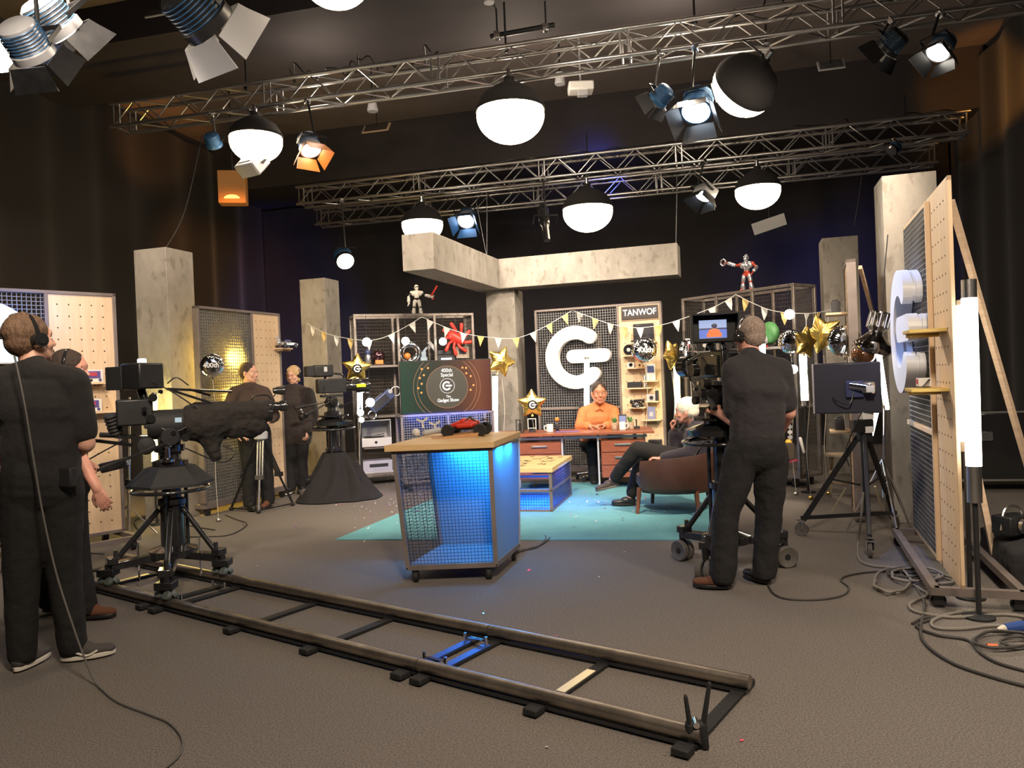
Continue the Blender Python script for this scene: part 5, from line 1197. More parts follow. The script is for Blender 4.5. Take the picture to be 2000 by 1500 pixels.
# 2 crew member behind, in profile
D = 4.85; q = G(150, 1212); t = person('person in black with headphones, face in profile, half hidden behind the tall person', q.x, D, -78)
j = lambda px, py, d: PJ(t, px, py, d)
J = dict(pelvis=j(134, 940, D), belly=j(130, 885, D), chest=j(128, 818, D + .0), neck=j(124, 755, D + .01), head=j(137, 722, D),
    sr=j(130, 790, D - .17), er=j(146, 872, D - .22), wr=j(190, 955, D - .24), sl=j(124, 786, D + .18), el=j(135, 868, D + .24), wl=j(165, 900, D + .25),
    hr=j(132, 955, D - .09), kr=j(150, 1080, D - .09), ar=j(165, 1190, D - .08), hl=j(122, 955, D + .09), kl=j(112, 1080, D + .09), al=j(100, 1188, D + .10), fr=(.1, 1, 0), fl=(.1, 1, 0))
for k_ in ('al', 'ar'): J[k_].z = .085
f = Fig(1.76, turn=(0, -4, 0), build=1.0, hand_r={'palm': (-1, 0, 0), 'curl': .5, 'dir': (.15, .45, -1)}, hand_l={'curl': .8}, **J)
f.body(t, skin_pink); f.shirt(t, tee2, sleeve=.72, g=.016); f.trousers(t, trous, g=.020, cuff=.02); f.eyes(t, eyew, iris)
f.hair(t, h_dark, .7); f.headset(t, gloss, True, -1)
f.shoe(t, 'r', suede, blksh); f.shoe(t, 'l', suede, blksh)
# 3 dark-haired man behind the tripod
D = 8.92; t = person('dark-haired man in a dark brown shirt looking right, behind the grey tripod', P(503, 990, 8.92).x, D, 205)
j = lambda px, py, d: PJ(t, px, py, d)
J = dict(pelvis=j(494, 838, D), belly=j(491, 817, D), chest=j(487, 786, D), neck=j(487, 756, D), head=j(486, 729, D),
    sr=j(459, 768, D - .12), er=j(439, 815, D - .22), wr=j(463, 842, D - .32), sl=j(516, 768, D + .06), el=j(536, 812, D - .02), wl=j(528, 820, D - .20),
    hr=j(482, 845, D - .03), kr=j(487, 918, D - .10), ar=j(488, 985, D - .08), hl=j(510, 845, D + .04), kl=j(520, 916, D + .0), al=j(524, 980, D + .05), fr=(-.15, 1, 0), fl=(.5, 1, 0))
for k_ in ('al', 'ar'): J[k_].z = .085
f = Fig(1.80, turn=(52, 0, 0), build=1.05, hand_r={'curl': .3, 'dir': (-.8, .4, -.5), 'palm': (0, -.7, -.6)}, hand_l={'curl': .9, 'dir': (.6, .7, .3)}, **J)
f.body(t, skin); f.shirt(t, mat('brown_shirt_cotton', (.050, .030, .024), .85, bump=.4, bs=14, bdist=.03), sleeve=1, fore=.72, g=.018); f.trousers(t, trous, g=.02, cuff=.02); f.eyes(t, eyew, iris); f.hair(t, h_dark, .5)
cn = f.j['neck']; MB().ring(cn + V((0, .015, .0)), (0, .35, 1), .062, .013, 24, 8).build('collar', mat('brown_shirt_cotton', (.050, .030, .024), .85, bump=.4, bs=14, bdist=.03), t)
f.shoe(t, 'r', blksh, blksh); f.shoe(t, 'l', suede, blksh)
# 4 woman in black coat
D = 10.0; t = person('blonde woman in a black coat and headphones standing against the pegboard', G(573, 966).x, D, 176)
j = lambda px, py, d: PJ(t, px, py, d)
J = dict(pelvis=j(577, 834, D), belly=j(577, 814, D), chest=j(577, 786, D), neck=j(573, 759, D), head=j(573, 733, D),
    sr=j(550, 770, D), er=j(542, 810, D + .02), wr=j(552, 843, D - .08), sl=j(601, 770, D), el=j(611, 810, D), wl=j(600, 842, D - .1),
    hr=j(564, 842, D), kr=j(566, 900, D), ar=j(567, 956, D), hl=j(590, 842, D), kl=j(589, 899, D + .04), al=j(592, 952, D + .1))
for k_ in ('al', 'ar'): J[k_].z = .085
f = Fig(1.70, turn=(-8, -8, 0), build=1.02, hand_r={'curl': .4, 'dir': (0, .1, -1)}, hand_l={'curl': .7, 'dir': (0, .2, -1)}, **J)
f.body(t, skin); f.shirt(t, coatm, 'coat', sleeve=1, fore=.86, g=.034, skirt=.25); f.trousers(t, trous, g=.022, cuff=.02); f.eyes(t, eyew, iris)
f.hair(t, h_blond, 1.1, fringe=1, back=.03, prims=[((-.075, .01, .03), (-.072, .0, -.07), .022), ((.075, .01, .03), (.072, .0, -.07), .022)]); f.headset(t, gloss, False)
gl = MB(f.HM)
for s_ in (-1, 1): gl.ring((s_ * .031, .100, -.004), (0, 1, 0), .021, .0022, 20, 5)
gl.tube([(-.012, .101, -.002), (.012, .101, -.002)], .002, 5); gl.build('glasses', mat('red_brown_frame', (.25, .05, .03), .4), t)
g = MB(); a = j(560, 775, D - .12); g.tube(cr([j(558, 772, D - .10), j(580, 800, D - .17), j(589, 800, D - .17), j(597, 772, D - .10)], 6), .006, 6); g.build('strap', black, t)
MB().cap(j(588, 800, D - .19), j(590, 806, D - .19), .014, .012).build('badge', chrome, t); f.shoe(t, 'r', blksh, whitesole); f.shoe(t, 'l', blksh, blksh)
# 5 presenter behind the desk
D = 10.22; t = person('presenter in an orange shirt sitting behind the desk with hands together', 1.18, D, 178)
j = lambda px, py, d: PJ(t, px, py, d)
J = dict(pelvis=j(1160, 868, D + .08), belly=j(1162, 845, D + .06), chest=j(1165, 818, D + .02), neck=j(1169, 792, D + .02), head=j(1170, 768, D - .04),
    sr=j(1141, 806, D), er=j(1132, 834, D - .12), wr=j(1151, 828, D - .36), sl=j(1197, 804, D), el=j(1206, 832, D - .12), wl=j(1181, 827, D - .36),
    hr=(.10, .0, .47), kr=(.16, .42, .50), ar=(.15, .32, .085), hl=(-.10, .0, .47), kl=(-.14, .42, .50), al=(-.12, .30, .085))
for k_ in ('wl', 'wr'): J[k_].z = .752
f = Fig(1.92, turn=(4, 0, 0), build=1.04, hs=1.14, hand_r={'curl': .35, 'dir': (-.8, .6, 0), 'palm': (-.2, .2, -1), 'thumb': (0, 1, .3)}, hand_l={'curl': .35, 'dir': (.8, .6, .12), 'palm': (.2, .2, -1), 'thumb': (0, 1, .3)}, **J)
f.body(t, skin_brown, .006); f.shirt(t, orange, sleeve=1, fore=.86, g=.020); f.trousers(t, trous, g=.016); f.eyes(t, eyew, iris); f.hair(t, h_dark, .5)
cn = f.j['neck']
for s_ in (-1, 1): MB().bar(cn + V((s_ * .070, .03, .025)), cn + V((s_ * .028, .135, -.055)), .055, .010, (s_ * .5, 1, .5)).build('collar', orange, t)
f.shoe(t, 'r', blksh, blksh); f.shoe(t, 'l', blksh, blksh)
# 6 white-haired man in the armchair
D = 7.78; t = person('white-haired man in dark navy sitting cross-legged in the brown armchair, hand to chin', 1.74, D, 64)
j = lambda px, py, d: PJ(t, px, py, d)
J = dict(pelvis=j(1360, 900, D), belly=j(1368, 878, D + .02), chest=j(1366, 850, D + .02), neck=j(1356, 826, D + .0), head=j(1340, 803, D - .04),
    sl=j(1366, 842, D - .17), el=j(1345, 886, D - .24), wl=j(1292, 896, D - .16), sr=j(1348, 836, D + .17), er=j(1320, 874, D + .20), wr=j(1316, 842, D + .14),
    hl=j(1338, 898, D - .09), kl=j(1245, 876, D - .02), al=j(1196, 938, D + .22), hr=j(1338, 898, D + .09), kr=j(1256, 888, D + .25), ar=j(1231, 978, D + .28))
J['ar'].z = .09; fl_ = (P(1165, 950, D + .25) - P(1205, 940, D + .22)); Rm = parent_matrix(t).to_3x3().inverted(); J['fl'] = (Rm @ fl_).normalized(); J['toel'] = J['al']; J['fr'] = (Rm @ V((-.9, .15, 0)))
f = Fig(1.84, turn=(6, -6, 0), build=1.05, hand_l={'curl': .7, 'dir': (0, 1, .1), 'palm': (0, 0, -1), 'thumb': (1, 0, 0)}, hand_r={'curl': 1.1, 'dir': (-.2, .2, 1), 'palm': (0, -1, .2)}, **{k_: v_ for k_, v_ in J.items() if k_ != 'toel'})
f.body(t, skin_pink); f.shirt(t, navy, 'jacket', sleeve=1, fore=.84, g=.022); f.trousers(t, trous, g=.018, to=.88, cuff=.002); f.eyes(t, eyew, iris)
f.hair(t, h_white, 1.4, fringe=.9, dis=.005, prims=[((-.04, -.06, -.03), (.04, -.06, -.03), .030)]); f.shoe(t, 'l', mat('dark_brown_shoe', (.05, .035, .03), .6), whitesole if 0 else rubber); f.shoe(t, 'r', blksh, blksh)
# 7 camera operator
q = G(1440, 1163); D = 4.93; t = person('camera operator with cropped grey hair and headphones, back turned, at the right-hand camera', q.x, D, 10)
j = lambda px, py, d: PJ(t, px, py, d)
J = dict(pelvis=j(1478, 872, D), belly=j(1479, 820, D), chest=j(1479, 762, D), neck=j(1466, 702, D + .01), head=j(1463, 656, D + .06),
    sl=j(1434, 722, D - .01), el=j(1434, 822, D + .02), wl=j(1404, 806, D + .20), sr=j(1523, 722, D + .01), er=j(1541, 806, D + .06), wr=j(1520, 850, D + .28),
    hl=j(1450, 888, D), kl=j(1418, 1005, D + .0), al=j(1412, 1138, D - .05), hr=j(1505, 888, D + .02), kr=j(1502, 1010, D + .06), ar=j(1493, 1134, D + .04), fl=(-.8, .45, 0), fr=(-.25, 1, 0))
for k_ in ('al', 'ar'): J[k_].z = .085
f = Fig(1.78, turn=(14, 0, 0), build=1.02, hand_l={'curl': 1.0, 'dir': (-.35, .8, .35), 'palm': (.6, .3, -.7), 'thumb': (0, .2, 1)}, hand_r={'curl': .6, 'dir': (-.1, .9, -.2)}, **J)
f.body(t, skin_pink, .0055); f.shirt(t, tee, sleeve=.78, g=.020, dis=.016); f.trousers(t, trous, g=.028, cuff=.016, dis=.022); f.eyes(t, eyew, iris)
f.hair(t, h_grey, .45, dis=.004); f.headset(t, gloss, True, -1)
f.shoe(t, 'l', suede, blksh, lab='brown suede shoe'); f.shoe(t, 'r', blksh, blksh, lab='black shoe')
MB().box(j(1537, 882, D - .02), (.085, .05, .11)).build('belt_pack', mat('brown_pouch', (.06, .045, .03), .7), t, bevel=.01)
# ---------------------------------------------------------------- foil balloons
def foil(R, kind, th=.30, n=90, m=9):
    vs = []; fs = []
    for s in (1, -1):
        for k in range(m + 1):
            f = k / m
            for i in range(n):
                a = 2 * pi * i / n
                if kind == 'star':
                    w = abs((((a - pi / 2) / (2 * pi) * 5) % 1) - .5) * 2; ro = R * .53 / (.53 * w + (1 - w) * 1.0 + .0) * (1 - .06 * w ** 6) if 0 else R * (1 / (1 + (1 / .55 - 1) * (1 - w) ** .85))
                    h = th * R * (1 - f ** 2) ** .5 * (1 - .38 * w * f)
                else: ro = R * (1 - .012 * (1 + sin(a * 26))); h = th * R * 1.25 * (1 - f ** 2) ** .55
                h += .018 * R * sin(a * 22 + 3 * f) * f ** 3 * (1 if f < 1 else 0)
                vs.append((ro * f * cos(a + (0 if kind != 'star' else 0)), s * h, ro * f * sin(a)))
    N = (m + 1) * n
    for s in (0, 1):
        for k in range(m):
            for i in range(n):
                q = (s * N + k * n + i, s * N + k * n + (i + 1) % n, s * N + (k + 1) * n + (i + 1) % n, s * N + (k + 1) * n + i); fs.append(q if s else q[::-1])
    return vs, fs
ribbon = mat('pale_ribbon', (.6, .55, .45), .5)
def balloon(px, py, rpx, d, kind, m, label, yaw=0, roll=0, pitch=0, logo=None, string=1.0, tail=0):
    c = P(px, py, d); R = rpx * d / FPX; t = thing('foil_balloon', label, 'balloon', c, 0, 'foil balloons around the set', rot=(radians(pitch), radians(roll), radians(yaw)))
    b = MB(); b.add(*foil(R, kind)); b.build('envelope', m, t, smooth=60)
    b = MB(); b.cyl((0, 0, -R * (.62 if kind == 'star' else 1)), (0, 0, -R * (.62 if kind == 'star' else 1) - R * .16), R * .03, R * .08, 8); b.build('neck', m, t)
    if logo == 'sign':
        g = MB(T(.05 * R, -R * .315, -.05 * R) @ UP); gshape(g, R * .17, R * .085, .004, Matrix()); g.build('logo', white, t)
        g = MB(T(.05 * R, -R * .29, -.05 * R) @ UP); g.prism([(R * .30 * cos(2 * pi * i / 30), R * .30 * sin(2 * pi * i / 30)) for i in range(30)], .004); g.build('logo_disc', gloss, t)
    elif logo: text(logo, R * .55, T(0, -R * .385, 0) @ UP, white, t, 'lettering', .004, .002)
    if string:
        I = parent_matrix(t).inverted(); z1 = c.z - R; p = [V((c.x, c.y, z1)), V((c.x + .02, c.y, z1 - (z1 * .3) * string)), V((c.x - .02, c.y + .02, z1 - (z1 * .65) * string)), V((c.x, c.y, z1 * (1 - string) + .012))]
        MB().tube([I @ q for q in cr(p, 6)], .0028, 5).build('ribbon', ribbon, t)
        if string == 1.0: MB().sph(I @ V((c.x, c.y, .020)), (.03, .03, .02), 12).build('weight', m, t)
    return t
balloon(414, 714, 23, 8.15, 'round', silverfoil, 'round silver foil balloon against the yellow-lit lattice beside the left pillar', 12, logo='400th')
balloon(1258, 684, 25, 9.85, 'round', silverfoil, 'round silver foil balloon in front of the central pegboard', 0, logo='400th')
balloon(1344, 685, 24, 9.75, 'round', silverfoil, 'round silver foil balloon left of the operator\'s viewfinder', 35)
balloon(1544, 667, 24, 8.35, 'round', silverfoil, 'round silver foil balloon left of the twin gold stars', -30)
balloon(1649, 666, 32, 6.9, 'round', silverfoil, 'largest round silver foil balloon above the monitor', -8, string=.5)
balloon(697, 719, 31, 9.85, 'star', goldfoil, 'gold star balloon with a round logo in front of the left rack', 8, 6, logo='sign')
balloon(979, 706, 33, 10.15, 'star', goldfoil, 'gold star balloon at the right edge of the screen', 25, 22)
balloon(1039, 789, 31, 9.75, 'star', goldfoil, 'gold star balloon with a round logo standing behind the left end of the desk', -4, 0, logo='sign')
balloon(517, 722, 30, 9.75, 'star', goldfoil, 'gold star balloon right behind the dark-haired man', 48, 20)
balloon(1311, 692, 33, 9.80, 'star', goldfoil, 'gold star balloon between the pegboard and a silver balloon', 50, -25)
balloon(1573, 668, 36, 8.05, 'star', goldfoil, 'left of the twin gold star balloons, nearer one', 30, 12)
balloon(1607, 652, 42, 8.3, 'star', goldfoil, 'right of the twin gold star balloons, larger and higher', -35, -18)
# ---------------------------------------------------------------- bunting
pen = [mat('white_pennant', (.72, .70, .66), .8), mat('gold_pennant', (.66, .48, .18), .7), mat('pink_cream_pennant', (.66, .54, .46), .8)]
def bunting(pts, ns, label, cols):
    """pts: (px,py,depth) along the cord"""
    W_ = [P(*p) for p in pts]; t = thing('bunting', label, 'bunting', W_[0], 0, 'strings of pennants across the back of the set'); o = W_[0]
    line = cr([q - o for q in W_], 8); MB().tube(line, .004, 5).build('cord', white, t)
    cum = [0]
    for i in range(1, len(line)): cum.append(cum[-1] + (line[i] - line[i - 1]).length)
    def at(s):
        for i in range(1, len(line)):
            if cum[i] >= s: f = (s - cum[i - 1]) / (cum[i] - cum[i - 1] + 1e-9); return line[i - 1].lerp(line[i], f)
        return line[-1]
    Lt = cum[-1]
    for i in range(ns):
        s = Lt * (i + .5) / ns; a, b = at(s - .052), at(s + .052); c = a.lerp(b, .5); u = (b - a).normalized(); dn = V((0, 0, -1)) - u * (-u.z) * .6; n = u.cross(dn).normalized() * .004
        tip = c + dn.normalized() * .145 + n * 4; q = [a, b, tip]; m1 = [a.lerp(tip, .5) - n * 2.5, b.lerp(tip, .5) + n * 3.5]
        v = [a, b, m1[1], tip, m1[0]]; mb = MB(); mb.add([p + n for p in v] + [p - n for p in v], [(0, 4, 2, 1), (4, 3, 2), (5, 6, 7, 9), (9, 7, 8), (0, 1, 6, 5), (1, 2, 7, 6), (2, 3, 8, 7), (3, 4, 9, 8), (4, 0, 5, 9)])
        mb.build('pennant', pen[cols[i % len(cols)]], t, smooth=0)
bunting([(600, 632, 11.3), (640, 652, 10.9), (700, 664, 10.45), (740, 662, 10.45), (780, 645, 10.5), (824, 619, 10.5)], 7, 'string of pennants from the second pillar up to the left rack', [0, 1, 0, 1, 0, 0, 0])
bunting([(824, 619, 10.5), (865, 637, 10.6), (910, 652, 10.7), (960, 659, 10.8), (1010, 660, 10.75), (1060, 640, 10.7), (1118, 606, 10.65)], 9, 'string of pennants from the left rack across the centre pillar to the lit sign', [0, 0, 0, 1, 0, 1, 2, 1, 1])
bunting([(1118, 606, 10.65), (1150, 618, 10.55), (1190, 632, 10.4), (1240, 640, 10.1), (1290, 635, 9.95), (1340, 620, 9.8), (1400, 597, 9.6), (1437, 575, 9.4)], 10, 'string of pennants from the lit sign across the pegboard to the right rack', [2, 1, 2, 1, 0, 1, 0, 1, 0, 0])
bunting([(1437, 575, 9.4), (1470, 592, 9.2), (1510, 607, 8.9), (1560, 612, 8.6), (1600, 610, 8.9), (1642, 600, 9.5)], 7, 'string of pennants from the right rack to the far right pillar', [1, 0, 1, 0, 1, 0, 1])
# ---------------------------------------------------------------- globe bulbs
for k, (px, py, r, d, lab) in enumerate(((716, 668, .060, 10.45, 'in the upper left bay of the left rack'), (792, 666, .056, 10.55, 'in the upper middle bay of the left rack'), (865, 667, .055, 10.75, 'in the upper right bay of the left rack'), (723, 786, .060, 10.2, 'beside the tilted dark gadget'),
    (704, 806, .045, 10.0, 'below the cool tube, upper one of two'), (706, 820, .036, 10.0, 'below the cool tube, lower one of two'), (1399, 635, .062, 9.65, 'hanging beside the pink bag'), (1542, 614, .058, 8.7, 'at the right rack under the pennants'), (1549, 721, .050, 8.3, 'on a cord below the left silver balloon of the right group'))):
    t = thing('globe_bulb', 'glowing round bulb ' + lab, 'bulb', P(px, py, d), 0, 'glowing globe bulbs')
    MB().sph((0, 0, 0), r, 20).build('glass', bulbglow, t); MB().cyl((0, 0, r * .9), (0, 0, r * 1.5), r * .35).build('socket', black, t)
    top = {0: 2.36, 1: 2.36, 2: 2.36, 6: 2.36, 7: 2.36}.get(k, t.location.z + .5) - t.location.z
    MB().cyl((0, 0, r * 1.5), (0, 0, top), .004, n=6).build('cord', black, t)
# ---------------------------------------------------------------- toy robots
rwhite = mat('robot_white', (.70, .66, .58), .35); rred = mat('robot_red', (.42, .05, .03), .3, metal=.3); rsil = mat('robot_silver', (.72, .72, .76), .2, metal=.9)
def robot(loc, rz, s, m1, m2, m3, label, armL, armR, grip=None):
    t = thing('toy_robot', label, 'robot', loc, rz, 'toy robots standing on the racks')
    def bp(n, m, f): b = MB(Matrix.Diagonal((s, s, s, 1))); f(b); return b.build(n, m, t)
    bp('head', m1, lambda b: (b.sph((0, 0, .90), (.075, .08, .095), 16), b.cap((0, -.03, .85), (0, -.04, .87), .055)))
    bp('visor', gloss, lambda b: b.sph((0, -.055, .905), (.055, .035, .028), 12)); bp('neck', m3, lambda b: b.cyl((0, 0, .76), (0, 0, .84), .04))
    bp('torso', m1, lambda b: (b.cap((-.09, 0, .70), (.09, 0, .70), .095, k=.8, hint=(0, 1, 0)), b.cap((0, 0, .70), (0, 0, .56), .12, .075)))
    bp('waist', m3, lambda b: b.cap((0, 0, .54), (0, 0, .50), .075, .07)); bp('pelvis', m2, lambda b: b.cap((-.05, 0, .45), (.05, 0, .45), .065))
    for q in (-1, 1):
        bp('thigh', m1, lambda b: b.cap((q * .075, 0, .42), (q * .10, -.01, .27), .062, .05)); bp('knee', m3, lambda b: b.sph((q * .105, -.02, .25), .045, 12))
        bp('shin', m1, lambda b: b.cap((q * .105, -.01, .22), (q * .12, 0, .09), .045, .07)); bp('foot', m2, lambda b: (b.cap((q * .125, .03, .035), (q * .135, -.09, .03), .05, .04), b.box((q * .13, -.03, .012), (.10, .20, .024))))
    for q, (e, w_) in ((-1, armL), (1, armR)):
        bp('shoulder', m2, lambda b: b.sph((q * .17, 0, .73), .055, 14)); bp('upper_arm', m3, lambda b: b.cap((q * .18, 0, .72), e, .035, .03)); bp('forearm', m1, lambda b: b.cap(e, w_, .045, .055))
        d = (V(w_) - V(e)).normalized()
        def hnd(b):
            for a in (-.5, 0, .5): b.cap(V(w_) + d * .04, V(w_) + d * .12 + V((a * .06, 0, a * .08)), .02, .016)
        bp('hand', m2, hnd)
    return t
robot(LM(kL)(.93, .20, 2.3885), kL.rotation_euler.z, .44, rwhite, rwhite, gloss, 'white and black toy robot holding a red toy gun on top of the left rack', ((-.27, .0, .58), (-.28, -.04, .44)), ((.30, .0, .64), (.42, -.06, .60)))
t = robot(LM(kR)(.88, .20, 2.3885), kR.rotation_euler.z + radians(15), .47, rsil, rred, rred, 'red and silver toy robot with an outstretched arm on top of the right rack', ((-.32, .0, .74), (-.46, -.06, .80)), ((.28, .0, .62), (.26, -.14, .52)))
MB(Matrix.Diagonal((.47, .47, .47, 1))).ring((-.60, -.10, .84), (.3, 1, 0), .085, .022, 20, 8).build('ring_claw', rsil, t); MB(Matrix.Diagonal((.47, .47, .47, 1))).sph((0, -.09, .68), (.09, .05, .08), 14).build('chest_plate', rsil, t)
t = thing('toy_gun', 'red toy gun raised in the white robot\'s hand', 'toy', LM(kL)(.93 + .215, .17, 2.3885 + .265), kL.rotation_euler.z)
redp = mat('red_plastic', (.62, .04, .025), .4); MB().bar((-.01, 0, .0), (.085, 0, .15), .022, .030, (0, 1, 0)).build('barrel', redp, t); MB().bar((0, 0, .01), (.02, 0, -.05), .022, .03, (0, 1, 0)).build('grip', redp, t)
# ---------------------------------------------------------------- gadgets
gd = mat('gadget_dark', (.03, .03, .035), .35); gbl = mat('gadget_blue', (.08, .10, .22), .35, metal=.3); gw = mat('gadget_white', (.66, .64, .62), .4); gor = mat('gadget_orange', (.6, .2, .04), .4); gpk = mat('hot_pink', (.75, .08, .16), .5); ggn = mat('gadget_green', (.10, .30, .10), .5)
def at_(par, x, y, z): return LM(par)(x, y, z)
def item(par, lx, ly, lz, name, label, cat, parts, rz=0, group=None, rot=None):
    t = thing(name, label, cat, at_(par, lx, ly, lz), par.rotation_euler.z + rz, group, rot=rot)
    for nm, m, f in parts: b = MB(); f(b); b.build(nm, m, t, bevel=.003)
    return t
# peg shelves on the central flat
S_ = [pegshelf(fC, *a) for a in ((1256, 668, .36), (1228, 694, .16), (1240, 718, .24), (1272, 743, .19), (1249, 757, .34), (1275, 783, .18), (1245, 795, .24), (1273, 819, .26), (1280, 870, .18))]
item(fC, *S_[0], 'laptop', 'open old dark laptop on the top peg shelf below the name sign', 'laptop', [('base', gd, lambda b: b.box((0, 0, .015), (.30, .13, .03))), ('screen', lgrey if 0 else dgrey, lambda b: b.box((0, .05, .14), (.28, .012, .22))), ('display', lensd, lambda b: b.box((0, .043, .14), (.24, .004, .18)))])
item(fC, *S_[1], 'toy_record', 'small black record disc with a pale centre on a peg shelf', 'record', [('disc', gloss, lambda b: b.cyl((0, .0, .075), (0, .012, .075), .072, n=32)), ('label', lgrey, lambda b: b.cyl((0, -.003, .075), (0, .0, .075), .026, n=24)), ('foot', gd, lambda b: b.box((0, .01, .004), (.05, .05, .008)))])
item(fC, S_[2].x - .05, S_[2].y, S_[2].z, 'instant_camera', 'small silver gadget with two round dials on a peg shelf', 'gadget', [('body', gw, lambda b: b.box((0, 0, .035), (.09, .05, .07))), ('dials', chrome, lambda b: b.cyl((0, -.03, .04), (0, -.024, .04), .028))])
item(fC, S_[2].x + .07, S_[2].y, S_[2].z, 'small_radio', 'tiny wooden radio with two knobs beside the silver gadget', 'radio', [('body', oak, lambda b: b.box((0, 0, .028), (.07, .05, .056))), ('knob', gd, lambda b: b.cyl((0, -.03, .03), (0, -.024, .03), .014))])
item(fC, *S_[3], 'handheld_game', 'white upright handheld game on a peg shelf under the silver balloon', 'game console', [('body', gw, lambda b: b.box((0, 0, .11), (.12, .03, .22))), ('screen', lgrey if 0 else gbl, lambda b: b.box((0, -.017, .15), (.09, .006, .09)))])
item(fC, S_[4].x - .06, S_[4].y, S_[4].z, 'video_player', 'flat black player box on the widest peg shelf', 'player', [('body', gd, lambda b: b.box((0, 0, .04), (.19, .10, .08))), ('strip', dgrey, lambda b: b.box((0, -.052, .045), (.17, .004, .012)))])
item(fC, S_[4].x + .085, S_[4].y, S_[4].z, 'standing_book', 'thin dark book standing at the end of the widest peg shelf', 'book', [('cover', gd, lambda b: b.box((0, 0, .085), (.025, .10, .17))), ('pages', gw, lambda b: b.box((0, -.049, .085), (.016, .006, .16)))])
item(fC, *S_[5], 'box_camera', 'grey box camera with a round lens on a right-hand peg shelf', 'camera', [('body', lgrey, lambda b: b.box((-.02, 0, .045), (.12, .05, .09))), ('lens', gd, lambda b: b.cyl((-.01, -.04, .045), (-.01, -.024, .045), .026)), ('flash', gd, lambda b: b.box((.06, 0, .07), (.04, .05, .14)))])
item(fC, *S_[6], 'telephone', 'black rotary telephone on a peg shelf above the desk', 'telephone', [('base', gloss, lambda b: b.lathe([(.085, 0), (.08, .03), (.045, .07), (.04, .075), (.001, .075)], 20)), ('handset', gloss, lambda b: (b.cap((-.075, 0, .085), (.075, 0, .095), .014), b.cap((-.08, 0, .08), (-.08, 0, .065), .022), b.cap((.08, 0, .09), (.08, 0, .075), .022))), ('dial', lgrey, lambda b: b.cyl((0, -.062, .035), (0, -.055, .04), .028))])
item(fC, *S_[7], 'cassette_player', 'blue-grey cassette player standing on a peg shelf', 'cassette player', [('body', mat('blue_grey', (.20, .22, .36), .4), lambda b: b.box((0, 0, .085), (.10, .035, .17))), ('window', lgrey, lambda b: b.box((0, -.019, .07), (.05, .004, .06)))])
item(fC, *S_[8], 'speaker_dock', 'low dark dock on the bottom peg shelf beside the desk', 'gadget', [('body', gd, lambda b: b.box((0, 0, .04), (.17, .10, .08))), ('grille', dgrey, lambda b: b.box((0, -.052, .04), (.14, .004, .05)))])
# handheld games on the left flat
hb = mat('game_decal', (.10, .07, .25), .4); hr = mat('game_decal_red', (.45, .06, .08), .4)
def handheld(par, sx_, px, py, wsh, lab):
    s = pegshelf(par, px, py, wsh); t = item(par, sx_ if sx_ else s.x, s.y, s.z, 'handheld_game', lab, 'game console', [('body', gw, lambda b: b.box((0, 0, .058), (.17, .025, .115))), ('screen_panel', hb, lambda b: b.box((0, -.014, .070), (.12, .006, .065))), ('screen', hr, lambda b: b.box((0, -.018, .075), (.06, .004, .035)))])
    for q in (-1, 1): MB().cyl((q * .055, -.019, .022), (q * .055, -.012, .022), .013, n=16).build('button_pad', gbl, t)
handheld(fA, None, 182, 747, .20, 'white handheld game with a blue and red face on the upper left peg shelf')
x, z = onplane(fA, 178, 795, -.09); handheld(fA, x, 200, 803, .34, 'white handheld game with a blue face on the lower left peg shelf')
# car model on flat B
s = pegshelf(fB, 553, 680, .22)
item(fB, s.x, s.y - .06, s.z, 'toy_spaceship_car', 'silver futuristic model car with a fin sticking out of the pegboard', 'model car', [('body', rsil, lambda b: (b.cap((-.16, 0, .06), (.16, -.02, .05), .035, .022, k=.8), b.box((0, 0, .045), (.30, .12, .025)))), ('canopy', gbl, lambda b: b.sph((.02, 0, .085), (.06, .035, .022), 14)), ('fin', rsil, lambda b: b.bar((-.14, 0, .07), (-.19, 0, .14), .008, .05, (1, 0, 0))), *[('wheel', gd, (lambda b, x=x, y=y: b.cyl((x, y - .01, .03), (x, y + .01, .03), .029))) for x in (-.11, .10) for y in (-.06, .06)]])
# shelves on D and E
mus = mat('mustard_shelf', (.55, .38, .10), .5)
for zz, lb in ((1.60, 0), (1.25, 1)):
    x = 1.44; b = MB(); b.box((x, -.11, zz), (.26, .20, .02)); o = b.build('peg_shelf', mus, fD, bevel=.002); MB().cyl((x - .08, -.02, zz - .022), (x - .08, -.2, zz - .022), .012).build('peg', mus, o)
item(fD, 1.42, -.12, 1.26, 'handheld_game', 'small pale handheld game with a dark lead on the lower shelf of the edge-on flat', 'game console', [('body', gw, lambda b: b.box((0, 0, .035), (.10, .07, .05))), ('screen', hr, lambda b: b.box((0, -.037, .04), (.06, .004, .03))), ('lead', gd, lambda b: b.tube(cr([(.03, 0, .02), (.07, .02, .05), (.10, -.02, .01)], 5), .006, 6))])
for zz, lb, nm, m in ((1.89, 'old black camera on the shelf of the narrow pegboard, above the balloons', 'old_camera', gd), (.80, 'dark gadget on the low shelf of the narrow pegboard behind the stand', 'gadget_box', gd)):
    b = MB(); b.box((.30, -.12, zz), (.30, .20, .02)); b.build('peg_shelf', ply, fE, bevel=.002)
    item(fE, .28, -.13, zz + .01, nm, lb, 'camera' if nm == 'old_camera' else 'gadget', [('body', m, lambda b: b.box((0, 0, .055), (.16, .08, .11))), ('lens', chrome, lambda b: b.cyl((-.10, 0, .055), (-.08, 0, .055), .035)), ('top', dgrey, lambda b: b.box((0, 0, .118), (.06, .05, .02)))], rz=0)
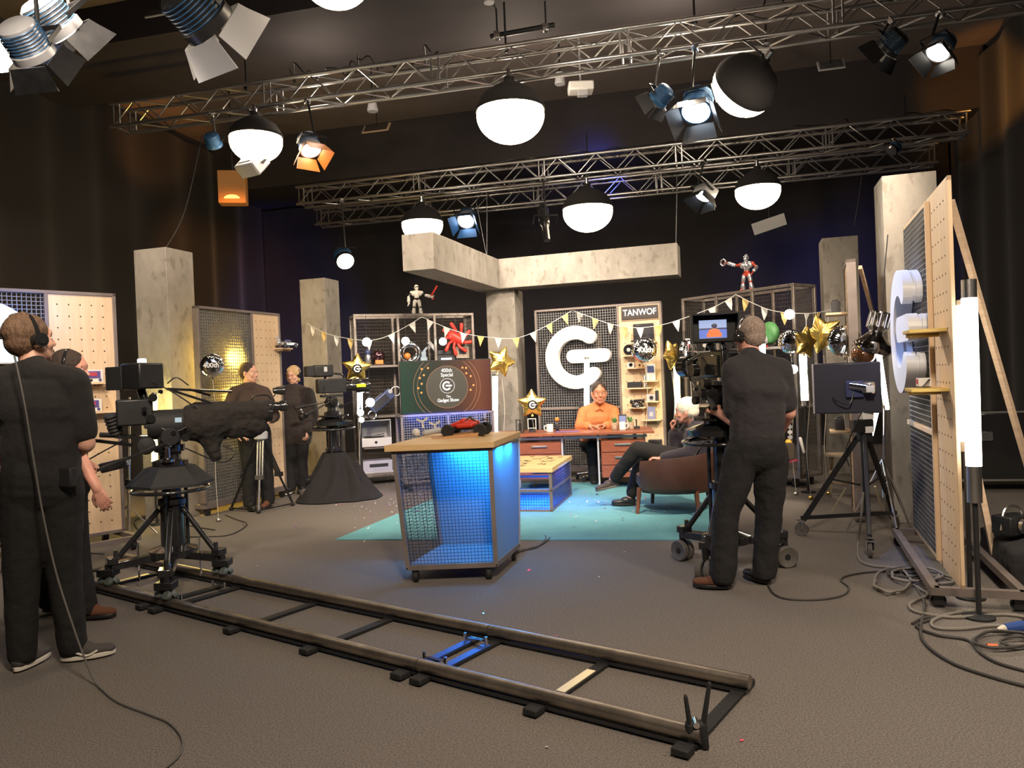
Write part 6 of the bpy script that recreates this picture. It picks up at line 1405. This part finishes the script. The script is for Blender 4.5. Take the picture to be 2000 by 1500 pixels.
# left rack contents
def rk(px, py, d=.20): x, z = onplane(kL, px, py, d); return x
T1_, T2_, T0_ = 1.671, .966, .161
item(kL, rk(718, 700), .16, T1_, 'toy_droid', 'small silver and blue robot toy at the left of the upper rack shelf', 'toy', [('body', rsil, lambda b: b.cap((0, 0, .06), (0, 0, .13), .05, .045)), ('head', gbl, lambda b: b.sph((0, 0, .19), .045, 14)), ('foot', gd, lambda b: b.box((0, 0, .012), (.12, .08, .024)))])
item(kL, rk(738, 700), .16, T1_, 'toy_helmet', 'dark chrome helmet with an orange chin on the upper rack shelf', 'helmet', [('shell', mat('dark_chrome', (.12, .06, .07), .15, metal=.9), lambda b: b.sph((0, 0, .13), (.095, .11, .10), 20)), ('chin', gor, lambda b: b.box((0, -.05, .045), (.11, .08, .06))), ('base', gd, lambda b: b.box((0, 0, .010), (.16, .14, .02)))])
item(kL, rk(800, 700), .16, T1_, 'gold_wheel', 'big silver and gold ring-shaped gadget in the middle of the rack', 'gadget', [('ring', chrome, lambda b: b.ring((0, 0, .17), (0, 1, .1), .12, .045, 28, 10)), ('hub', gor, lambda b: b.sph((-.05, -.05, .12), .05, 14)), ('base', gd, lambda b: b.box((0, 0, .010), (.24, .12, .02)))])
item(kL, rk(826, 700), .16, T1_, 'toy_tower', 'pale blue toy tower beside the ring gadget', 'toy', [('body', mat('pale_blue', (.35, .45, .55), .4), lambda b: (b.box((0, 0, .05), (.10, .08, .10)), b.box((0, 0, .14), (.07, .06, .08)), b.bar((.0, 0, .18), (.06, 0, .24), .03)))])
item(kL, rk(868, 700), .16, T1_, 'laser_device', 'stack of black gadgets with a white bar in the right bay of the rack', 'gadget', [('box', gd, lambda b: (b.box((0, 0, .06), (.26, .16, .12)), b.box((-.02, 0, .16), (.22, .14, .06)))), ('white_bar', glow('white_panel', (1, 1, 1), 1.5), lambda b: b.box((0, -.082, .055), (.16, .006, .045))), ('arm', gw, lambda b: b.bar((-.14, 0, .20), (-.24, 0, .32), .05, .05))])
item(kL, rk(900, 695), .16, T1_, 'tilted_viewer', 'tilted beige gadget with a dark window at the right of the rack', 'gadget', [('case', mat('beige_case', (.34, .28, .22), .5), lambda b: b.box((0, 0, .15), (.20, .14, .17))), ('window', lensd, lambda b: b.box((0, -.073, .17), (.11, .006, .09))), ('stand', gd, lambda b: b.cyl((0, 0, 0), (0, 0, .08), .04))])
random.seed(3)
t = thing('red_toy', 'big bright red spiky toy creature hanging at the upper right of the left rack', 'toy', at_(kL, rk(889, 640, .05), .05, 2.02), kL.rotation_euler.z)
b = MB(); b.cap((-.06, 0, .05), (.07, -.02, -.03), .075, .065); blend(b, 'body', redp, t, .012, 3)
for i in range(9):
    a = i * 2 * pi / 9 + .2; q = V((cos(a), -.25, sin(a))); p1 = q * .13; p2 = p1 + V((cos(a + .6), 0, sin(a + .6))) * .10; b = MB(); b.cap(q * .06, p1, .022, .018); b.cap(p1, p2, .02, .028); b.build('leg', redp, t)
MB().cyl((0, 0, .06), (0, 0, .33), .004).build('cord', wire, t)
t = thing('hoverboard', 'tilted dark blue gadget with ring handles in the middle bay of the left rack', 'gadget', at_(kL, rk(742, 800, -.06), -.10, .985), kL.rotation_euler.z); A = T(0, 0, .17) @ rotm(0, radians(-38), 0)
MB(A).box((.03, 0, 0), (.38, .10, .15)).build('body', gbl, t, bevel=.02); MB(A).box((.0, -.053, -.0), (.26, .006, .10)).build('plate', gd, t)
MB(A).ring((-.20, -.04, -.06), (0, 1, 0), .055, .008, 28, 8).build('ring', chrome, t); MB(A).ring((.26, -.04, -.02), (0, 1, 0), .065, .006, 28, 8).build('ring', alu, t); MB(A).cyl((.20, -.06, .03), (.20, -.045, .03), .03).build('dial', lgrey, t); MB(A).box((-.05, 0, .085), (.30, .09, .012)).build('top_strip', rsil, t)
t = item(kL, rk(735, 868, .0), .18, .55 if 0 else .97 - .815 + .38, 'turntable', 'pale turntable with a black disc inside the bottom of the left rack', 'turntable', [('plinth', gw, lambda b: b.box((0, 0, .06), (.44, .34, .12))), ('lid', clr if 0 else lgrey, lambda b: (b.box((0, .16, .24), (.44, .02, .26)), b.box((-.215, 0, .24), (.012, .30, .24)), b.box((.215, 0, .24), (.012, .30, .24)), b.box((0, 0, .365), (.44, .32, .014)))), ('platter', gloss, lambda b: b.cyl((0, -.0, .125), (0, 0, .14), .145, n=36)), ('tone_arm', chrome, lambda b: b.bar((.16, .08, .16), (.02, -.04, .155), .012)), ('badge', gd, lambda b: b.cyl((0, -.172, .06), (0, -.170, .06), .02))])
MB().box((.33, .20, .515), (.54, .36, .018)).build('shelf', rustic, kL)
item(kL, rk(735, 905, .0), .18, T0_, 'games_console', 'pale blue-white console box with a dark slot on the floor of the left rack', 'game console', [('case', mat('blue_white_case', (.42, .42, .52), .35), lambda b: b.box((0, 0, .10), (.46, .30, .15))), ('slot', gd, lambda b: b.box((.04, -.152, .11), (.26, .006, .045))), ('base', lgrey, lambda b: b.box((0, 0, .013), (.48, .32, .026)))])
# right rack contents
def rr(px, py, d=.20): x, z = onplane(kR, px, py, d); return x
item(kR, rr(1390, 650), .15, T1_, 'telescope', 'white telescope leaning up beside a bulb in the right rack', 'telescope', [('tube', gw, lambda b: b.cyl((-.08, 0, .06), (.06, 0, .30), .035)), ('mount', gd, lambda b: b.cyl((0, 0, 0), (0, 0, .18), .02)), ('finder', gbl, lambda b: b.cyl((-.08, -.04, .14), (.0, -.04, .28), .012))])
t = thing('pink_bag', 'hot pink and red bag hanging above the operator\'s headphones in the right rack', 'bag', at_(kR, rr(1428, 630, .02), .0, 1.92), kR.rotation_euler.z)
b = MB(); b.prism([(-.10, .08), (-.02, .13), (.11, .10), (.12, -.02), (.05, -.16), (-.01, -.13)], .07, UP); b.build('bag', gpk, t, bevel=.01); MB(UP).prism([(-.19, .05), (-.14, .10), (-.07, .07), (-.12, -.02)], .05, None, .01).build('red_pouch', redp, t, bevel=.01)
MB().tube(cr([(-.02, -.03, .12), (.02, -.03, .20), (.07, -.03, .12)], 5), .01, 6).build('handle', redp, t); MB(UP).box((.02, .0, .073), (.10, .10, .004)).build('pattern', gw, t); MB().cyl((.02, -.03, .19), (.02, 0, .45), .004).build('cord', wire, t)
item(kR, rr(1508, 650), .15, T1_, 'green_toy', 'green and grey rounded toy beside the operator\'s head in the right rack', 'toy', [('shell', ggn, lambda b: b.sph((0, 0, .17), (.13, .08, .14), 18)), ('face', lgrey, lambda b: b.sph((-.05, -.05, .11), (.07, .05, .09), 14)), ('base', gd, lambda b: b.box((0, 0, .012), (.2, .12, .024)))])
item(kR, rr(1500, 680) - .02, .02, T1_, 'white_trainer', 'white and blue trainer with a red stripe in front of the green toy', 'shoe', [('upper', gw, lambda b: (b.cap((-.08, 0, .06), (.08, 0, .045), .05, .035), b.cap((-.07, 0, .06), (-.07, 0, .10), .045))), ('stripe', gbl, lambda b: b.box((0, -.045, .06), (.10, .01, .03))), ('sole', redp, lambda b: b.box((0, 0, .010), (.24, .09, .02)))])
t = thing('hanging_toys', 'yellow and checked toy figures on a strap beside the operator\'s hip', 'toy', P(1543, 842, 8.0), radians(-30))
for i in range(4): MB(T(0, 0, .10 - i * .055) @ rotm(0, pi / 4, 0)).box((0, 0, 0), (.040, .02, .040)).build('checked_square', gw if i % 2 == 0 else lgrey, t)
MB().cap((-.02, 0, -.12), (-.03, 0, -.20), .035, .03).build('yellow_figure', mat('toy_yellow', (.75, .42, .04), .5), t); MB().cap((.10, 0, -.08), (.13, 0, -.22), .018, .014).build('strap_end', gw, t); MB().cyl((.0, 0, .10), (.0, .05, .55), .004).build('strap', wire, t); MB().sph((-.04, 0, -.27), .025, 12).build('white_foot', gw, t)
t = thing('pink_flag', 'small bright pink folded flag low on the right rack behind the operator', 'flag', P(1545, 899, 8.55), radians(-30)); MB(UP).prism([(-.06, .06), (.09, 0), (-.06, -.04)], .02).build('flag', gpk, t); MB().cyl((-.06, 0, -.22), (-.06, 0, .06), .006).build('pole', gw, t)
# ---------------------------------------------------------------- things on the podium
TZ = .9755
def pod(px, py): return G(px, py, TZ)
q = pod(888, 853); t = thing('wooden_ramp', 'flat wooden ramp under the model buggy on the podium', 'ramp', q, radians(8)); b = MB()
b.add([(-.18, -.13, 0), (.20, -.13, 0), (.20, .13, 0), (-.18, .13, 0), (-.18, -.13, .004), (.20, -.13, .035), (.20, .13, .035), (-.18, .13, .004)], [(3, 2, 1, 0), (4, 5, 6, 7), (0, 1, 5, 4), (1, 2, 6, 5), (2, 3, 7, 6), (3, 0, 4, 7)]); b.build('board', legwood if 0 else mat('orange_wood', (.50, .26, .11), .5, var=.2, vs=8, stretch=(1, 10, 1)), t)
q = pod(912, 851); t = thing('model_buggy', 'red and black radio-controlled buggy with fat tyres on the podium', 'model car', (q.x, q.y, TZ), radians(-10)); RH = .050
b = MB(); b.box((0, 0, .058), (.30, .07, .02)); b.box((-.11, 0, .058), (.03, .20, .015)); b.box((.12, 0, .058), (.03, .20, .015)); b.build('chassis', gd, t)
b = MB(); b.cap((-.12, 0, .08), (-.02, 0, .105), .022, .035, k=.9); b.cap((-.02, 0, .105), (.08, 0, .095), .038, .030); b.cap((-.06, -.05, .08), (.05, -.05, .085), .018); b.cap((-.06, .05, .08), (.05, .05, .085), .018); blend(b, 'body_shell', redp, t, .005, 2)
b = MB(); b.bar((-.02, -.035, .10), (.03, -.02, .15), .008); b.bar((-.02, .035, .10), (.03, .02, .15), .008); b.bar((.03, -.02, .15), (.10, -.02, .10), .008); b.bar((.03, .02, .15), (.10, .02, .10), .008); b.bar((.03, -.02, .15), (.03, .02, .15), .008); b.build('roll_cage', gd, t); MB().box((.15, 0, .125), (.04, .14, .008)).build('rear_wing', gd, t); MB().box((.03, -.0, .125), (.05, .03, .03)).build('driver', gw, t)
for x in (-.125, .13):
    for y in (-.115, .115):
        b = MB(T(x, y, RH) @ rotm(pi / 2, 0, 0)); b.lathe([(.025, -.026), (.044, -.028), (RH, -.016), (RH, .016), (.044, .028), (.025, .026)], 28)
        wo = b.build('wheel', tyre, t); MB(T(x, y, RH) @ rotm(pi / 2, 0, 0)).lathe([(.001, -.018), (.022, -.022), (.026, -.026), (.026, .026), (.022, .022), (.001, .018)], 14).build('rim', rsil, wo)
q = pod(826, 853); t = thing('propeller_drone', 'grey drone with white three-bladed propellers at the back left of the podium', 'drone', (q.x, q.y, TZ), radians(15))
MB().cap((.02, 0, .030), (.13, .0, .045), .024).build('body', lgrey, t); MB().sph((-.055, 0, .035), .035, 16).build('white_dome', gw, t)
for cx, cz, ln in ((.0, .12, 0), (.10, .09, 0)):
    MB().cyl((cx + .02, 0, .04), (cx, 0, cz), .004).build('stalk', lgrey, t); p_ = MB()
    for k in range(3): a = 2.094 * k + .6; p_.bar((cx, 0, cz), (cx + .052 * cos(a), -.004, cz + .052 * sin(a)), .016, .004, (0, 1, 0))
    p_.build('propeller', gw, t)
# ---------------------------------------------------------------- things on the desk
def dsk(px, d=.32): 
    o, dr = CO, pdir(px, 760); I = parent_matrix(dk).inverted(); a = I @ o; v = I.to_3x3() @ dr; k_ = (d - a.y) / v.y; return (a + v * k_).x
DT = .7155
item(dk, dsk(1013), .30, DT, 'wire_lantern', 'small black caged lantern at the left end of the desk', 'ornament', [('cage', gd, lambda b: (b.box((0, 0, .005), (.10, .10, .01)), b.box((0, 0, .165), (.11, .11, .01)), [b.box((x, y, .085), (.008, .008, .16)) for x in (-.045, 0, .045) for y in (-.045, .045)])), ('core', dgrey, lambda b: b.cyl((0, 0, .01), (0, 0, .12), .02))])
item(dk, dsk(1036), .34, DT, 'display_stand', 'little white open frame stand beside the caged lantern', 'ornament', [('frame', gw, lambda b: (b.box((-.05, 0, .10), (.010, .03, .14)), b.box((.05, 0, .10), (.010, .03, .14)), b.box((0, 0, .17), (.11, .03, .010)), b.box((0, 0, .05), (.10, .03, .008)))), ('base', gd, lambda b: b.box((0, 0, .015), (.08, .06, .03)))])
def mug(px, y, lab, s=1.0):
    t = thing('mug', lab, 'mug', at_(dk, dsk(px, y), y, DT), dk.rotation_euler.z, 'white mugs on the desk'); MB().lathe([(.036 * s, 0), (.041 * s, .004), (.042 * s, .10 * s), (.038 * s, .10 * s), (.036 * s, .012), (.001, .010)], 28).build('body', white, t)
    MB().tube(cr([(.040 * s, 0, .08 * s), (.068 * s, 0, .075 * s), (.072 * s, 0, .05 * s), (.064 * s, 0, .028 * s), (.040 * s, 0, .022 * s)], 5), .006, 8).build('handle', white, t); return t
m = mug(1071, .26, 'white mug left of the small figurine on the desk'); m.rotation_euler.z += pi; mug(1213, .24, 'white mug on the right of the desk between the two potted plants')
item(dk, dsk(1085), .36, DT, 'figurine', 'small dark figurine with a pale round head on the desk', 'ornament', [('body', gd, lambda b: (b.cap((0, 0, .04), (0, 0, .10), .03, .02), b.bar((-.04, 0, .07), (.05, 0, .12), .014))), ('head', gor, lambda b: b.sph((0, 0, .15), .030, 14)), ('base', gd, lambda b: b.cyl((0, 0, 0), (0, 0, .012), .035))])
item(dk, dsk(1105), .22, DT, 'purple_mat', 'flat purple paper lying on the desk in front of the presenter', 'paper', [('sheet', mat('purple_paper', (.22, .10, .30), .5), lambda b: b.box((0, 0, .002), (.30, .20, .004)))])
for px, lab in ((1198, 'small plant in a patterned glass pot, just right of the presenter'), (1229, 'small plant in a patterned glass pot at the right end of the desk')):
    t = thing('potted_plant', lab, 'plant', at_(dk, dsk(px), .34, DT), 0, 'small plants on the desk'); MB().lathe([(.036, 0), (.042, .01), (.045, .09), (.038, .09), (.001, .085)], 20).build('pot', mat('patterned_pot', (.50, .38, .28), .4, var=.4, vs=40), t)
    b = MB(); random.seed(px)
    for i in range(18): a = random.uniform(0, 6.28); r = random.uniform(.01, .045); b.cap((r * .3 * cos(a), r * .3 * sin(a), .08), (r * cos(a), r * sin(a), random.uniform(.12, .155)), .006, .010, k=.4, n=6)
    b.build('leaves', mat('succulent_green', (.06, .20, .05), .6), t)
item(dk, dsk(1214), .46, DT, 'display_tablet', 'upright blue-white lit tablet behind the mug on the desk', 'tablet', [('case', gd, lambda b: b.box((0, 0, .09), (.10, .015, .18))), ('screen', glow('tablet_picture', (.45, .45, .75), .8), lambda b: b.box((0, -.009, .10), (.085, .004, .13)))])
item(dk, dsk(1241), .40, DT, 'joystick', 'small black joystick at the right end of the desk', 'joystick', [('base', gd, lambda b: b.box((0, 0, .015), (.08, .08, .03))), ('stick', gd, lambda b: b.cap((0, 0, .03), (0, 0, .11), .008, .010))])
item(tt, .14, .22, .52, 'white_goggles', 'white-rimmed goggles on the middle level of the screen trolley', 'goggles', [('rim', gw, lambda b: (b.ring((0, 0, .045), (0, 1, 0), .04, .008, 20, 6), b.ring((.09, 0, .045), (0, 1, 0), .04, .008, 20, 6))), ('lens', gbl, lambda b: b.box((.045, .01, .045), (.14, .01, .06)))])
# ---------------------------------------------------------------- chrome pendant lamp by the right pillar
t = thing('pendant_lamp', 'big ribbed chrome pendant lamp with a smoky brown glass shade, by the right pillar', 'lamp', P(1706, 668, 6.35), radians(10), rot=(0, radians(16), 0))
smoke = mat('smoky_brown_glass', (.16, .07, .03), .08, coat=.6, metal=.5); MB(T(0, 0, -.02)).lathe([(.13, -.09), (.155, -.05), (.15, 0), (.09, .06), (.055, .10)], 30).build('shade', mat('dark_chrome2', (.35, .32, .30), .12, metal=1), t)
b = MB(); b.lathe([(.055, .08), (.055, .09), (.085, .12), (.085, .13)], 24)
for k in range(10): a = 2 * pi * k / 10; b.cyl((.08 * cos(a), .08 * sin(a), .12), (.08 * cos(a), .08 * sin(a), .24), .010, n=8)
b.lathe([(.085, .235), (.085, .25), (.03, .26), (.001, .27)], 24); b.build('ribbed_socket', chrome, t); MB().sph((-.06, 0, -.13), (.10, .10, .09), 22).build('glass', smoke, t)
MB().cyl((0, 0, .26), (-.10, 0, .9), .005).build('cord', wire, t)
# ---------------------------------------------------------------- stool, case, cables
q = G(1662, 972); t = thing('wooden_stool', 'small folding wooden stool behind the monitor stand legs', 'stool', (q.x, q.y + .10, 0), radians(-20)); pw = mat('weathered_wood', (.24, .18, .12), .7, var=.2, vs=9)
for x in (-.17, .17):
    MB().bar((x, -.14, .02), (x * .8, .10, .44), .03, .022).build('leg', pw, t); MB().bar((x * .95, .16, .02), (x * .8, -.08, .44), .03, .022).build('leg', pw, t)
MB().box((0, 0, .45), (.40, .26, .022)).build('seat', pw, t); MB().box((0, -.07, .15), (.33, .03, .02)).build('rung', pw, t); MB().box((0, .09, .15), (.33, .03, .02)).build('rung', pw, t)
blkcl = mat('black_duvetyne', ()) if 0 else MATS['black_duvetyne']
b = MB(); b.box((0, 0, .13), (.72, .80, .26)); b.cap((-.2, -.2, .22), (.2, .2, .25), .08); b.cap((.25, -.2, .2), (.28, .3, .22), .09); o = blend(b, 'covered_case', blkcl, None, .03, 4, .05, .25); o.location = (3.42, 4.78, 0.0); o.rotation_euler.z = radians(-19); tag(o, 'low heap of equipment under black cloth at the right picture edge', 'case')
vs_ = min(v.co.z for v in o.data.vertices); o.data.transform(T(0, 0, -vs_))
t = thing('floor_lamp_unit', 'small black and chrome lamp unit lying on the cloth heap at the right edge', 'light', (3.14, 4.80, .315), 0.3)
MB().box((0, 0, .05), (.20, .14, .12)).build('body', black, t, bevel=.01); MB(T(0, -.075, .05) @ rotm(pi / 2, 0, 0)).lathe([(.05, 0), (.045, .02), (.001, .01)], 20).build('lens', chrome, t); MB().tube(cr([(-.1, 0, .02), (-.06, 0, .15), (.06, 0, .15), (.10, 0, .02)], 5), .008, 6).build('handle', alu, t)
t = thing('equipment_case', 'dark polished flight case with metal edging behind the right flat', 'case', (P(1960, 900, 8.2).x, 8.3, 0), radians(-14))
MB().box((0, 0, .48), (1.1, .6, .72)).build('box', gloss, t, bevel=.01); b = MB(); b.box((0, -.302, .85), (1.1, .012, .02)); b.box((0, -.302, .13), (1.1, .012, .02)); b.build('edging', alu, t)
for x in (-.2, .25): MB().box((x, -.31, .60), (.12, .02, .10)).build('latch', chrome, t, bevel=.004)
for x in (-.48, .48):
    for y in (-.22, .22): caster(t, x, y, .055)
gcab = mat('grey_floor_cable', (.20, .18, .155), .6); dcab = mat('dark_floor_cable', (.045, .04, .036), .6)
def fcable(pts, m, label, r=.0065, pre=()):
    w_ = [V(p) for p in pre] + [G(a, b, r + .001 + (c[0] if c else 0)) for a, b, *c in pts]; return one(MB().tube(cr(w_, 8), r, 8), 'floor_cable', m, label, 'cable', 'cables lying on the carpet')
fcable([(1500, 1142), (1512, 1160), (1540, 1170), (1600, 1171), (1645, 1163), (1658, 1148), (1642, 1132), (1665, 1122), (1720, 1116), (1790, 1120)], dcab, 'thin dark cable snaking from the operator\'s foot to the cable heap', .006)
fcable([(1676, 1062), (1678, 1092), (1700, 1104), (1740, 1108), (1790, 1112), (1815, 1118)], gcab, 'thick grey cable dropping down the monitor stand to the floor', .009, [P(1686, 962, 5.75), P(1682, 1010, 5.78)])
def loopc(cx, cy, rx, ry, m, lab, seed, turns=1.6, r=.008):
    random.seed(seed); pts = [(cx + rx * (1 + .12 * random.uniform(-1, 1)) * cos(a), cy + ry * (1 + .12 * random.uniform(-1, 1)) * sin(a), .004 + i * .0009) for i, a in enumerate([k * .45 for k in range(int(turns * 14))])]; return fcable(pts, m, lab, r)
loopc(1744, 1133, 36, 24, gcab, 'round grey cable loop on the left of the cable heap', 1); loopc(1790, 1122, 48, 13, gcab, 'grey cable coil lying against the flat\'s base rail', 2, 2.4); loopc(1770, 1118, 34, 9, dcab, 'dark cable coil inside the cable heap', 3, 2); loopc(1835, 1132, 30, 8, gcab, 'grey cable coil under the base frame of the flat', 8, 1.8)
fcable([(1780, 1140), (1800, 1152), (1812, 1162), (1790, 1172), (1776, 1182), (1790, 1195), (1850, 1205), (1900, 1204), (1960, 1200), (2010, 1206)], gcab, 'grey cable winding from the heap towards the right picture edge', .009)
fcable([(1790, 1148), (1806, 1180), (1798, 1230), (1812, 1262), (1860, 1295), (1930, 1320), (2010, 1342)], dcab, 'long dark cable curving down to the lower right edge', .008)
fcable([(1905, 1192), (1860, 1198), (1822, 1212), (1828, 1226), (1880, 1228), (1940, 1222), (2010, 1226)], gcab, 'grey cable bending back under the lamp stand', .009)
fcable([(1782, 1218), (1800, 1208), (1830, 1206), (1790, 1222), (1830, 1240), (1890, 1250), (1915, 1275), (1950, 1295), (2010, 1312)], dcab, 'dark cable crossing below the flat toward the lower right corner', .008)
loopc(1958, 1248, 56, 16, dcab, 'dark cable coil with a blue plug near the right edge', 5, 2.2, .007); loopc(1990, 1252, 34, 9, dcab, 'tight dark cable coil cut by the right edge', 6, 2, .006)
q = G(1985, 1236); t = thing('mains_plug', 'blue industrial plug lying among the cables at the right edge', 'plug', (q.x, q.y, .0), radians(10)); MB().cyl((-.07, 0, .03), (.03, 0, .03), .022, .030).build('body', mat('blue_plug', (.03, .07, .25), .35), t); MB().cyl((.03, 0, .034), (.07, 0, .034), .034, n=20).build('collar', chrome, t); MB().cyl((-.11, 0, .025), (-.07, 0, .03), .010, .02).build('gland', ribbon, t)
q = G(1938, 1268); one(MB().cyl((q.x - .025, q.y, .018), (q.x + .02, q.y - .01, .018), .011), 'orange_connector', mat('orange_plastic', (.75, .15, .03), .4), 'tiny orange connector on the dark cable near the right edge', 'connector')
fcable([(1003, 1082), (1030, 1072), (1052, 1066), (1068, 1056), (1074, 1050)], dcab, 'black cable from the podium to the rug, nearer strand', .007); fcable([(1000, 1076), (1025, 1074), (1050, 1068), (1066, 1052), (1064, 1046)], dcab, 'black cable from the podium to the rug, farther strand', .006)
fcable([(342, 1048), (400, 1048), (450, 1044), (482, 1024), (460, 1014), (440, 1006)], dcab, 'thin dark cable on the carpet between left pillar and tripod', .006)
fcable([(270, 1035), (262, 1020), (275, 1012), (300, 1014), (390, 1030), (420, 1035)], dcab, 'thin cable behind the track dolly by the left pillar', .006)
q = G(447, 997); fcable([(447, 997), (444, 985)], gcab, 'pale lead running down beside the red-ended pole at the lattice', .005, ())
# child's red and blue walking toy by the lattice
q = G(462, 978); t = thing('toy_vacuum', 'red and blue upright gadget with a clear tube behind the tripod', 'gadget', (q.x, q.y, 0), radians(20)); MB().cyl((0, 0, .02), (.02, 0, .30), .035).build('body', gbl, t); MB().cyl((.02, 0, .30), (.02, 0, .38), .04).build('red_collar', redp, t); MB().tube(cr([(.02, 0, .38), (-.02, 0, .55), (-.10, 0, .70), (-.20, 0, .74)], 6), .022, 10).build('clear_tube', mat('clear_plastic', (.7, .75, .78), .1, alpha=.35), t); MB().box((.03, -.05, .03), (.16, .10, .05)).build('foot', redp, t, bevel=.01)
# ---------------------------------------------------------------- confetti
random.seed(11); cc = [gw, gpk, mat('confetti_purple', (.3, .05, .35), .5), mat('confetti_silver', (.8, .8, .85), .25, metal=.8)]
b = MB()
def conf(px, py, s):
    p = G(px, py); b.mi = random.choice((0, 0, 0, 1, 2, 3, 3)); a = random.uniform(0, 6.3); A = T(p.x, p.y, .012 if 700 < px < 1400 and 985 < py < 1052 or (px > 1110 and py < 1050 and px < 1400) else .004) @ rotm(random.uniform(-.5, .5), random.uniform(-.5, .5), a)
    b.box((0, 0, .003), (s, s * .55, .0012), A)
for i in range(190):
    f = random.random()
    if f < .55: conf(random.gauss(790, 55), random.gauss(985, 22), random.uniform(.012, .026))
    elif f < .75: conf(random.gauss(1190, 60), random.gauss(985, 22), random.uniform(.012, .028))
    else: conf(random.uniform(430, 1700), random.uniform(965, 1090), random.uniform(.010, .022))
for px, py, s in ((1068, 1462, .014), (1449, 1449, .016), (1087, 1244, .02), (944, 1200, .012), (503, 1107, .016), (1240, 1027, .02), (1033, 1115, .03), (1022, 1072, .03), (1166, 968, .05), (1140, 965, .04), (1170, 1128, .014), (475, 1026, .025)): conf(px, py, s)
o = b.build('confetti', cc, smooth=0); recenter(o); tag(o, 'scattered white, silver and pink confetti pieces on the carpet and rug', 'confetti', kind='stuff')
